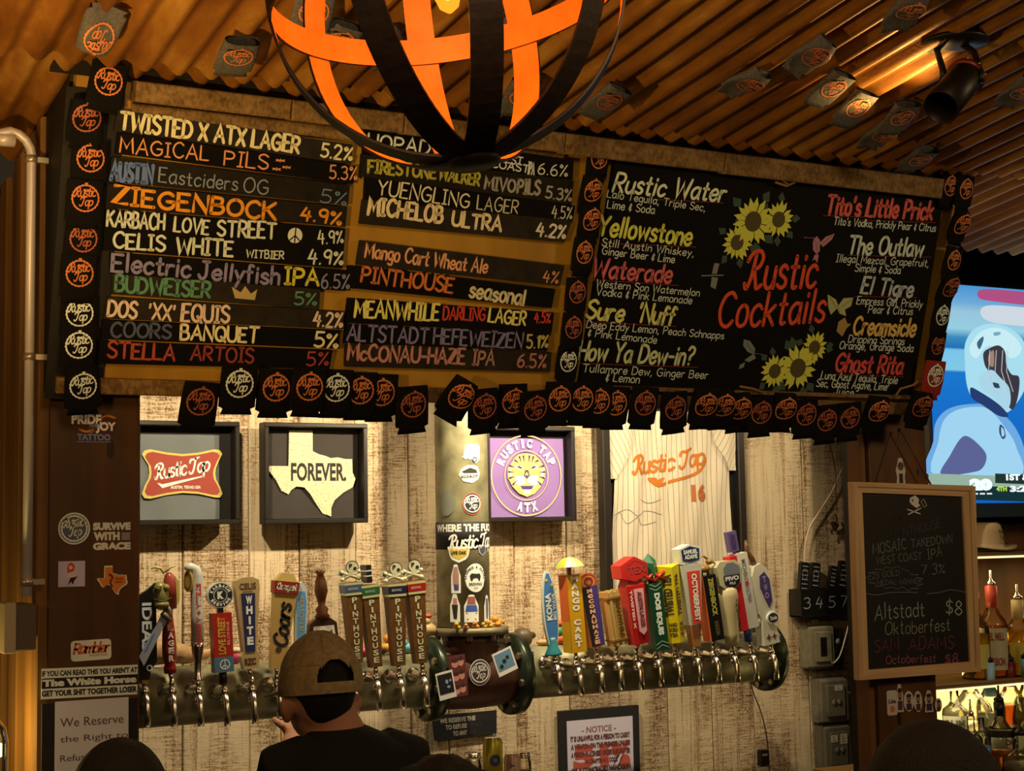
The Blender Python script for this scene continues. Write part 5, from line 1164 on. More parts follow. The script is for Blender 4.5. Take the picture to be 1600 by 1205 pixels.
def subp(o, name, m, col):
    mt = col if not isinstance(col, tuple) else paint(col, .5)
    return m.build(name, mt, o)
def trap(m, w0, w1, y0, y1, d0, d1=None, bev=True):
    """tapered box, widths at bottom/top, depth"""
    d1 = d1 or d0
    vs = []
    for (w_, y_, d) in ((w0, y0, d0), (w1, y1, d1)): vs += [(-w_/2, y_, -d/2), (w_/2, y_, -d/2), (w_/2, y_, d/2), (-w_/2, y_, d/2)]
    m.add(vs, [(0, 1, 2, 3), (7, 6, 5, 4), (0, 4, 5, 1), (1, 5, 6, 2), (2, 6, 7, 3), (3, 7, 4, 0)]); return m
# 1
r, M, L_ = tap(226, 1083, 'black tap handle with white chalk scrawl, half behind the left pillar', (226, 1062), (226, 905))
m = MB(); m.prism([(-8, 0), (6, 0), (8, 12), (18, 28), (16, 150), (4, 140), (-16, 128), (-14, 20)], -6, 6); o = part(r, M, 'handle', m, (22, 21, 22))
m = MB(); rblock(m, 'IDEAS', -6, 10, 45, 120, 6.3, .03); m.ring(6, 18, 3, 5, 6.3, 16); subp(o, 'lettering', m, (210, 204, 190))
m = MB(); trap(m, 9, 12, -6, 2, 9); part(r, M, 'yellow_foot', m, (190, 150, 60))
# 2
r, M, L_ = tap(268, 1083, 'red turned lager tap handle carrying an olive lizard head and striped bar', (266, 1052), (260, 893))
m = MB(); m.lathe([(9, 0), (10, 8), (8, 14), (10.5, 22), (11, 40), (10, 60), (8, 80), (7, 92), (8, 96)], 20); o = part(r, M, 'handle', m, (142, 34, 26))
m = MB(); vblock(m, 'LAGER', 0, 18, 78, 9, 11.3, .05, fn=None); m.tf(lambda p: (p.x, p.y, math.sqrt(max(1, 11.6**2-p.x**2)))); subp(o, 'lettering', m, (214, 190, 160))
m = MB(); m.lathe([(7, 94), (8.5, 98), (7, 102)], 16); part(r, M, 'collar', m, m_chr)
m = MB(); m.ball((-12, 122, 3), 17, 18, (.78, 1.35, .8)); m.ball((-17, 134, 12), 6, 10); m.ball((-5, 134, 12), 6, 10); m.ball((-12, 108, 10), 12, 12, (1, .55, .9)); o = part(r, M, 'lizard_head', m, (132, 124, 62))
m = MB(); m.tube([(-26, 118, 13), (-12, 113, 18), (3, 118, 12)], 1.2, 6); m.tube([(-20, 138, 15), (-14, 136, 18)], 1, 6); subp(o, 'mouth_line', m, (60, 56, 28))
m = MB(); m.lathe([(10, 100), (10, 140), (7, 152), (3, 157)], 16, T(5, 0, -3)); part(r, M, 'red_cap', m, (156, 60, 48))
m = MB(); m.prism([(12, 100), (19, 112), (20, 140), (14, 150), (11, 130)], -4, 0); part(r, M, 'yellow_leaf', m, (200, 176, 92))
m = MB(); m.tube([(-4, 156, 0), (-8, 164, 0), (-18, 167, 0), (-24, 164, 0)], [2, 2, 2.4, .5], 6); m.tube([(-2, 158, 0), (6, 165, 0), (16, 167, 0)], [2, 2.4, .5], 6); part(r, M, 'antlers', m, (196, 178, 110))
m = MB(); m.prism([(-4, 86), (-12, 94), (-50, 30), (-44, 16)], 8, 14); o = part(r, M, 'striped_bar', m, (150, 150, 156))
m = MB(); m.poly([(-24, 66), (-30, 62), (-44, 36), (-38, 40)], 14.3); subp(o, 'blue_streak', m, (96, 106, 140))
m = MB(); m.tube([(-12, 96, 12), (-6, 88, 16), (0, 82, 14)], [5, 4, 2], 8); m.tube([(-4, 106, 12), (0, 96, 16), (-6, 84, 16)], [3, 3, 2], 8); part(r, M, 'claws', m, (110, 96, 70))
# 3
r, M, L_ = tap(309, 1083, 'tall white hook-topped tap handle with red vertical letters and chrome foot', (309, 1064), (307, 885))
m = MB(); m.lathe([(8, 0), (8, 3), (5, 8), (6, 30), (9.5, 52), (9.8, 60)], 20); part(r, M, 'chrome_foot', m, m_chr)
m = MB(); m.tube([(0, 55, 0), (0, 100, 0), (0, 150, 0), (0, 164, 0), (-3, 174, 0), (-9, 177, 0), (-14, 172, 0)], [9.6, 9.6, 9.6, 9.6, 9.4, 9, 8], 18); o = part(r, M, 'handle', m, (208, 200, 184))
m = MB(); rblock(m, 'STELLA + ARTOIS', -4, 4, 58, 152, 0, .05); m.tf(lambda p: (p.x, p.y, math.sqrt(max(1, 9.9**2-p.x**2)))); subp(o, 'lettering', m, (186, 42, 34))
m = MB(); m.disc(0, 0, 8, -2, 2, 20, 17, T(-14, 156, 4) @ RY(-.9)); o = part(r, M, 'gold_horn_badge', m, (170, 136, 60)); m = MB(); m.ring(0, 0, 5, 6, 2.4, 20, 2.1, M=T(-14, 156, 4) @ RY(-.9)); subp(o, 'badge_ring', m, (90, 64, 30))
# 4
r, M, L_ = tap(350, 1083, 'red and blue block tap handle with a round black badge on top', (349, 1070), (342, 912))
m = MB(); m.lathe([(6, 0), (6, 22)], 12); m.box(-4, 4, 108, 124, -4, 4); part(r, M, 'black_core', m, (24, 22, 24))
m = MB(); m.box(-15, 15, 44, 112, -9, 9); o = part(r, M, 'red_block', m, (178, 38, 30))
m = MB(); rblock(m, 'LOVE STREET', -8, 4, 48, 106, 9.3, .04, down=False); subp(o, 'lettering', m, (206, 150, 50)); m = MB(); rblock(m, 'BLONDE', 6, 10, 62, 98, 9.3, .02, down=False); subp(o, 'small_lettering', m, (220, 150, 120))
m = MB(); m.box(-15, 15, 20, 44, -9, 9); o = part(r, M, 'blue_block', m, (84, 116, 140)); m = MB(); m.ring(1, 32, 6.5, 8, 9.3, 24); ribbon(m, [(1, 24), (1, 40)], 1.3, 9.4); ribbon(m, [(1, 32), (-4.5, 26)], 1.3, 9.4); ribbon(m, [(1, 32), (6.5, 26)], 1.3, 9.4); subp(o, 'peace_sign', m, (222, 216, 204))
m = MB(); m.disc(0, 140, 20, -5, 5, 32); o = part(r, M, 'round_badge', m, (206, 200, 186))
m = MB(); m.ring(0, 140, 11, 18.5, 5.3, 36); m.disc(0, 140, 9.5, 5.1, 5.3, 24); subp(o, 'black_rings', m, (26, 26, 28))
m = MB(); arcblock(m, 'KARBACH', 0, 140, 14.8, 5, -1.3, 1.3, 5.6, .06); arcblock(m, 'GNIWERB', 0, 140, 14.8, 5, PI-1.2, PI+1.2, 5.6, .06, inward=True); block(m, 'K', -5, 5, 134, 146, 5.6, .08); subp(o, 'lettering', m, (222, 216, 200))
# 5
r, M, L_ = tap(393, 1080, 'tan flared tap handle with white letters stacked on a navy strip', (389, 1045), (384, 902))
m = MB(); m.prism([(-10, 0), (12, 0), (16, 20), (11, 26), (19, 128), (18, 138), (8, 143), (-8, 143), (-18, 138), (-19, 128), (-10, 26), (-14, 20)], -7, 7); o = part(r, M, 'handle', m, (190, 158, 108))
m = MB(); m.prism([(-7, 27), (8, 27), (11, 118), (-11, 118)], 7.1, 8); subp(o, 'navy_strip', m, (34, 36, 70))
m = MB(); vblock(m, 'WHITE', 1, 36, 116, 10, 8.4, .06); subp(o, 'lettering', m, (224, 218, 200)); m = MB(); block(m, 'CELIS', -13, 13, 124, 134, 7.4, .03); block(m, 'BREWERY', -8, 8, 119, 122, 7.4, .02); block(m, 'RZC', -9, 9, 6, 17, 7.4, .06); subp(o, 'brown_lettering', m, (84, 56, 34))
# 6
r, M, L_ = tap(432, 1072, 'mustard slab tap handle with black script and a red top band', (432, 1045), (447, 900))
m = MB(); trap(m, 21, 36, 0, 118, 12); o = part(r, M, 'handle', m, (184, 146, 80)); m = MB(); m2 = MB(); hand(m2, 'Coors', 0, 0, 66, 26, 1.6, 0, .25, 1.2, 0); m.v = [Vector((10-p.y*.8, 34+p.x, 6.5)) for p in m2.v]; m.f = m2.f; m.sm = m2.sm; subp(o, 'script_lettering', m, (28, 24, 24))
m = MB(); m.disc(-2, 30, 4.5, 6.1, 6.6, 18); subp(o, 'dark_seal', m, (70, 44, 30))
m = MB(); trap(m, 38, 40, 118, 137, 16); o = part(r, M, 'red_band', m, (140, 38, 28)); m = MB(); hand(m, 'Banquet', -15, 124, 15, 10, 1.4, 8.3, .2, 1, 0); subp(o, 'lettering', m, (222, 200, 160))
m = MB(); trap(m, 34, 18, 137, 150, 12); part(r, M, 'gold_top', m, (206, 176, 100))
# 7
r, M, L_ = tap(472, 1070, 'slim pale blue tap handle with white edges, behind the cap of the bartender', (468, 1030), (470, 908))
m = MB(); m.prism([(-7, 0), (7, 0), (10, 90), (8, 112), (0, 121), (-8, 112), (-10, 90)], -4, 4); o = part(r, M, 'handle', m, (206, 206, 196)); m = MB(); m.prism([(-5, 4), (5, 4), (7.5, 90), (5, 106), (-5, 106), (-7.5, 90)], 4.1, 4.8); f_ = subp(o, 'blue_face', m, (88, 142, 170)); m = MB(); rblock(m, 'SEASONAL', -3, 3, 40, 98, 5.2, .02); subp(o, 'lettering', m, (170, 150, 90))
# 8
r, M, L_ = tap(512, 1068, 'dark turned wooden tap handle above a bowtie badge, behind the bartender', (507, 1040), (500, 890))
m = MB(); m.lathe([(7, 72), (12, 76), (8, 82), (10, 88), (5, 94), (7, 104), (10, 116), (8, 132), (5, 142), (8, 147), (4, 150)], 20); part(r, M, 'handle', m, (84, 44, 20))
m = MB(); m.prism([(-22, 0), (18, 0), (22, 40), (20, 66), (10, 74), (-12, 74), (-22, 66), (-24, 40)], -6, 6); o = part(r, M, 'badge_block', m, (60, 32, 18)); m = MB(); m.prism([(-17, 10), (14, 10), (17, 44), (15, 62), (-16, 62), (-19, 44)], 6.1, 7); subp(o, 'cream_face', m, (214, 198, 160)); m = MB(); m.poly([(-14, 34), (-14, 56), (-1, 48), (12, 56), (12, 34), (-1, 42)], 7.4); subp(o, 'red_bowtie', m, (150, 44, 30))
# 9-12
m_pw = wood('tap_handle_oak', (78, 50, 18), (128, 88, 36), .9, .1, .5, contrast=(.3, .7), bump=.2, dist=.0005)
def skull(r, M, y0, col_cup=(24, 24, 22), cx=0, edge=False):
    if edge:
        m = MB(); m.box(cx-4, cx+4, y0, y0+28, -11, 11); o = part(r, M, 'skull_topper', m, (26, 26, 24)); m = MB(); m.box(cx-4.4, cx+4.4, y0+10, y0+12, -11.5, 11.5); m.box(cx-4.4, cx+4.4, y0+18, y0+20, -11.5, 11.5); subp(o, 'white_edge', m, (210, 204, 180)); return
    m = MB()
    for s_ in (-1, 1): m.tube([(cx-13*s_, y0+2, 0), (cx+13*s_, y0+13, 0)], 2.6, 8); m.ball((cx-13*s_, y0+2, 0), 3.8, 8); m.ball((cx+13*s_, y0+13, 0), 3.8, 8)
    m.disc(cx+3, y0+20, 9, -2.5, 2.5, 20); m.box(cx-3, cx+7, y0+9, y0+14, -2.4, 2.4)
    m.prism([(cx-20, y0+10), (cx-12, y0+6), (cx-9, y0+13), (cx-17, y0+18)], -2, 2)
    o = part(r, M, 'skull_topper', m, (206, 198, 160))
    m = MB(); m.disc(cx+7, y0+18, 2.6, 2.6, 3, 10); block(m, 'P', cx-2, cx+3, y0+19, y0+26, 3, .04); m.ring(cx+3, y0+20, 9, 10.4, 2.2, 20); m.poly([(cx-18, y0+11), (cx-13, y0+8), (cx-11, y0+12), (cx-16, y0+16)], 2.4); subp(o, 'black_print', m, (26, 26, 24))
for i, (fx, fy, b, t, bd, lab, edge) in enumerate([
    (551, 1066, (556, 1036), (546, 880), (70, 92, 120), 'brown oak tap handle with blue band and skull topper, behind the cap', False),
    (587, 1062, (586, 1042), (571, 884), (44, 104, 60), 'brown oak tap handle with green band and edge-on black topper', True),
    (623, 1059, (622, 1040), (614, 882), (30, 34, 66), 'brown oak tap handle with navy band and skull topper', False),
    (660, 1056, (656, 1036), (643, 878), (176, 30, 26), 'brown oak tap handle with red band and skull topper', False)]):
    r, M, L_ = tap(fx, fy, lab, b, t)
    m = MB(); trap(m, 17, 27, 0, L_-30, 15, 22); o = part(r, M, 'handle', m, m_pw)
    m = MB(); vblock(m, 'PINTHOUSE', 0, 6, L_-52, 8.5, 0, .03); m.tf(lambda p: (p.x, p.y, 7.5+3.5*p.y/(L_-30)+.4)); subp(o, 'lettering', m, (206, 196, 140))
    m = MB(); trap(m, 27.5, 28.5, L_-46, L_-34, 22.6, 23.4); part(r, M, 'colour_band', m, bd)
    m = MB(); trap(m, 28, 28.3, L_-34, L_-30.5, 23.2); trap(m, 27, 27.4, L_-50, L_-46.5, 22.6); part(r, M, 'cream_rings', m, (200, 190, 130))
    m = MB(); block(m, 'BREWING', -9, 6, L_-42, L_-38, 12, .0); part(r, M, 'band_lettering', m, (190, 190, 180))
    skull(r, M, L_-27, edge=edge)
# 13 surfboard
r, M, L_ = tap(867, 1037, 'blue surfboard tap handle with white letters and a teal foot, first right of the tee', (865, 1024), (853, 890))
m = MB(); n = 14; pts = []
for k in range(n+1): y_ = 8+124*k/n; w_ = 11.5*math.sin(PI*min(1, (k+.35)/n*.93+.03))**.55; pts.append((w_, y_))
pts2 = [(-x, y_) for x, y_ in pts[::-1]]
m.prism(pts+pts2, -2.5, 2.5); o = part(r, M, 'board', m, (214, 210, 190))
m = MB(); m.prism([(x*.8, 70+(y_-70)*.94) for x, y_ in pts+pts2], 2.6, 3.1); f_ = subp(o, 'blue_deck', m, (58, 108, 146))
m = MB(); rblock(m, 'KONA', -7, 2, 55, 98, 3.5, .05, down=False); rblock(m, 'BIG WAVE', 3.5, 8, 55, 96, 3.5, .02, down=False); subp(o, 'lettering', m, (222, 218, 200))
m = MB(); 
for (x, y_) in ((-3, 118), (5, 110), (4, 22)): m.poly([(x+(3.4 if k % 2 else 1.5)*math.cos(PI*k/5), y_+(3.4 if k % 2 else 1.5)*math.sin(PI*k/5)) for k in range(10)], 3.6)
subp(o, 'yellow_flowers', m, (214, 168, 60))
m = MB(); m.lathe([(12, 0), (12, 3), (8, 10), (6, 22), (5, 28)], 20); part(r, M, 'teal_foot', m, (40, 116, 122))
# 14 mango
r, M, L_ = tap(900, 1041, 'mustard yellow box tap handle with white stacked letters under a small parasol', (899, 1019), (888, 872))
m = MB(); trap(m, 24, 22, 0, 121, 22); o = part(r, M, 'handle', m, (206, 152, 22))
m = MB(); vblock(m, 'MANGO CART', 0, 8, 120, 11, 11.4, .05); subp(o, 'lettering', m, (226, 212, 180)); m = MB(); m.box(-11.6, -11.1, 0, 121, -11, 11); subp(o, 'orange_side', m, (206, 90, 30))
m = MB(); m.tube([(0, 119, 0), (0, 142, 0)], 3, 8); part(r, M, 'wooden_post', m, (150, 96, 56))
for k in range(8):
    m = MB(); a0 = 2*PI*k/8; vs = []
    for j in range(5):
        rr = [21, 18, 13, 7, .5][j]; yy = [134, 139, 144, 147.5, 149][j]
        for q_ in range(4): a = a0+2*PI/8*q_/3; vs.append((rr*math.sin(a), yy, rr*math.cos(a)))
    m.add(vs, [(j*4+q_, j*4+q_+1, j*4+q_+5, j*4+q_+4) for j in range(4) for q_ in range(3)], True); part(r, M, 'parasol_panel', m, [(206, 190, 90), (96, 136, 120), (214, 160, 40), (170, 170, 150)][k % 4])
# 15
r, M, L_ = tap(933, 1037, 'round-topped tap handle in black and purple with an orange arch', (930, 1010), (911, 893))
m = MB(); pts = [(-10, 0), (10, 0), (13, 95)]+[(13*math.cos(a), 103+13*math.sin(a)) for a in [PI*k/10 for k in range(11)]]+[(-13, 95)]
m.prism(pts, -9, 9); o = part(r, M, 'handle', m, (196, 110, 40))
m = MB(); m.prism([(-10, 2), (1, 2), (1.5, 95), (-13, 95)], 9.1, 9.6); subp(o, 'black_face', m, (24, 20, 26)); m = MB(); m.prism([(1, 2), (10, 2), (12.8, 95), (1.5, 95)], 9.1, 9.6); subp(o, 'purple_face', m, (66, 48, 100))
m = MB(); vblock(m, 'McCONAUHAZE', -1, 4, 92, 8, 10, .07); subp(o, 'lettering', m, (222, 160, 110))
for k, c_ in enumerate([(176, 60, 40), (214, 120, 40), (120, 40, 60)]):
    m = MB(); m.ring(0, 102, 11-3.4*k, 13-3.2*k, 9.4, 30); subp(o, 'arch_stripe', m, c_)
# 16
r, M, L_ = tap(963, 1033, 'short tap handle built of pale wooden slats with stencilled letters', (965, 1008), (951, 922))
for k in range(5):
    m = MB(); m.box(-11+4.4*k, -7+4.4*k, 0, 86-(k % 2)*2, -8+(k % 2), 8+(k % 2)); part(r, M, 'wood_slat', m, (196-8*(k % 3), 152-6*(k % 2), 84))
m = MB(); m.box(-12, 12, 8, 11, -9, 9.6); m.box(-12, 12, 74, 77, -9, 9.6); part(r, M, 'band', m, (150, 104, 50)); m = MB(); rblock(m, 'MEANWHILE', 1, 8, 12, 74, 9.8, .06); part(r, M, 'lettering', m, (96, 60, 26))
# 17
r, M, L_ = tap(994, 1033, 'glossy red tap handle with a hexagonal head and pale letter panel', (998, 1006), (980, 870))
m = MB(); trap(m, 22, 28, 0, 92, 18, 22); trap(m, 28, 20, 92, 102, 22, 18); o = part(r, M, 'handle', m, (186, 34, 30))
m = MB(); m.prism([(-2, 20), (3, 14), (8, 20), (11, 86), (-4, 86)], 9.5, 11.6); subp(o, 'pale_panel', m, (214, 150, 140)); m = MB(); rblock(m, 'AUSTIN LAGER', 0, 7, 26, 82, 12, .04); subp(o, 'panel_lettering', m, (110, 28, 26)); m = MB(); rblock(m, 'TWISTED X', -11, -7, 26, 86, 11.6, .04); subp(o, 'side_lettering', m, (226, 190, 170))
m = MB(); m.prism([(-22+2, 106), (0, 98), (21, 106), (22, 124), (3, 137), (-20, 126)], -12, 12); o = part(r, M, 'hexagon_head', m, (196, 40, 34)); m = MB(); block(m, 'TEX', -9, 18, 110, 122, 12.4, .02); ribbon(m, [(-11, 106), (-11, 124), (3, 132), (19, 123), (19, 107)], 1, 12.4); subp(o, 'lettering', m, (150, 60, 50))
# 18
r, M, L_ = tap(1025, 1029, 'dark green tap handle with diamond top, red crossed bars and white letters', (1030, 1016), (1012, 866))
m = MB(); trap(m, 20, 22, 0, 106, 18); o = part(r, M, 'handle', m, (24, 66, 44)); m = MB(); rblock(m, 'DOS EQUIS', -5, 5, 24, 90, 9.3, .07); subp(o, 'lettering', m, (222, 218, 200))
m = MB()
for y_ in (4, 10, 94, 100): ribbon(m, [(-9, y_+(5 if y_ > 50 else 0)), (0, y_+(0 if y_ > 50 else 5)), (9, y_+(5 if y_ > 50 else 0))], 1.2, 9.3)
subp(o, 'chevrons', m, (150, 170, 130))
m = MB(); m.lathe([(4, 104), (4, 122)], 8); m.add([(-12, 122, 0), (0, 118, 12), (12, 122, 0), (0, 118, -12), (-11, 140, 0), (0, 136, 11), (11, 140, 0), (0, 136, -11), (0, 152, 0)], [(0, 1, 5, 4), (1, 2, 6, 5), (2, 3, 7, 6), (3, 0, 4, 7), (4, 5, 8), (5, 6, 8), (6, 7, 8), (7, 4, 8), (3, 2, 1, 0)]); part(r, M, 'diamond_top', m, (30, 92, 60))
m = MB()
for cx in (-8, 8): m.tube([(cx-9, 107, 7), (cx+9, 122, 7)], 2.6, 6); m.tube([(cx-9, 122, 7), (cx+9, 107, 7)], 2.6, 6)
part(r, M, 'crossed_bars', m, (196, 52, 28)); m = MB(); m.add([(-24, 114, 7), (-17, 108, 7), (-12, 114, 9), (-17, 121, 7), (-17, 114, 2)], [(0, 1, 2, 3), (0, 4, 1), (1, 4, 2), (2, 4, 3), (3, 4, 0)]); part(r, M, 'white_gem', m, (216, 200, 186))
# 19
r, M, L_ = tap(1055, 1028, 'bright yellow wedge tap handle with slanted black letters on two faces', (1054, 1004), (1041, 880))
m = MB(); m.add([(-13, 0, -6), (14, 0, -6), (14, 0, 4), (1, 0, 12), (-13, 0, 4), (-18, 122, -6), (16, 122, -6), (16, 122, 4), (-1, 118, 13), (-18, 122, 4)], [(0, 4, 3, 2, 1)[::-1], (5, 9, 8, 7, 6), (4, 3, 8, 9), (3, 2, 7, 8), (2, 1, 6, 7), (0, 5, 6, 1), (0, 4, 9, 5)]); o = part(r, M, 'handle', m, (212, 186, 20))
def wedge(p):
    zf_ = 12+.01*p.y; x0 = 1-2*p.y/122
    return (p.x, p.y, (zf_+.6)-abs(p.x-x0)*.60)
m = MB()
for (a, b, fl) in ((-13, -3, 0), (3, 13, 1)): rblock(m, 'TWISTED TEA', a, b, 42, 108, 0, .06, down=False)
for k, s_ in enumerate(['HARD', 'ICED', 'TEA']): block(m, s_, -10, -1, 26-8*k, 32-8*k, 0, .05); block(m, s_, 4, 12, 26-8*k, 32-8*k, 0, .05)
m.tf(wedge); subp(o, 'lettering', m, (60, 52, 20))
# 20
r, M, L_ = tap(1086, 1026, 'orange red panel tap handle with a navy crest head, tallest right of centre', (1086, 1010), (1071, 851))
m = MB(); trap(m, 11, 16, 0, 36, 11, 14); part(r, M, 'wooden_foot', m, (176, 116, 70)); m = MB(); trap(m, 18, 30, 34, 128, 14, 20); o = part(r, M, 'handle', m, (206, 200, 184))
m = MB(); m.prism([(-6, 36), (7, 36), (11, 118), (-9, 118)], 9.9, 10.6); subp(o, 'red_panel', m, (206, 60, 38)); m = MB(); rblock(m, 'OCTOBERFEST', -3, 5.5, 40, 114, 11, .05); subp(o, 'lettering', m, (226, 216, 196))
m = MB(); m.prism([(-16, 130), (-17, 154), (0, 160), (16, 155), (16, 130), (0, 126)], -9, 9); o = part(r, M, 'crest_head', m, (216, 210, 192)); m = MB(); m.prism([(-13, 136), (-14, 152), (0, 157), (14, 152), (13, 136), (0, 133)], 9.1, 9.7); subp(o, 'navy_field', m, (34, 36, 74)); m = MB(); block(m, 'SAMUEL', -11, 11, 145, 152, 10, .04); block(m, 'ADAMS', -10, 10, 137, 144, 10, .04); subp(o, 'lettering', m, (222, 216, 200)); m = MB(); block(m, 'SEASONAL', -10, 10, 128.5, 131.5, 9.5, .02); subp(o, 'small_lettering', m, (80, 74, 70))
# 21
r, M, L_ = tap(1115, 1025, 'black tap handle with orange side, gold goat figure on top', (1116, 1000), (1097, 868))
m = MB(); trap(m, 20, 20, 0, 102, 18); o = part(r, M, 'handle', m, (22, 20, 20)); m = MB(); m.box(-10.6, -10.05, 0, 102, -9, 9); subp(o, 'orange_side', m, (214, 98, 40)); m = MB(); rblock(m, 'ZIEGENBOCK', -3, 5, 38, 98, 9.4, .05); subp(o, 'lettering', m, (170, 156, 60)); m = MB(); rblock(m, 'BEER', -2, 4, 6, 30, 9.4, .04); subp(o, 'small_lettering', m, (90, 76, 40))
m = MB(); m.ball((0, 112, 0), 8, 12, (1.1, .8, .8)); m.ball((8, 122, 2), 5, 10); m.tube([(-5, 102, 0), (-5, 112, 0)], 2, 6); m.tube([(5, 102, 0), (5, 112, 0)], 2, 6); m.tube([(8, 125, 0), (2, 132, 0), (-6, 130, 0)], [2, 1.6, .6], 6); m.tube([(12, 121, 2), (17, 117, 2)], [2.4, 1], 6); part(r, M, 'goat_figure', m, (150, 112, 50))
# 22
r, M, L_ = tap(1144, 1023, 'cream tap handle with a grey and black shield head and stacked black letters', (1145, 1010), (1130, 877))
m = MB(); m.lathe([(9, 0), (10, 20), (11, 50), (14, 78), (13, 88), (9, 94)], 20); o = part(r, M, 'handle', m, (198, 178, 132)); m = MB(); vblock(m, 'FIRESTONE', 5, 12, 84, 5.5, 0, .03); m.tf(lambda p: (p.x, p.y, math.sqrt(max(4, 13.5**2-p.x**2)))); subp(o, 'lettering', m, (70, 58, 44))
m = MB(); m.prism([(-15, 98), (0, 84), (17, 98), (20, 126), (12, 134), (-12, 134), (-18, 126)], -9, 9); o = part(r, M, 'shield_head', m, (190, 180, 140)); m = MB(); m.prism([(-8, 112), (16, 112), (17, 124), (8, 131), (-2, 131), (-8, 124)], 9.1, 9.7); subp(o, 'grey_sunburst', m, (110, 108, 104)); m = MB(); m.prism([(-9, 111), (16, 111), (15, 98), (3, 89), (-8, 98)], 9.1, 9.8); subp(o, 'black_field', m, (26, 24, 26)); m = MB(); block(m, 'PIVO', -7, 14, 103, 110, 10.2, .05); block(m, 'PILS', -1, 8, 97, 101, 10.2, .03); subp(o, 'lettering', m, (216, 206, 180))
# 23
r, M, L_ = tap(1173, 1022, 'long slim red and white tap handle with a purple tag and blue foot', (1170, 1002), (1141, 830))
m = MB(); m.lathe([(5, 0), (5, 24)], 12); part(r, M, 'blue_foot', m, (44, 84, 150)); m = MB(); m.box(-2, 15, 20, 138, -7, 7); o = part(r, M, 'handle', m, (206, 198, 180)); m = MB(); m.box(-13, -1.9, 19, 136, -7.2, 7.2); subp(o, 'red_face', m, (190, 26, 32)); m = MB(); rblock(m, 'MICHELOB ULTRA', 4, 10, 60, 128, 7.4, .02, down=True); subp(o, 'lettering', m, (110, 104, 100)); m = MB(); m.box(4, 9, 88, 93, 7.3, 7.7); subp(o, 'red_square', m, (180, 40, 40))
m = MB(); m.box(-8, 6, 142, 174, -4, 4); m.box(-1, 2, 136, 143, -1, 1); o = part(r, M, 'purple_tag', m, (96, 76, 120)); m = MB(); rblock(m, 'AUSTIN', -5, 3, 146, 170, 4.3, .04); subp(o, 'lettering', m, (60, 46, 84))
# 24
r, M, L_ = tap(1204, 1020, 'white sculpted tap handle with purple inlay and round dark badge, last on the right', (1201, 1006), (1180, 880))
m = MB(); m.prism([(-12, 0), (12, 0), (11, 26), (7, 30), (11, 40), (15, 70), (14, 100), (10, 118), (2, 127), (-8, 124), (-14, 110), (-13, 80), (-12, 50), (-9, 40), (-11, 26)], -8, 8); m.ball((-14, 38, 0), 7, 12); o = part(r, M, 'handle', m, (206, 196, 172))
m = MB(); m.prism([(4, 56), (10, 66), (11, 100), (5, 113), (-3, 108), (-5, 90), (0, 70)], 8.1, 8.8); subp(o, 'purple_inlay', m, (66, 48, 84)); m = MB(); vblock(m, 'TWO', 3, 70, 108, 6, 9.2, .05); subp(o, 'inlay_lettering', m, (140, 120, 150))
m = MB(); m.disc(6, 40, 9.5, 8.1, 10, 24); subp(o, 'badge_rim', m, (222, 214, 200)); m = MB(); m.disc(6, 40, 7.5, 10, 10.6, 24); subp(o, 'badge_disc', m, (44, 34, 50)); m = MB(); block(m, 'Dude', 1, 11, 37, 43, 11, .03); subp(o, 'badge_lettering', m, (220, 210, 210))
m = MB()
for cx in (-4, 5): m.prism([(cx-4, 12), (cx-1, 13), (cx, 18), (cx+1, 13), (cx+4, 12), (cx+1, 10), (cx, 5), (cx-1, 10)], 8.2, 8.6)
subp(o, 'dark_stars', m, (90, 40, 30)); m = MB(); m.tube([(-2, 124, 0), (-4, 136, 0), (-10, 148, 0), (-9, 166, 0)], [4, 3.5, 3, 1.5], 8); part(r, M, 'brown_stem', m, (96, 58, 34))
# ================================================================== SMALL THINGS ON THE PIPES
topz = PZ+PR
def at_top(px, py, y_=PY-.02): return YP(y_).pt(px, py)
def toy(kind, px, py, size, col, label, group=None, col2=(214, 120, 40), y_=PY-.02):
    p = at_top(px, py, y_); t = thing('rubber_duck' if kind == 'duck' else kind, label, 'toy', T(*p) @ RZ(random.Random(px).uniform(-.9, .9)) @ Matrix.Scale(size, 4), group)
    m = MB()
    if kind == 'duck':
        m.ball((0, 0, 0), .5, 14, (.62, 1, .5)); m.v = [Vector((p_.x, p_.y, p_.z)) for p_ in m.v]; m.ball((-.22, 0, .38), .30, 12); m.tube([(.35, 0, .05), (.55, 0, .3)], [.2, .05], 8)
        m.build('body', mat('toy_%02x%02x%02x' % col, col, .4), t); m = MB(); m.ball((-.50, 0, .36), .12, 8, (1.2, 1, .5)); m.build('beak', mat('toy_%02x%02x%02x' % col2, col2, .4), t)
        m = MB(); m.ball((-.40, -.15, .46), .045, 6); m.ball((-.40, .15, .46), .045, 6); m.build('eyes', mat('toy_black', (15, 15, 15), .3), t)
    return t
zfl = PZ+zf+.008
def onfl(px, dy, s_, col, lab, sc=.45): 
    p = YP(PY+dy).pt(px, 975); p.z = zfl+s_*.25*1
    t = toy('duck', px, 975, s_, col, lab, 'tiny ducks on the pipe flange', y_=PY+dy); t.matrix_world = T(p.x, PY+dy, p.z) @ RZ(random.Random(px).uniform(-.6, 1.2)) @ Matrix.Scale(s_, 4)
onfl(714, -.098, .026, (206, 176, 60), 'tiny yellow duck on the flange, first from the left')
onfl(728, -.100, .020, (206, 150, 120), 'tiny pinkish duck on the flange beside the first yellow one')
onfl(743, -.098, .026, (206, 130, 60), 'tiny orange duck on the middle of the flange')
onfl(757, -.092, .020, (206, 170, 70), 'tiny yellow duck on the flange, third from the right')
onfl(766, -.088, .026, (200, 160, 50), 'tiny yellow duck on the flange, second from the right')
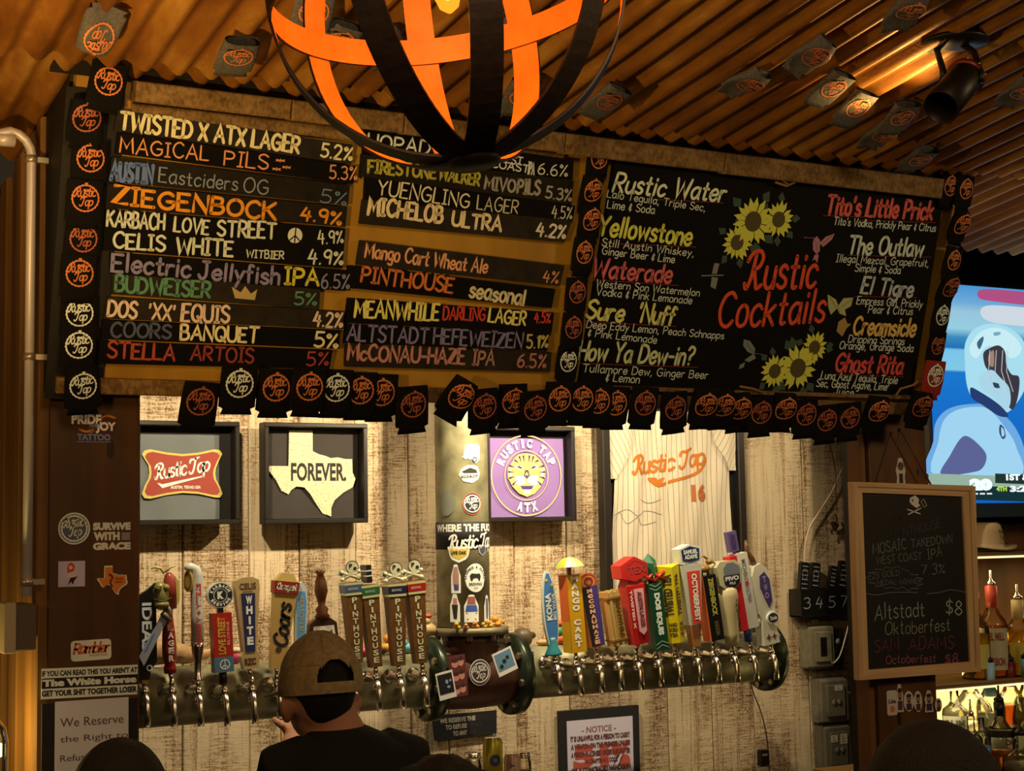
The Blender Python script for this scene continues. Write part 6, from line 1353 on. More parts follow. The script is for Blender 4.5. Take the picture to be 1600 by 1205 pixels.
onfl(778, -.072, .038, (214, 150, 40), 'largest yellow orange duck at the right edge of the flange')
def blob(name, label, cat, px, py, parts, y_=PY-.01, group=None):
    p = YP(y_).pt(px, py); t = thing(name, label, cat, T(*p), group)
    for nm, col, balls in parts:
        m = MB()
        for (c_, r_, sc) in balls: m.ball(c_, r_, 12, sc)
        m.build(nm, mat('toy_%02x%02x%02x' % col, col, .45), t)
    return t
def zsit(px, h): return topz+h
def setz(t, z_): t.location.z = z_; return t
setz(blob('flamingo_toy', 'hot pink flamingo toy sitting on the left pipe between oak handles', 'toy', 563, 1010, [('body', (226, 70, 110), [((0, 0, 0), .028, (1.1, .9, .6)), ((-.004, 0, .030), .013, (1, 1, 1.6)), ((-.010, 0, .052), .013, (1, 1, 1))]), ('beak', (240, 130, 140), [((-.024, 0, .050), .007, (1.4, 1, .8))])]), topz+.014)
setz(blob('wheeled_duck', 'yellow duck toy with dark wheels on the left pipe between two oak handles', 'toy', 604, 1015, [('body', (222, 160, 50), [((0, 0, 0), .020, (1.1, .8, .8)), ((.004, 0, .026), .014, (1, 1, 1))]), ('wheel', (46, 40, 36), [((-.018, -.016, -.008), .011, (1, .4, 1))]), ('wheel', (46, 40, 36), [((.016, -.016, -.008), .011, (1, .4, 1))])]), topz+.020)
setz(blob('blue_duck', 'small light blue duck toy on the left pipe beside the last oak handle', 'toy', 637, 1015, [('body', (96, 166, 186), [((0, 0, 0), .020, (1.2, .8, .8)), ((-.012, 0, .016), .012, (1, 1, 1))]), ('beak', (206, 150, 60), [((-.026, 0, .015), .005, (1.4, 1, .6))])]), topz+.015)
t = blob('pig_figure', 'cream pig figure with red hat perched above the left tee flange', 'toy', 668, 985, [('body', (196, 176, 130), [((0, 0, 0), .032, (1, .8, .7)), ((-.006, -.004, .026), .017, (1, .9, .8))]), ('red_hat', (186, 84, 60), [((0, 0, .042), .018, (1, 1, .5)), ((-.018, 0, .036), .008, (1, 1, 1))])], y_=PY+.0); t.location.z = PZ+.128+.022; t.location.x = xfl+.0
t = blob('grey_ball', 'dark grey knobbed ball resting behind the right tee flange', 'ornament', 816, 995, [('body', (86, 76, 62), [((0, 0, 0), .034, (1, 1, 1))]), ('horn', (70, 60, 50), [((.030, 0, .006), .016, (1.3, .5, .8))])], y_=PY+.03); t.location.z = topz+.024
setz(blob('stone', 'tan pebble on the right pipe left of the surfboard handle', 'stone', 850, 1000, [('body', (186, 158, 112), [((0, 0, 0), .018, (1.6, .8, .6)), ((.016, .004, .012), .012, (1.5, 1, .6))])]), topz+.009)
setz(blob('clown_toy', 'orange and green toy on the right pipe behind the parasol handle', 'toy', 876, 985, [('orange_body', (214, 90, 40), [((0, 0, 0), .020, (1.1, .8, .8)), ((-.002, .006, .050), .015, (1.2, 1, .8))]), ('green_vest', (60, 140, 96), [((-.006, 0, .024), .018, (.9, .8, 1))])]), topz+.015)
setz(blob('stone', 'brown rounded stone on the right pipe left of the round-topped handle', 'stone', 913, 995, [('body', (140, 100, 60), [((0, 0, 0), .022, (1.3, .8, .7)), ((-.008, 0, .022), .014, (1.2, .8, .8))])]), topz+.014)
setz(blob('lime_duck', 'lime green duck toy on the right pipe beside the red handle', 'toy', 977, 990, [('body', (176, 206, 40), [((0, 0, 0), .018, (1.2, .9, .8)), ((.008, 0, .020), .012, (1, 1, 1.1))])]), topz+.014)
setz(blob('magenta_toy', 'small magenta toy on the left pipe beside the tan flared handle', 'toy', 368, 1028, [('body', (206, 60, 130), [((0, 0, 0), .018, (1.1, .8, 1))]), ('white_top', (214, 204, 180), [((0, 0, .020), .014, (1.5, 1, .7))])]), topz+.016)
# driftwood horn lying on the left pipe
p0 = YP(PY).pt(236, 1015); p1 = YP(PY).pt(338, 1018)
t = thing('driftwood', 'pale curved driftwood lying on the left pipe behind the first handles', 'driftwood', T(p0.x, PY+.01, topz+.030))
m = MB(); ln_x = p1.x-p0.x; m.tube([(-.06, 0, .006), (0, 0, .008), (ln_x*.3, .0, .012), (ln_x*.6, 0, -.002), (ln_x*.85, -.005, -.002), (ln_x, -.005, .016)], [.030, .034, .034, .024, .014, .002], 14); m.build('wood_piece', wood('driftwood_grain', (150, 118, 78), (206, 176, 128), 60, 8, .8, bump=.4), t)
# photos and badge on the tee
def photo(px, py, w_, h_, rot, label, pic, yy, yawz=0., prints=(), tilt=0.):
    p = YP(yy).pt(px, py); M_ = YP(yy).M(p, rot) @ RY(yawz) @ RX(tilt)
    m = MB(); m.box(-w_/2, w_/2, -h_/2, h_/2, -.0008, 0); o = m.build('instant_photo', paint((226, 212, 186)), M=M_); tag(o, label, 'photo', 'photos stuck on the pipes')
    m = MB(); m.box(-w_*.42, w_*.42, -h_*.30, h_*.42, .0, .0006); subp(o, 'picture', m, pic)
    for nm, c_, f in prints:
        m = MB(); f(m); subp(o, nm, m, c_)
    return o
ry = PY-PR*1.22-.006
photo(697, 1071, .058, .082, .18, 'white-bordered photo with black picture on the tee, leftmost', (26, 22, 24), PY-.133, prints=[('figures', (150, 150, 160), lambda m: (m.disc(.004, .010, .005, .0007, .001, 8, .007), m.disc(.016, .012, .004, .0007, .001, 8), m.disc(.008, -.006, .006, .0007, .001, 8, .004)))])
p = YP(PY-.132).pt(716, 1056)
o = MB().box(-.028, .028, -.062, .062, -.0008, 0).build('photo_strip', paint((96, 40, 34)), M=YP(PY-.132).M(p, .08)); tag(o, 'reddish photo booth strip of faces on the tee', 'photo', 'photos stuck on the pipes')
for k in range(3):
    m = MB(); m.disc(-.008, .038-.040*k, .012, .0002, .0006, 12, .014); m.disc(.012, .040-.040*k, .010, .0002, .0006, 12, .013); subp(o, 'face_pair', m, (206, 130, 100)); m = MB(); m.disc(-.008, .046-.040*k, .012, .0007, .0009, 12, .006); m.disc(.012, .050-.040*k, .010, .0007, .0009, 12, .006); subp(o, 'hair_pair', m, (70, 34, 34))
p = YP(ry).pt(750, 1051); o = MB().disc(0, 0, .036, -.001, 0, 36, .040).build('round_sticker', paint((214, 200, 186)), M=YP(ry).M(p, 0)); tag(o, 'round dark badge sticker with white ring in the middle of the tee', 'sticker')
m = MB(); m.disc(0, 0, .0335, .0002, .0005, 32, .0375); subp(o, 'dark_disc', m, (70, 44, 38)); m = MB(); emblem(m, 0, 0, .030, .0009); subp(o, 'badge', m, (222, 208, 194))
photo(789, 1034, .070, .074, .35, 'tilted photo with blue picture on the right of the tee', (104, 134, 140), PY-.134, prints=[('dark_figures', (30, 34, 36), lambda m: (m.disc(-.016, -.010, .007, .0007, .001, 10), m.disc(-.002, .002, .007, .0007, .001, 10), m.disc(.012, .010, .006, .0007, .001, 10)))])
photo(827, 1033, .040, .066, .03, 'narrow photo with dark picture on the right pipe beside the flange', (44, 34, 28), PY-PR-.010, prints=[('figures', (190, 176, 150), lambda m: (m.disc(-.006, .012, .005, .0007, .001, 8, .010), m.disc(.006, .014, .005, .0007, .001, 8, .010)))])
# ================================================================== SIGNS ON THE BACK WALL
WF = YP(4.735-.032)
def plate(px, label, cat, name, col, thk=.006, pl=WF, h=.004, rot=None):
    """px: four corners tl tr br bl"""
    q = [pl.at(x, y, h) for x, y in px]; c = (sum(a[0] for a in q)/4, sum(a[1] for a in q)/4)
    pts = [(a[0]-c[0], a[1]-c[1]) for a in q]
    m = MB(); m.prism(pts, -thk, 0); o = m.build(name, col if not isinstance(col, tuple) else paint(col), M=pl.M(pl.P(c[0], c[1], h))); tag(o, label, cat)
    return o, c, pts
def L2(pts, s, t):   # bilinear: s 0..1 left-right, t 0..1 bottom-top, pts tl tr br bl
    a = Vector(pts[3]).lerp(Vector(pts[2]), s); b = Vector(pts[0]).lerp(Vector(pts[1]), s); v = a.lerp(b, t); return v.x, v.y
def btxt(m, pts, s_, s0, s1, t0, t1, z=.0006, bold=.04):
    def fn(p): x, y = L2(pts, p[0], p[1]); return (x, y, z)
    block(m, s_, s0, s1, t0, t1, z, bold, fn=fn)
o, c, pts = plate([(676, 1119), (776, 1110), (776, 1146), (680, 1158)], 'black plaque with worn cream capitals under the pipe tee', 'sign', 'plaque', (20, 18, 18), .008, h=.012)
m = MB(); btxt(m, pts, 'WE RESERVE THE', .10, .66, .66, .86); btxt(m, pts, 'TO REFUSE', .18, .52, .38, .58); btxt(m, pts, 'TO ANY', .29, .52, .10, .30); m.build('lettering', paint((170, 156, 124)), o)
m = MB(); btxt(m, pts, 'RIGHT', .68, .86, .66, .86); btxt(m, pts, 'SERVICE', .55, .76, .38, .58); btxt(m, pts, 'ONE', .54, .66, .10, .30); m.build('worn_lettering', paint((38, 34, 32)), o)
# framed notice
q = [(874, 1112), (998, 1102), (1003, 1330), (880, 1345)]
o, c, pts = plate(q, 'black framed white notice with red and brown printing at the bottom centre', 'notice', 'framed_notice', (28, 25, 24), .018, h=.020)
ip = [L2(pts, .085, .93), L2(pts, .915, .93), L2(pts, .915, .06), L2(pts, .085, .06)]
m = MB(); m.prism(ip, .0002, .0010); pa = m.build('paper', paint((206, 186, 176)), o)
m = MB(); btxt(m, ip, '- NOTICE -', .22, .74, .895, .945, .0014, .03); m.build('heading', paint((140, 96, 76)), pa)
m = MB()
for k, s_ in enumerate(['IT IS UNLAWFUL FOR A PERSON TO CARRY', 'A WEAPON ON THE PREMISES UNLESS', 'A PERSON IS LICENSED UNDER SUBCHAPTER', 'H, CHAPTER 411, CODE', 'OR A CONCEALED HANDGUN', 'UNDER THE SAME LAW']): btxt(m, ip, s_, .05+(.22 if k == 3 else 0), .95-(.2 if k == 3 else 0), .835-.062*k, .878-.062*k, .0022, .05)
m.build('lettering', paint((96, 48, 44)), pa)
m = MB()
x0, y0 = L2(ip, .16, .66); w_ = (L2(ip, .9, .66)[0]-x0)
def stamp(s_, s0, s1, t0, t1): btxt(m, ip, s_, s0, s1, t0, t1, .0017, .06)
stamp('51', .08, .62, .62, .80); stamp('%', .66, .95, .60, .80); m.build('red_stamp', paint((186, 80, 56)), pa)
# ================================================================== REMOTE HOLDER, ELECTRICAL BOXES, CABLES
RP = YP(4.66)
a = RP.pt(1243, 921); b = RP.pt(1330, 960)
t = thing('remote_holder', 'black wall pocket holding remotes, numbered in grey chalk', 'holder', T((a.x+b.x)/2, 4.66, (a.z+b.z)/2))
w2, h2 = (b.x-a.x)/2, (a.z-b.z)/2
m = MB(); m.box(-w2, w2, -.030, -.026, -h2, h2, bev=.002); m.box(-w2, w2, -.026, .04, -h2, -h2+.005); m.box(-w2, -w2+.004, -.026, .04, -h2, h2); m.box(w2-.004, w2, -.026, .04, -h2, h2); m.box(-w2, w2, .036, .040, -h2, h2); o = m.build('pocket', mat('black_plastic', (22, 21, 20), .35), t)
m = MB()
for k, ch in enumerate('3457'): hand(m, ch, -w2*.92+k*w2*.45, -.020, -w2*.92+k*w2*.45+w2*.22, .040, .9, 0, .05, 1, 0)
m.v = [Vector((p.x, -.0312, p.y)) for p in m.v]; m.build('chalk_numbers', paint((130, 126, 120)), o)
for k, (px, py, ln_, tl, lab) in enumerate([(1258, 905, 44, .12, 'black remote control in the wall pocket above the chalked 3, leftmost'), (1275, 907, 46, .14, 'black remote control in the wall pocket above the chalked 4, with silver rim'), (1302, 908, 40, .22, 'slim black remote control in the wall pocket above the chalked 5'), (1318, 906, 50, .18, 'large-buttoned black remote control in the wall pocket, rightmost')]):
    p = RP.pt(px, py); r = thing('remote_control', lab, 'remote control', T(p.x, 4.672, p.z) @ RY(tl), 'remote controls in the wall pocket')
    hh_ = ln_/470/2*1.35; wr_ = .019 if k != 2 else .014
    m = MB(); m.box(-wr_, wr_, -.009, .009, -hh_, hh_, bev=.004); o = m.build('body', mat('black_plastic', (22, 21, 20), .35), r)
    m = MB(); 
    def face(mm): mm.v = [Vector((p_.x, -.0098-abs(p_.z)*.0, p_.y)) for p_ in mm.v]; mm.f = [f for f in mm.f]; return mm
    m.ring(0, hh_*.28, wr_*.62, wr_*.74, 0, 24, 1.5); face(m).build('silver_rim', mat('silver_trim', (170, 168, 160), .3, metal=.6), r)
    for rr in range(6):
        for cc in range(3):
            m = MB(); m.box(-.0026, .0026, -.0022, 0, -.0020, .0020); bt = m.build('button', paint((130, 128, 122)), r); bt.location = ((cc-1)*wr_*.5, -.009, hh_*(.75-.26*rr))
def ebox(px0, py0, px1, py1, label, col, window=False, tape=(), name='electrical_box'):
    a = RP.pt(px0, py0); b = RP.pt(px1, py1); w2, h2 = (b.x-a.x)/2, (a.z-b.z)/2
    t = thing(name, label, 'electrical box', T((a.x+b.x)/2, 4.66, (a.z+b.z)/2)); mt = mat('box_%02x%02x%02x' % col, col, .45, bump=.15, bscale=40, var=.15)
    m = MB(); m.box(-w2, w2, .0, .042, -h2, h2, bev=.006); m.build('back_box', mt, t)
    m = MB(); m.box(-w2*.94, w2*.94, -.020, .0, -h2*.95, h2*.95, bev=.010); m.box(-w2*.62, w2*.62, -.028, -.018, -h2*.7, h2*.72, bev=.006); cv = m.build('cover', mt, t)
    if window: m = MB(); m.box(-w2*.28, w2*.22, -.0295, -.0275, -h2*.42, h2*.45); m.build('dark_window', mat('black_plastic', (22, 21, 20), .35), cv)
    else:
        for s_ in (-1, 1): m = MB(); m.lathe([(.010, -.002), (.010, .003), (.004, .003)], 14, T(s_*.012, -.028, -.004) @ RX(PI)); m.box(-.002+s_*.012, .002+s_*.012, -.034, -.028, -.012, .004); m.build('socket', mat('grey_socket', (120, 116, 108), .5), cv)
    for k, (u0, v0, u1, v1) in enumerate(tape):
        m = MB(); m.box(u0*w2, u1*w2, -.0292, -.0284, v0*h2, v1*h2); tp_ = m.build('tape_label', paint((206, 184, 140)), cv)
        m = MB(); 
        for q_ in range(3): m.box((u0+.1)*w2, (u1-.15-.06*q_)*w2, -.0297, -.0293, (v0+(v1-v0)*(.22+.26*q_))*h2, (v0+(v1-v0)*(.30+.26*q_))*h2)
        m.build('scribble', paint((110, 90, 70)), tp_)
    m = MB(); m.box(-.010, .010, .01, .03, h2, h2+.02); m.build('conduit_stub', mt, t)
    return t
ebox(1260, 978, 1300, 1043, 'light grey electrical box with a dark slot below the remote holder, top of three', (128, 126, 108), True)
ebox(1277, 1061, 1322, 1128, 'grey weatherproof socket box with one tape label, middle of three', (112, 110, 98), False, [(-.1, .45, .45, .68)])
ebox(1283, 1134, 1326, 1204, 'grey weatherproof socket box with two tape labels, lowest of three', (112, 110, 98), False, [(-.65, .30, -.15, .60), (.05, .20, .60, .62)])
a = RP.pt(1298, 982); b = RP.pt(1316, 1040); t = thing('black_box', 'small black box with a round grey badge beside the top electrical box', 'box', T((a.x+b.x)/2, 4.66, (a.z+b.z)/2))
w2, h2 = (b.x-a.x)/2, (a.z-b.z)/2; m = MB(); m.box(-w2, w2, -.01, .042, -h2, h2, bev=.003); m.build('case', mat('black_plastic', (22, 21, 20), .35), t); m = MB(); m.lathe([(.011, 0), (.011, .002)], 18, T(0, -.010, h2*.3) @ RX(PI)); m.v = [Vector((p.x, -.0105+(p.y+.01)*.1, h2*.3+(p.z-h2*.3))) for p in m.v]; m.build('badge', paint((140, 136, 128)), t)
def cable(name, label, pts, r, col, y_=4.675, cat='cable'):
    P_ = [YP(y_).pt(*p[:2]) for p in pts]; c0 = P_[0].copy(); m = MB(); m.tube(smooth([tuple(p-c0) for p in P_], 6), r, 8); o = m.build(name, paint(col, .6), M=T(*c0)); tag(o, label, cat); return o
cable('cable', 'pale cable sweeping down the planks from the right into the remote holder', [(1317, 730), (1300, 768), (1280, 800), (1266, 822), (1259, 845), (1257, 870), (1256, 900)], .0035, (196, 160, 120))
cable('cable', 'cream cable looping beside the small black box below the remote holder', [(1326, 976), (1320, 1000), (1312, 1025), (1303, 1036), (1299, 1035)], .0028, (206, 180, 140), 4.635)
cable('cable', 'thin dark cable hanging from the end of the right tap pipe', [(1172, 1064), (1178, 1085), (1188, 1110), (1196, 1140), (1200, 1170), (1202, 1200), (1203, 1240)], .0022, (30, 24, 20))
cable('cord', 'thin dark cord hanging from the board with a small monkey on its end', [(1294, 680), (1298, 700), (1303, 724), (1306, 745), (1306, 775), (1309, 800)], .0018, (52, 36, 26), 4.66)
mk = RP.pt(1307, 822); t = thing('toy_monkey', 'tiny dark monkey figure clinging to the end of the hanging cord', 'toy', T(mk.x, 4.672, mk.z))
m = MB(); m.ball((.002, 0, .0), .013, 12, (1, .8, 1.2)); m.ball((-.010, -.004, .010), .009, 10); m.tube([(.004, 0, .01), (.014, 0, .025), (.006, 0, .045)], .0035, 6); m.tube([(-.002, 0, -.01), (-.014, 0, -.018), (-.012, 0, -.03)], .0035, 6); m.tube([(.008, 0, -.01), (.004, 0, -.022)], .0035, 6); m.tube([(.01, 0, -.008), (.02, 0, 0), (.018, 0, .02)], [.003, .002, .001], 6); m.build('body', mat('dark_plush', (44, 26, 20), .9), t)
bm_ = RP.pt(1195, 1185); t = thing('small_plug', 'small black plug box hanging at the end of the dark cable', 'plug', T(bm_.x, 4.672, bm_.z)); m = MB(); m.box(-.016, .016, -.012, .012, -.03, .03, bev=.004); m.build('plug_body', mat('black_plastic', (22, 21, 20), .35), t); m = MB(); m.box(-.012, .012, -.0135, -.012, .008, .016); m.build('plug_mark', paint((120, 110, 100)), t)
# ================================================================== HANGING CHALKBOARD ON THE RIGHT POST
CP = YP(3.46)
m_ash = wood('ash_frame', (176, 144, 106), (226, 194, 150), 60, 3, .6, contrast=(.3, .7), bump=.3, dist=.002)
oq = [(1331, 753), (1522, 760), (1530, 1049), (1341, 1063)]
qq = [CP.at(x, y) for x, y in oq]; cc = (sum(a[0] for a in qq)/4, sum(a[1] for a in qq)/4)
t = thing('hanging_chalkboard', 'chalkboard with pale ash frame hung on the right post, handwritten beer specials', 'chalkboard', CP.M(CP.P(*cc)))
op = [Vector((a[0]-cc[0], a[1]-cc[1])) for a in qq]
iq = [(1347, 770), (1504, 776), (1516, 1034), (1357, 1047)]
ipp = [Vector((CP.at(x, y)[0]-cc[0], CP.at(x, y)[1]-cc[1])) for x, y in iq]
for k in range(4):
    a, b, c2, d = op[k], op[(k+1) % 4], ipp[(k+1) % 4], ipp[k]
    me_, mf_ = a.lerp(d, .45), b.lerp(c2, .45)
    m = MB(); m.prism([tuple(a), tuple(b), tuple(mf_), tuple(me_)], -.018, .006); m.prism([tuple(me_), tuple(mf_), tuple(c2), tuple(d)], -.018, .001)
    if k in (0, 2): m.v = [Vector((p.y, -p.x, p.z)) for p in m.v]
    o = m.build('frame_rail', m_ash, t)
    if k in (0, 2): o.matrix_local = RZ(PI/2)
m = MB(); m.prism([tuple(p) for p in ipp], -.014, -.006); slate = m.build('slate', mat('chalk_slate', (20, 19, 19), .5, var=.2, bscale=8), t)
def ctext(s_, p0, p1, cap, wt, col, sh=.08):
    m = MB(); pl = CP.raised(-.0055); c_ = cc; ptext(m, pl, c_, s_, p0, p1, cap, wt=wt, shear=sh, jit=.5, z=0); m.v = [v+Vector((0, 0, -.0055)) for v in m.v]; m.build('chalk_lettering', paint(col, .9), slate)
GD = (110, 108, 100); G2 = (58, 56, 54)
ctext('PI', (1396, 838), (1410, 837), 26, .6, (34, 33, 32)); ctext('NTHOUSE', (1412, 838), (1470, 824), 14, .7, (66, 64, 62))
ctext('MOSAIC', (1364, 866), (1416, 858), 16, .7, GD); ctext('TAKEDOWN', (1424, 856), (1488, 848), 13, .7, GD)
ctext('WEST COAST', (1370, 882), (1440, 874), 12, .7, GD); ctext('IPA', (1450, 874), (1472, 868), 15, .7, GD); ctext('7.3%', (1440, 898), (1476, 896), 15, .7, GD)
ctext('25 GOLD', (1363, 905), (1406, 899), 9, .7, GD); ctext('MEDAL WINNER', (1370, 915), (1440, 911), 8, .7, GD)
ctext('Altstadt', (1367, 969), (1444, 962), 24, .55, (150, 148, 120)); ctext('$8', (1478, 960), (1503, 960), 22, .6, (170, 168, 130))
ctext('Oktoberfest', (1383, 993), (1484, 986), 21, .5, (140, 138, 96)); ctext('SAM', (1366, 1020), (1404, 1017), 20, .5, (110, 50, 52)); ctext('ADAMS', (1420, 1017), (1490, 1013), 21, .5, (120, 50, 66))
ctext('Octoberfest', (1384, 1038), (1462, 1034), 13, .8, (150, 72, 84)); ctext('$8', (1476, 1038), (1497, 1036), 16, .8, (150, 66, 70))
def cl2(pts, w_, col, fl=False):
    m = MB(); P_ = [(CP.at(x, y)[0]-cc[0], CP.at(x, y)[1]-cc[1]) for x, y in pts]
    if fl: m.poly(P_, -.0054)
    else: ribbon(m, P_, w_, -.0054)
    return m
zz_ = []
for k in range(30):
    a = 2*PI*k/30; rr = 1.0 if k % 2 else .82; zz_.append((1400+46*rr*math.cos(a), 905+18*rr*math.sin(a)+(4 if math.cos(a) > .5 else -2)))
cl2(zz_+[zz_[0]], .0011, 0).build('chalk_burst', paint(GD, .9), slate)
cl2(smooth([(1352, 927), (1372, 930), (1395, 926), (1436, 926)], 4), .0014, 0).build('chalk_line', paint((120, 118, 110), .9), slate)
cl2(smooth([(1450, 928), (1470, 926), (1488, 922), (1512, 926)], 4), .0014, 0).build('chalk_line', paint((120, 118, 110), .9), slate)
m = MB()
for pts, fl in (([(1424, 778), (1432, 774), (1438, 780), (1437, 787), (1440, 790), (1434, 794), (1426, 788), (1423, 784)], True), ([(1420, 796), (1440, 803)], False), ([(1441, 794), (1421, 804)], False)):
    P_ = [(CP.at(x, y)[0]-cc[0], CP.at(x, y)[1]-cc[1]) for x, y in pts]
    if fl: m.poly(P_, -.0052)
    else: ribbon(m, P_, .0032, -.0052)
P_ = [(CP.at(x, y)[0]-cc[0], CP.at(x, y)[1]-cc[1]) for x, y in [(1441, 784), (1445, 780), (1450, 790), (1446, 793), (1441, 784)]]; ribbon(m, P_, .0012, -.0052)
m.build('skull_print', paint((206, 190, 160)), slate)
m = MB(); a = (CP.at(1427, 785)[0]-cc[0], CP.at(1427, 785)[1]-cc[1]); block(m, 'P', a[0], a[0]+.006, a[1], a[1]+.009, -.0049, .04); m.build('skull_letter', paint((40, 34, 30)), slate)
m = MB(); a = CP.at(1434, 1054); m.ball((a[0]-cc[0], a[1]-cc[1], .002), .003, 8); m.build('nail', mat('brass_nail', (110, 80, 40), .4, metal=.6), t)
# rope
m = MB(); nail = CP.at(1410, 672); e1 = CP.at(1384, 756); e2 = CP.at(1458, 760)
m.tube([(e1[0]-cc[0], e1[1]-cc[1], -.006), (nail[0]-cc[0], nail[1]-cc[1], -.006), (e2[0]-cc[0], e2[1]-cc[1], -.006)], .003, 8); m.build('rope', mat('jute_rope', (120, 80, 54), .9, bump=.4, bscale=300), t)
m = MB(); m.ball((nail[0]-cc[0], nail[1]-cc[1], -.012), .006, 8); m.build('hook', m_can, t)
# stickers on the right post
o, hw, hh = sticker(F_, 1398, 716, 1417, 762, 'small white die-cut skeleton sticker inside the rope triangle', fig, (196, 176, 150))
m = MB(); m.disc(0, hh*.45, hw*.5, .0002, .0006, 12, hh*.3); subp(o, 'face', m, (90, 66, 50)); m = MB(); m.disc(-hw*.18, hh*.5, hw*.12, .0007, .001, 8); m.disc(hw*.18, hh*.5, hw*.12, .0007, .001, 8); m.box(-hw*.3, hw*.3, -hh*.7, -hh*.05, .0003, .0007); subp(o, 'dark_parts', m, (40, 28, 24))
for k, (x0, y0, x1, y1, lab, sh) in enumerate([(1386, 1079, 1402, 1118, 'cream beer can shaped sticker on the right post below the chalkboard', 'round'), (1399, 1069, 1413, 1113, 'die-cut sticker of a player in dark jersey on the right post', fig), (1412, 1080, 1428, 1112, 'round-headed caricature sticker on the right post, left of the bearded one', 'oval'), (1428, 1080, 1441, 1113, 'bearded man caricature sticker on the right post', 'oval'), (1443, 1079, 1460, 1113, 'sticker of a man with raised arms on the right post', fig), (1461, 1091, 1472, 1113, 'small child-like caricature sticker at the right edge of the post', 'oval')]):
    o, hw, hh = sticker(F_.raised(.0), x0, y0, x1, y1, lab, sh, (196, 170, 140), h=.002+.0006*k); o['group'] = 'caricature stickers on the right post'
    if k == 0:
        m = MB(); block(m, 'Lite', -hw*.7, hw*.7, -hh*.05, hh*.3, .0006, .04); subp(o, 'lettering', m, (70, 56, 60)); m = MB(); m.disc(0, -hh*.5, hw*.5, .0002, .0006, 14); subp(o, 'ball', m, (190, 110, 60))
    else:
        m = MB(); m.disc(0, hh*.25, hw*.45, .0003, .0007, 12, hh*.38); subp(o, 'face', m, (150, 98, 70)); m = MB(); m.disc(0, hh*.55, hw*.48, .0008, .0011, 12, hh*.18); m.disc(0, -hh*.05, hw*.3, .0008, .0011, 10, hh*.1); subp(o, 'hair', m, (50, 32, 26)); m = MB(); m.box(-hw*.5, hw*.5, -hh*.85, -hh*.2, .0003, .0008); subp(o, 'shirt', m, (60+30*(k % 2), 40, 50))
# ================================================================== TELEVISION
VP = YP(4.08)
def emi(name, col, k=1.):
    n = 'screen_'+name
    if n in MC: return MC[n]
    m = bpy.data.materials.new(n); m.use_nodes = True; MC[n] = m; nt = m.node_tree; nt.nodes.clear()
    e = nt.nodes.new('ShaderNodeEmission'); e.inputs[0].default_value = (*srgb(col), 1); e.inputs[1].default_value = k; o = nt.nodes.new('ShaderNodeOutputMaterial'); nt.links.new(e.outputs[0], o.inputs[0]); return m
a = VP.pt(1448, 441); b = VP.pt(1452, 790); TW = (a.z-b.z)*16/9; th = (a.z-b.z)/2
TVc = Vector((a.x+TW/2, 4.08, (a.z+b.z)/2)); tv = thing('television', 'large television showing a football player in a white helmet, at the right edge', 'television', VP.M(TVc))
m = MB(); m.box(-TW/2-.012, TW/2+.012, -th-.045, th+.012, -.05, -.002, bev=.006); m.build('housing', mat('tv_housing', (18, 20, 24), .3), tv)
m = MB(); m.box(-TW/2-.012, TW/2+.012, -th-.043, -th+.006, -.002, .004); m.build('bottom_bezel', mat('bezel_reflection_blue', (60, 84, 110), .25, metal=.3), tv)  # blue-grey reflections put into the bezel colour
def scr_mat():
    m = bpy.data.materials.new('screen_picture'); m.use_nodes = True; nt = m.node_tree; N = nt.nodes.new; L = nt.links.new; nt.nodes.clear()
    tc = N('ShaderNodeTexCoord'); sp_ = N('ShaderNodeSeparateXYZ'); L(tc.outputs['Object'], sp_.inputs[0])
    mr = N('ShaderNodeMapRange'); mr.inputs[1].default_value = -th; mr.inputs[2].default_value = th; L(sp_.outputs[1], mr.inputs[0])
    r = N('ShaderNodeValToRGB'); e = r.color_ramp.elements; e[0].position = 0; e[0].color = (*srgb((20, 96, 190)), 1); e[1].position = 1; e[1].color = (*srgb((70, 150, 210)), 1)
    for p_, c_ in ((.45, (24, 110, 200)), (.60, (26, 120, 205)), (.61, (130, 200, 230)), (.70, (120, 196, 232)), (.71, (30, 110, 180)), (.76, (60, 140, 190)), (.80, (150, 206, 226)), (.88, (150, 196, 220)), (.92, (110, 170, 215))): k = e.new(p_); k.color = (*srgb(c_), 1)
    L(mr.outputs[0], r.inputs[0]); em = N('ShaderNodeEmission'); em.inputs[1].default_value = 1.0; L(r.outputs[0], em.inputs[0]); o = N('ShaderNodeOutputMaterial'); L(em.outputs[0], o.inputs[0]); return m
m = MB(); m.box(-TW/2, TW/2, -th, th, -.002, .0); sc_ = m.build('screen', scr_mat(), tv)
VQ = VP
def tvp(pts): return [(VQ.at(x, y)[0]-TVc.x, VQ.at(x, y)[1]-TVc.z) for x, y in pts]
def tvs(name, col, pts, z, sm=True, k=1.): m = MB(); m.poly(tvp(smooth(pts+[pts[0]], 5)[:-1] if sm else pts), z); m.build(name, emi('%02x%02x%02x' % col, col, k), sc_)
tvs('crowd_blur', (176, 80, 130), [(1535, 452), (1600, 456), (1680, 462), (1700, 480), (1620, 478), (1560, 472), (1530, 466)], .0004)
tvs('crowd_blur', (206, 216, 226), [(1540, 478), (1620, 482), (1760, 492), (1760, 520), (1600, 510), (1540, 500)], .0005)
tvs('jersey_shadow', (110, 170, 226), [(1458, 690), (1462, 660), (1480, 640), (1510, 632), (1545, 634), (1580, 660), (1600, 700), (1604, 745), (1454, 745)], .0006)
tvs('jersey', (160, 212, 240), [(1466, 690), (1474, 658), (1492, 642), (1520, 636), (1545, 640), (1570, 668), (1588, 700), (1590, 745), (1462, 745)], .0008)
tvs('arm_shade', (92, 100, 150), [(1484, 712), (1500, 686), (1512, 682), (1530, 696), (1541, 712), (1536, 730), (1520, 738), (1470, 742)], .0010)
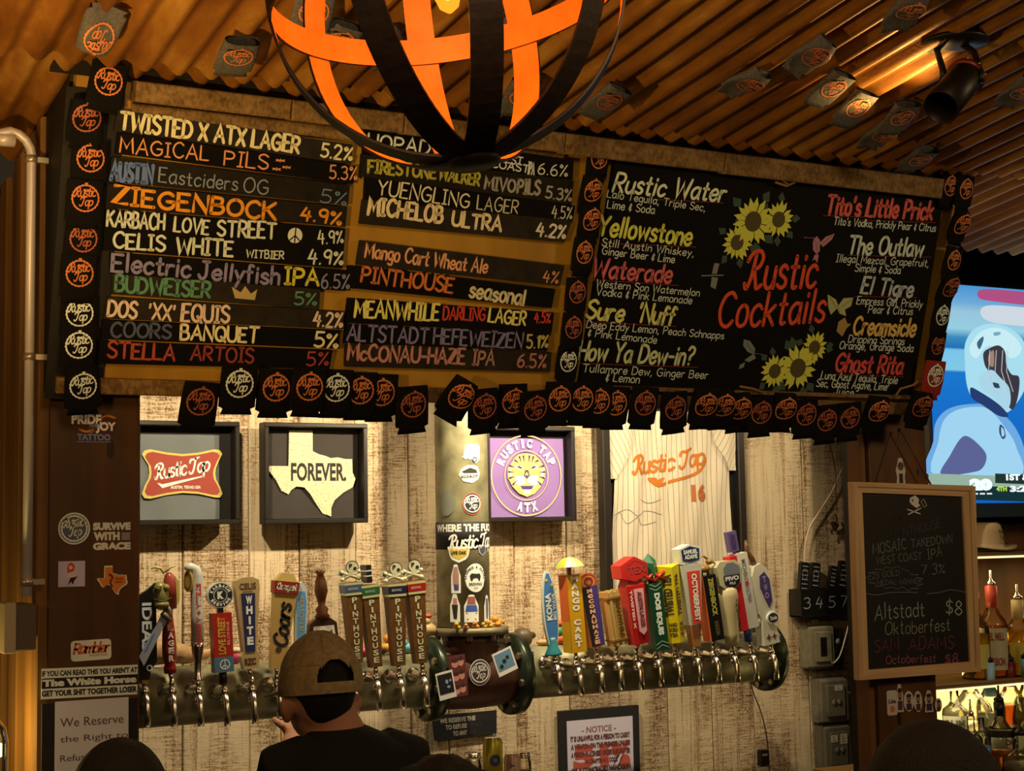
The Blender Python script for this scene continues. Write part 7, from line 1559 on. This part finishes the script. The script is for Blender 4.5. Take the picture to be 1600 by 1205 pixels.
tvs('sleeve_patch', (50, 80, 120), [(1562, 664), (1568, 668), (1571, 682), (1566, 686), (1561, 676)], .0010)
tvs('patch_centre', (170, 210, 226), [(1564, 668), (1568, 672), (1569, 680), (1565, 682)], .0012)
tvs('helmet', (168, 222, 238), [(1507, 560), (1508, 536), (1520, 516), (1540, 507), (1565, 508), (1590, 522), (1604, 545), (1606, 575), (1600, 610), (1580, 640), (1566, 644), (1545, 634), (1520, 622), (1510, 600)], .0012)
tvs('helmet_glow', (200, 236, 244), [(1514, 545), (1530, 520), (1555, 512), (1580, 522), (1596, 545), (1580, 560), (1545, 540), (1525, 560)], .0014)
tvs('helmet_vent', (60, 100, 130), [(1526, 536), (1535, 526), (1536, 532), (1530, 546)], .0016)
tvs('helmet_vent', (120, 170, 190), [(1552, 520), (1562, 519), (1562, 523), (1554, 525)], .0016)
tvs('face_dark', (60, 56, 66), [(1536, 552), (1546, 544), (1560, 540), (1570, 550), (1572, 570), (1580, 585), (1592, 590), (1590, 620), (1582, 640), (1570, 628), (1556, 600), (1544, 580), (1538, 570)], .0016)
tvs('face_skin', (160, 130, 110), [(1544, 556), (1552, 548), (1552, 572), (1545, 570)], .0018)
tvs('cheek_guard', (170, 214, 232), [(1530, 590), (1548, 578), (1562, 590), (1576, 606), (1578, 630), (1570, 640), (1552, 622), (1532, 606)], .0020)
tvs('guard_hole', (44, 66, 96), [(1550, 598), (1560, 600), (1562, 606), (1554, 606)], .0022)
tvs('chin_strap', (40, 60, 110), [(1516, 606), (1530, 612), (1560, 632), (1575, 650), (1560, 650), (1536, 634), (1518, 622)], .0018)
for x in (1546, 1556, 1566, 1574): m = MB(); ribbon(m, tvp([(x, 548), (x-2, 580), (x+8, 612)]), .0035, .0024); m.build('face_mask_bar', emi('mask', (190, 196, 196)), sc_)
m = MB(); m.poly(tvp([(1450, 740), (2100, 762), (2100, 778), (1450, 757)]), .0026); m.build('score_strip', emi('strip', (150, 178, 160)), sc_)
m = MB(); m.poly(tvp([(1450, 757), (2100, 778), (2100, 800), (1450, 779)]), .0026); m.build('score_strip_dark', emi('stripd', (22, 50, 54)), sc_)
m = MB(); m.poly(tvp([(1554, 740), (2100, 760), (2100, 776), (1554, 755)]), .0030); m.build('down_box', emi('downb', (34, 52, 48)), sc_)
def tvt(s_, x0, y1, x1, y0, col, z=.0034, b_=.06): a = tvp([(x0, y1)])[0]; b2 = tvp([(x1, y0)])[0]; m = MB(); block(m, s_, a[0], b2[0], a[1], b2[1], z, b_); m.build('score_text', emi('t%02x%02x%02x' % col, col, 1.2), sc_)
tvt('20', 1514, 767, 1549, 748, (226, 244, 240), b_=.10); tvt('4TH', 1556, 768, 1572, 760, (170, 206, 70)); tvt('3:25', 1577, 769, 1612, 759, (226, 236, 236)); tvt('1ST & 10', 1571, 751, 1625, 741, (226, 236, 236))
m = MB(); 
for k in range(3): m.box(tvp([(1519+11*k, 770)])[0][0], tvp([(1527+11*k, 770)])[0][0], tvp([(1519, 773)])[0][1], tvp([(1519, 770.5)])[0][1], .003, .0032)
m.build('timeout_marks', emi('marks', (226, 236, 236)), sc_)
light('AREA', 'screen_spill', TVc+Vector((.1, -.03, 0)), 1.2, (.45, .75, 1.), TVc+Vector((.1, -1, 0)), size=.5)
# ================================================================== BACK SHELVES, HAT, BOTTLES
def shelf(px_y, yf, name, label, lit=True, x0=1440, thick=.02):
    z_ = YP(yf).pt(1560, px_y).z; xa_ = YP(yf).pt(x0, px_y).x
    t = thing(name, label, 'shelf', T(xa_+.75, (yf+4.26)/2, z_-thick/2)); d2 = (4.26-yf)/2
    m = MB(); m.box(-.75, .75, -d2, d2, -thick/2, thick/2, bev=.002); m.build('board', mat('shelf_plank', (110, 84, 44), .5), t)
    m = MB(); m.box(-.74, .74, -d2-.004, -d2, -thick/2, -thick/2+.007); m.build('light_strip', mat('warm_led_strip', (255, 236, 150), .4, emit=1.3, ecol=(1, .82, .42)), t)
    return z_
zA = shelf(863, 4.02, 'hat_shelf', 'upper lit shelf carrying a white hat under the television')
zB = shelf(1064, 3.96, 'bottle_shelf', 'middle lit shelf carrying tall bottles beside the chalkboard')
zC = shelf(1218, 3.74, 'bottle_shelf', 'lowest lit shelf holding the front rows of bottles')
for yy_, zz2, pw in ((4.10, zA-.06, 1.2), (4.05, zB-.05, 2.0)):
    light('AREA', 'shelf_led', (4.35, yy_, zz2), pw, (1, .78, .34), (4.35, yy_+.1, zz2-1), shape='RECTANGLE', size=1.0, size_y=.05)
light('AREA', 'bottle_uplight', (4.35, 4.17, zB+.006), 3.0, (1, .72, .22), (4.35, 4.15, zB+1), shape='RECTANGLE', size=1.0, size_y=.06)
light('AREA', 'bottle_uplight', (4.20, 4.17, zC+.012), 2.5, (1, .76, .28), (4.20, 4.1, zC+1), shape='RECTANGLE', size=1.0, size_y=.06)
m = MB(); hx0 = YP(4.2).pt(1462, 1100).x; m.box(hx0, hx0+1.3, 4.225, 4.235, zC+.01, zB-.03); o = m.build('light_panel', mat('lit_acrylic_panel', (255, 220, 120), .5, emit=1.2, ecol=(1, .74, .28))); tag(o, 'glowing warm panel behind the lower bottles', 'light panel')
# hat
hp = YP(4.12).pt(1540, 862); t = thing('white_hat', 'white western hat with small printed words on the shelf under the television', 'hat', T(hp.x, 4.12, zA))
m = MB(); m.lathe([(.115, .006), (.118, .010), (.075, .014), (.071, .03), (.067, .07), (.060, .094), (.048, .104), (.030, .100), (.01, .096)], 32, RX(PI/2)); m.v = [Vector((p.x, p.y*.85, p.z+(.0 if p.z > .03 else .018*(abs(p.x)/.115)**2))) for p in m.v]; m.build('felt', mat('white_felt', (206, 186, 150), .85), t)
m = MB()
for k, s_ in enumerate(['Rustic', 'Tap', 'Austin']): hand(m, s_, .0, .062-.022*k, .034, .012, 1.2, 0, .1, 1, 0)
m.v = [Vector((p.x+.012, -math.sqrt(max(1e-5, (.071-(p.y)*.06)**2-(p.x+.012)**2))*.85-.0015, p.y+.004)) for p in m.v]; m.build('printed_words', paint((110, 84, 30)), t)
def bot(px, top_py, z0, y_, rb, prof, glass, liq, lvl, label, lab=None, neck=None, cap=None, pour=True, name='liquor_bottle'):
    """prof: [(radius factor, height factor)] ; height from the photo"""
    p = YP(y_).pt(px, 1000); top = YP(y_).pt(px, top_py).z; H = top-z0
    t = thing(name, label, 'bottle', T(p.x, y_, z0+.0005), 'liquor bottles on the lit shelves')
    rb *= 1.22; pr_ = [(rb*a, H*b) for a, b in prof]
    m = MB(); m.lathe(pr_, 24, RX(PI/2), cap=True); m.build('glass', glass, t)
    if liq:
        q_ = [(max(.001, r_-.004), h_) for r_, h_ in pr_ if h_ <= H*lvl]; q_[0] = (q_[0][0], .004); q_ = [q_[0]]+[(r_, max(h_, .006)) for r_, h_ in q_[1:]]
        # cut the liquid flat at its level
        for (r0, h0), (r1, h1) in zip(pr_[:-1], pr_[1:]):
            if h0 <= H*lvl < h1: f = (H*lvl-h0)/(h1-h0); q_.append((r0+(r1-r0)*f-.004, H*lvl))
        m = MB(); m.lathe(q_, 20, RX(PI/2)); m.build('liquor', liq, t)
    if neck:
        m = MB(); r_n = rb*prof[-1][0]*1.12; m.lathe([(r_n, H*neck[0]), (r_n, H*1.0), (r_n*.6, H*1.004)], 18, RX(PI/2)); m.build('neck_foil', paint(neck[1], .4), t)
    if pour:
        m = MB(); m.lathe([(rb*.30, H), (rb*.32, H+.012), (rb*.16, H+.018), (.004, H+.03), (.0035, H+.055)], 12, RX(PI/2)); m.build('pourer', mat('black_pourer', (24, 22, 20), .35) if cap != 'steel' else m_chr, t)
    if lab:
        h0, h1, col, txt, tcol = lab
        m = MB(); a0 = -2.0; rr = rb*1.015; n = 14; aa = math.atan2(-p.x, y_)
        vs = []; 
        for i in range(n+1):
            a = aa-1.15+2.3*i/n; vs += [(rr*math.sin(a), -rr*math.cos(a), H*h0), (rr*math.sin(a), -rr*math.cos(a), H*h1)]
        m.add(vs, [(2*i, 2*i+2, 2*i+3, 2*i+1) for i in range(n)], True); lb = m.build('label', paint(col, .6), t)
        if txt:
            m = MB(); hh_ = H*(h1-h0)
            for k, s_ in enumerate(txt): block(m, s_, -rb*.8, rb*.8, H*h1-hh_*(.30+k/len(txt)*.9)*1, H*h1-hh_*(.10+k/len(txt)*.9), 0, .04)
            m.v = [Vector(((rr+.0007)*math.sin(aa+q.x/rr), -(rr+.0007)*math.cos(aa+q.x/rr), q.y)) for q in m.v]; m.build('label_lettering', paint(tcol, .6), lb)
    return t
def gl(name, col, rough=.03): return mat(name, col, rough, trans=1.)
g_clear = glassy('bottle_glass_clear', (.93, .93, .88)); g_green = glassy('bottle_glass_green', (.75, .85, .70)); g_amb = glassy('bottle_glass_amber', (.85, .62, .30))
def liqm(name, col): return mat(name, col, .15, trans=.75, emit=.0)
l_gold = liqm('gold_liquor', (236, 190, 60)); l_amb = liqm('amber_liquor', (220, 130, 50)); l_dark = liqm('dark_liquor', (150, 70, 26)); l_clr = liqm('clear_liquor', (240, 240, 220))
STD = [(.96, 0), (1, .02), (1, .55), (.9, .62), (.55, .70), (.36, .76), (.32, .92), (.36, .95), (.36, 1)]
SQ = [(.96, 0), (1, .02), (1, .62), (.95, .68), (.5, .74), (.34, .78), (.34, 1)]
RND = [(.9, 0), (1, .03), (1, .42), (.85, .58), (.45, .70), (.30, .78), (.30, 1)]
bot(1524, 925, zB, 4.06, .040, STD, g_clear, l_gold, .52, 'golden liquor bottle with red foil neck, half hidden behind the chalkboard frame', (.12, .40, (214, 190, 90), None, None), (.78, (186, 50, 34)), pour=True)
bot(1552, 916, zB, 4.08, .042, STD, g_clear, l_amb, .56, 'clear bottle of amber liquor with a picture label and red striped neck', (.08, .54, (196, 176, 130), ['STEEL MILL', '', 'BOURBON'], (150, 70, 40)), (.76, (196, 70, 50)), cap='steel')
bot(1592, 938, zB, 4.06, .052, RND, g_clear, l_gold, .60, 'squat bottle of golden liquor with cream stopper at the right edge', (.18, .45, (200, 170, 60), None, None), (.74, (214, 180, 110)), cap='steel')
# picture on the steel label
bot(1487, 1070, zC, 4.10, .036, SQ, g_clear, l_clr, .7, 'clear square bottle with a white label just right of the post', (.10, .60, (216, 204, 170), ['RUM'], (110, 100, 70)), pour=False)
bot(1513, 1052, zC, 4.08, .062, [(.95, 0), (1, .02), (1, .50), (.85, .64), (.45, .76), (.24, .84), (.24, 1)], g_clear, l_clr, .48, 'large clear flagon with a black pourer behind the smaller bottles', None)
bot(1543, 1036, zC, 4.02, .040, STD, g_clear, l_clr, .5, 'clear bottle with a pale blue neck wrap left of centre of the lower row', (.10, .34, (206, 206, 190), ['DEEP'], (60, 110, 150)), (.66, (150, 180, 214)))
bot(1575, 1034, zC, 4.04, .042, STD, g_clear, l_dark, .56, 'bottle of brown rum with a dark red neck wrap', (.08, .36, (214, 204, 180), ['DEEP', 'EDDY'], (110, 30, 26)), (.74, (116, 34, 28)))
bot(1602, 1030, zC, 3.98, .046, RND, g_green, l_gold, .62, 'teal-necked bottle of yellow liquor cut by the right edge', None, (.80, (70, 130, 120)))
bot(1511, 1120, zC, 3.92, .030, STD, g_clear, l_clr, .4, 'slim clear bottle in front of the flagon, steel pourer', (.10, .42, (206, 190, 160), None, None), None, cap='steel')
bot(1527, 1122, zC, 3.86, .024, SQ, g_clear, l_clr, .5, 'small clear bottle with a round blue label', (.12, .50, (80, 140, 180), ['REPU'], (220, 220, 220)), pour=False)
bot(1556, 1098, zC, 3.88, .044, RND, g_clear, l_amb, .30, 'round-shouldered clear bottle with a black and gold band label', (.50, .64, (26, 22, 20), ['Goslings'], (206, 176, 90)), (.80, (24, 22, 22)))
bot(1587, 1150, zC, 3.80, .050, [(.9, 0), (1, .05), (1, .35), (.7, .5), (.28, .62), (.26, .8), (.40, .86), (.40, 1)], g_clear, l_clr, .3, 'stout clear glass decanter at the lower right corner', None, None)
bot(1604, 1096, zC, 3.84, .036, STD, glassy('milky_glass', (.80, .86, .55)), liqm('milky_liquor', (226, 230, 150)), .7, 'pale yellow backlit bottle cut by the right edge, front row', (.2, .5, (220, 214, 160), None, None))
# cans and jars on the work counter below the taps
zW = YP(4.5).pt(770, 1232).z
o = MB().box(.97, 2.75, 4.12, 4.70, zW-.04, zW).build('back_counter', mat('steel_counter', (120, 112, 100), .35, metal=.7)); tag(o, 'steel work counter under the taps, mostly below the picture', 'counter')
MB().box(-.85, .55, -.2, .2, -zW/2+.04, zW/2-.02).build('counter_base', m_panel, o, M=T(2.14, 4.45, zW/2-.04)); bpy.data.objects['counter_base'].matrix_world = T(2.14, 4.45, zW/2-.04) if False else T(2.14, 4.46, (zW-.04)/2)
def can(px, top_py, y_, r_, label, col, logo, group='drinks on the work counter', kind='drink_can'):
    p = YP(y_).pt(px, 1180); H = YP(y_).pt(px, top_py).z-zW
    t = thing(kind, label, 'can', T(p.x, y_, zW), group)
    m = MB(); m.lathe([(r_*.85, .0), (r_, .008), (r_, H-.014), (r_*.84, H-.002), (r_*.84, H), (r_*.78, H-.003), (.001, H-.003)], 26, RX(PI/2)); m.build('can_body', mat('can_%02x%02x%02x' % col, col, .3, metal=.5, var=.25, bscale=30), t)
    m = MB(); m.lathe([(r_*.80, H-.002), (r_*.86, H+.001), (r_*.80, H+.002)], 26, RX(PI/2)); m.ring(0, 0, .004, .008, H, 12); m.build('lid', m_chr, t)
    m = MB(); aa = math.atan2(-p.x, y_)+.25; logo(m, H); m.v = [Vector(((r_+.0008+q.z)*math.sin(aa+q.x/r_), -(r_+.0008+q.z)*math.cos(aa+q.x/r_), q.y)) for q in m.v]; m.build('print', paint((40, 44, 74)), t)
    return t
can(770, 1153, 4.40, .031, 'yellow green drink can with a dark blue round mark, tallest on the counter', (170, 160, 50), lambda m, H: (m.ring(0, H*.62, .006, .018, 0, 20), m.box(-.012, .012, H*.58, H*.66, 0, .0004)))
can(800, 1178, 4.42, .027, 'pale pink slim can with upright black letters beside the yellow green can', (196, 160, 140), lambda m, H: rblock(m, 'TRULY', -.014, .002, .0, H*.8, 0, .02, down=False))
def jar(px, top_py, y_, r_, label, col):
    p = YP(y_).pt(px, 1180); H = YP(y_).pt(px, top_py).z-zW; t = thing('glass_jar', label, 'jar', T(p.x, y_, zW), 'drinks on the work counter')
    m = MB(); m.lathe([(r_*.9, 0), (r_, .006), (r_, H*.7), (r_*.86, H*.8), (r_*.86, H*.86)], 24, RX(PI/2), cap=False); m.lathe([(r_*.9, 0), (r_*.01, .002)], 24, RX(PI/2), cap=False); m.build('glass', g_clear, t)
    m = MB(); m.lathe([(r_*.9, H*.84), (r_*.92, H), (r_*.5, H+.001)], 24, RX(PI/2)); m.build('metal_lid', m_chr, t)
    m = MB(); m.lathe([(r_*.85, .004), (r_*.9, .01), (r_*.9, H*.5)], 20, RX(PI/2)); m.build('contents', mat('jar_fill_%02x%02x%02x' % col, col, .5), t)
jar(739, 1177, 4.38, .026, 'small glass jar with shiny lid left of the yellow green can', (150, 100, 60))
jar(818, 1175, 4.44, .024, 'small glass with grey lid, rightmost beside the slim can', (140, 120, 90))
# ================================================================== PEOPLE (seen from behind; local +Y is forward)
m_skin = mat('skin', (200, 146, 118), .55, bump=.1, bscale=90)
m_hair = mat('dark_hair', (12, 8, 6), .75, bump=.9, bscale=220, var=.3)
m_tee = mat('black_cotton', (26, 25, 25), .9, bump=.25, bscale=60)
m_jean = mat('dark_denim', (34, 38, 52), .9)
def fuse(name, mb, material, parent, vox=.009, smooth_it=4):
    """grow separate volumes into one continuous skin"""
    me = mb.mesh(name, material); o = bpy.data.objects.new(name, me); COL.objects.link(o)
    r = o.modifiers.new('r', 'REMESH'); r.mode = 'VOXEL'; r.voxel_size = vox; r.use_smooth_shade = True
    s = o.modifiers.new('s', 'SMOOTH'); s.factor = .5; s.iterations = smooth_it
    dg = bpy.context.evaluated_depsgraph_get(); me2 = bpy.data.meshes.new_from_object(o.evaluated_get(dg))
    o.modifiers.clear(); o.data = me2; me2.name = name
    me2.materials.clear(); me2.materials.append(material)
    o.parent = parent; return o
def loft(mb, rows, seg=24):
    """rows: (x, y, z, half width, half depth)"""
    vs = []; fs = []
    for x, y, z, a, b in rows:
        for k in range(seg): t = 2*PI*k/seg; vs.append((x+a*math.cos(t), y+b*math.sin(t), z))
    n = len(rows)
    for i in range(n-1):
        for k in range(seg): k2 = (k+1) % seg; fs.append((i*seg+k, i*seg+k2, (i+1)*seg+k2, (i+1)*seg+k))
    fs.append(tuple(range(seg))[::-1]); fs.append(tuple((n-1)*seg+k for k in range(seg)))
    mb.add(vs, fs, True)
def hand_geo(mb, wrist, direction, palmn, s=1., curl=.6, side=1):
    """palm, four bent fingers and a thumb from the side of the palm"""
    d = Vector(direction).normalized(); n = Vector(palmn); n = (n-n.dot(d)*d).normalized(); x = d.cross(n)*side
    w = Vector(wrist)
    mb.tube([w-d*.02, w+d*.02*s, w+d*.05*s, w+d*.085*s], [.024*s, .028*s, .034*s, .030*s], 10, flat=.62)
    for i, (off, ln) in enumerate(((-.027, .070), (-.009, .080), (.009, .075), (.026, .060))):
        p = w+d*.080*s+x*off*s; a = 0; pts = [p-d*.02*s, p]; rr = [.010*s, .0095*s]
        for k, f in enumerate((.42, .33, .25)):
            a += curl*(.8+.25*k); p = p+(d*math.cos(a)+n*math.sin(a))*ln*f*s; pts.append(p); rr.append((.009-.001*k)*s)
        mb.tube(pts, rr, 8)
    p = w+d*.03*s-x*.028*s; mb.tube([p, p+(d*.5-x*.7+n*.4).normalized()*.035*s, p+(d*.5-x*.7+n*.4).normalized()*.035*s+(d*.8+n*.6).normalized()*.03*s], [.013*s, .011*s, .009*s], 8)
def person(px, top_py, y, H, label, lean=(0, 0), cap=False, hair=1., curly=False, tee=m_tee, headw=1., arms=None, vox=.012, yaw=0., ears=True, hairlow=.0, drop=.285, bulk=1., hand_at=None):
    top = YP(y).pt(px, top_py); hx = top.x
    t = thing('person', label, 'person', T(hx-lean[0]*math.cos(yaw), y-lean[1], 0) @ RZ(yaw), None); bpy.context.view_layer.update()
    s = top.z/H; sh = 1.0
    zt = top.z-(.012 if cap else .015)
    hc = Vector((lean[0], lean[1], zt-.118*headw)); k = headw
    b = MB()
    # head: cranium, face, jaw, nose, ears, neck
    b.ball(hc+Vector((0, -.012, .012))*k, .1*k, 24, (.78, .95, 1.06)); b.ball(hc+Vector((0, .018, -.045))*k, .075*k, 20, (.80, 1.0, 1.05))
    b.ball(hc+Vector((0, .052, -.092))*k, .032*k, 14, (1.1, .8, .8)); b.tube([hc+Vector((0, .088, .0))*k, hc+Vector((0, .108, -.035))*k, hc+Vector((0, .092, -.042))*k], [.008*k, .014*k, .010*k], 10)
    b.tube([hc+Vector((-.022, .088, -.068))*k, hc+Vector((0, .094, -.066))*k, hc+Vector((.022, .088, -.068))*k], .007*k, 8)
    for q in (-1, 1):
        b.ball(hc+Vector((q*.084, -.008, -.040))*k, .034*k, 14, (.38, .62, 1.0)); b.ball(hc+Vector((q*.094, -.016, -.034))*k, .022*k, 10, (.5, .6, 1.))
    zs = zt-drop*k           # shoulder line
    shx = lean[0]*.28
    nk = [(shx*.6+lean[0]*.25, lean[1]*.3, zs-.03, .066*bulk, .064*bulk), (lean[0]*.55, lean[1]*.5-.005, zs+.03, .060*bulk, .060*bulk), (lean[0]*.85, lean[1]*.85-.015, zs+.070, .058*bulk, .060*bulk), (lean[0], lean[1]-.015, zs+.11, .055*bulk, .062)]
    loft(b, nk)
    torso = [(0, 0, .86, .150, .105), (0, 0, .95, .155, .110), (shx*.2, 0, 1.08, .140, .100), (shx*.5, 0, zs-.22, .160, .115), (shx*.8, -.005, zs-.10, .180, .110), (shx, -.01, zs-.035, .165, .085), (shx, -.01, zs-.0, .095, .06)]
    loft(b, torso)
    for q in (-1, 1):
        b.tube([(q*.085, 0, .90), (q*.088, .01, .50), (q*.09, -.01, .10), (q*.09, 0, .05)], [.085, .060, .042, .040], 12)
        b.tube([(q*.09, -.04, .035), (q*.095, .06, .035), (q*.10, .14, .025)], [.036, .040, .028], 10)
    S0 = [Vector((shx+q*.165, -.01, zs-.065)) for q in (-1, 1)]
    pose = arms or [((-.035, .02, -.28), (.0, .10, -.24)), ((.035, .02, -.28), (0, .10, -.24))]
    el = []; 
    for q in (0, 1):
        e = S0[q]+Vector(pose[q][0]); w = e+Vector(pose[q][1])
        if hand_at and q == 0: w = t.matrix_world.inverted() @ hand_at; e = (S0[0]+w)/2+Vector((-.06, -.02, -.17))
        el.append((S0[q], e, w))
        b.tube([S0[q]-Vector((.03*(1 if q else -1), 0, 0)), S0[q], S0[q].lerp(e, .5), e, e.lerp(w, .35), w], [.052, .056, .046, .039, .040, .027], 12)
        hand_geo(b, w, w-e, (0, 1, -.2) if abs((w-e).normalized().y) < .9 else (0, 0, -1), 1., .55, 1 if q else -1)
    body = fuse('body', b, m_skin, t, vox)
    # eyes
    for q in (-1, 1):
        m = MB(); m.ball(hc+Vector((q*.030, .078, .002))*k, .0125*k, 10); ey = m.build('eye', mat('eye_white', (220, 214, 204), .2), t)
        m = MB(); m.ball(hc+Vector((q*.030, .0862, .002))*k, .006*k, 8); m.build('iris', mat('iris_brown', (60, 36, 22), .2), ey)
    # t-shirt
    c = MB(); e_ = .014
    loft(c, [(r[0], r[1], r[2], r[3]+e_+.006, r[4]+e_+.006) for r in torso[:-1]]+[(shx+lean[0]*.08, -.01, zs+.008, .098, .074), (shx*.6+lean[0]*.3, lean[1]*.25-.004, zs+.026, .070, .068)])
    for q in (0, 1):
        a, e, w = el[q]; c.tube([a-Vector((.06*(1 if q else -1), 0, -.02)), a+Vector((0, 0, .002)), a.lerp(e, .45), a.lerp(e, .78)], [.062, .073, .064, .062], 14)
    fuse('t_shirt', c, tee, t, vox)
    c = MB()
    loft(c, [(0, 0, .97, .168, .124), (0, 0, .86, .172, .128)][::-1])
    for q in (-1, 1): c.tube([(q*.085, 0, .93), (q*.088, .01, .50), (q*.09, -.01, .08)], [.100, .074, .060], 14)
    fuse('trousers', c, m_jean, t, .016)
    for q in (-1, 1):
        m = MB(); m.tube([(q*.09, -.06, .035), (q*.095, .06, .035), (q*.10, .16, .028)], [.045, .048, .036], 12); m.build('shoe', mat('black_shoe', (20, 18, 18), .6), t)
    # hair
    h = MB()
    if curly:
        rnd = random.Random(5)
        for i in range(150):
            a = rnd.uniform(0, 2*PI); ph = rnd.uniform(0, 1.9); r_ = Vector((math.sin(ph)*math.cos(a)*.090, math.sin(ph)*math.sin(a)*.104-.01, math.cos(ph)*.112))
            h.ball(hc+r_*k+Vector((0, 0, .005)), rnd.uniform(.012, .024), 8)
        h.ball(hc+Vector((0, -.01, .012)), .1*k, 20, (.88, 1.02, 1.1)); fuse('curly_hair', h, m_hair, t, .006, 1)
    else:
        h.ball(hc+Vector((0, -.020, .016))*k, .1*k*hair, 28, (.84, 1.0, 1.08)); h.ball(hc+Vector((0, -.046, (-.016 if cap else -.030)-hairlow))*k, .072*k*hair, 22, (.96, .80, .98 if cap else 1.1))
        o = fuse('hair', h, m_hair, t, .008, 10)
        # clear the face: hair sits on the back and top only
        bm = bmesh.new(); bm.from_mesh(o.data); kill = [v for v in bm.verts if v.co.y > hc.y+.055*k and v.co.z < hc.z+.05*k]; bmesh.ops.delete(bm, geom=kill, context='VERTS'); bm.to_mesh(o.data); bm.free()
    return t, hc, k, zs, shx, el
m_cap = mat('faded_khaki_cap', (176, 156, 118), .9, bump=.35, bscale=70, var=.2)
t, hc, k, zs, shx, el = person(497, 990, 3.75, 1.75, 'person in black T-shirt and faded khaki cap, back turned, pouring beer at the taps', lean=(-.075, .03), cap=True, hair=.93, headw=1.08, arms=[((-.085, .10, -.22), (-.02, .22, .155)), ((.075, .05, -.26), (-.05, .16, -.16))], vox=.008, yaw=.06, drop=.225, bulk=1.22, hand_at=YP(4.06).pt(456, 1158))
# the cap: crown with an arched opening and strap at the back, brim forward
def cap_pt(th, ph, g=0.): return hc+Vector(((.092*k+g)*math.sin(ph)*math.cos(th), -.012+(.112*k+g)*math.sin(ph)*math.sin(th), .012+(.122*k+g)*math.cos(ph)+(-.012*math.sin(th) if ph > 1.2 else 0)))
vs = []; fs = []; NT, NP = 256, 88
for j in range(NP+1):
    for i in range(NT): vs.append(cap_pt(2*PI*i/NT, .02+1.72*j/NP))
for j in range(NP):
    for i in range(NT):
        th = 2*PI*(i+.5)/NT; d = abs(((th-1.5*PI+.10+PI) % (2*PI))-PI)
        lim = .50*math.sqrt(max(0, 1-((76.0-j)/26.)**2)) if 50 <= j <= 76 else 0
        if d < lim: continue
        i2 = (i+1) % NT; fs.append((j*NT+i, (j+1)*NT+i, (j+1)*NT+i2, j*NT+i2))
mb = MB(); mb.add(vs, fs, True); cap = mb.build('cap', m_cap, t)
sm_ = cap.modifiers.new('thick', 'SOLIDIFY'); sm_.thickness = .003; sm_.offset = 1
m = MB(); m.ball(cap_pt(0, 0)+Vector((0, 0, .001)), .007, 10, (1, 1, .5)); m.build('cap_button', m_cap, cap)
for q in range(6):
    th = 2*PI*q/6+.1; m = MB(); m.tube([cap_pt(th, .05+1.18*j/10, .0035) for j in range(11)], .0016, 5); m.build('seam', m_cap, cap)
m = MB(); br = []
for j in range(9):
    a = PI*.5+(-.95+1.9*j/8); p = cap_pt(a, 1.62); q_ = p+Vector((math.cos(a)*.03, .065*math.sin(a), -.014)); br += [p, q_]
m.add(br, [(2*j, 2*j+1, 2*j+3, 2*j+2) for j in range(8)], True); bo = m.build('brim', m_cap, cap); bs = bo.modifiers.new('thick', 'SOLIDIFY'); bs.thickness = .004
m = MB(); pc_ = Vector((shx*.9+.03, -.135, zs-.19)); m.box(pc_.x-.034, pc_.x+.030, pc_.y-.006, pc_.y+.01, pc_.z-.09, pc_.z+.0); m.build('pale_patch', mat('pale_print', (140, 146, 130), .9), t)
# glass held under the running tap, and the beer falling into it
fp_ = TP.pt(433, 1072); gp = Vector((fp_.x, TY-.029, fp_.z-.088))
m = MB(); m.tube([(0, 0, 0), (.002, 0, -.09), (.0, 0, -.16)], [.0038, .003, .0028], 8); o = m.build('beer_stream', mat('running_beer', (230, 190, 90), .1, trans=.6), M=T(*gp)); tag(o, 'thin golden stream of beer falling from the tap left of the person', 'beer')
gt = thing('beer_glass', 'pint glass being filled under the running tap, left of the person', 'glass', T(gp.x, gp.y, gp.z-.24))
m = MB(); m.lathe([(.030, 0), (.032, .004), (.042, .13)], 28, RX(PI/2), cap=False); m.lathe([(.030, 0), (.001, .004)], 28, RX(PI/2), cap=False); m.build('glass_wall', glassy('bottle_glass_clear'), gt)
m = MB(); m.lathe([(.028, .006), (.0345, .07)], 24, RX(PI/2)); m.build('beer', mat('golden_beer', (220, 150, 40), .2, trans=.5), gt)
m = MB(); m.lathe([(.0346, .071), (.036, .085)], 24, RX(PI/2)); m.build('foam', mat('foam', (236, 226, 200), .9), gt)
person(187, 1139, 2.60, 1.66, 'person with short dark hair at the lower left, only the crown of the head showing', hair=1.0, headw=.98, lean=(0, 0), yaw=-.25)
person(1438, 1112, 1.66, 1.70, 'person with thick dark hair at the lower right, head silhouetted before the bottles', hair=1.03, headw=1.0, lean=(0, 0), yaw=.1, hairlow=.02)
person(686, 1182, 2.25, 1.62, 'person with curly dark hair at the bottom centre, only the curls showing', curly=True, headw=.98, yaw=0.)
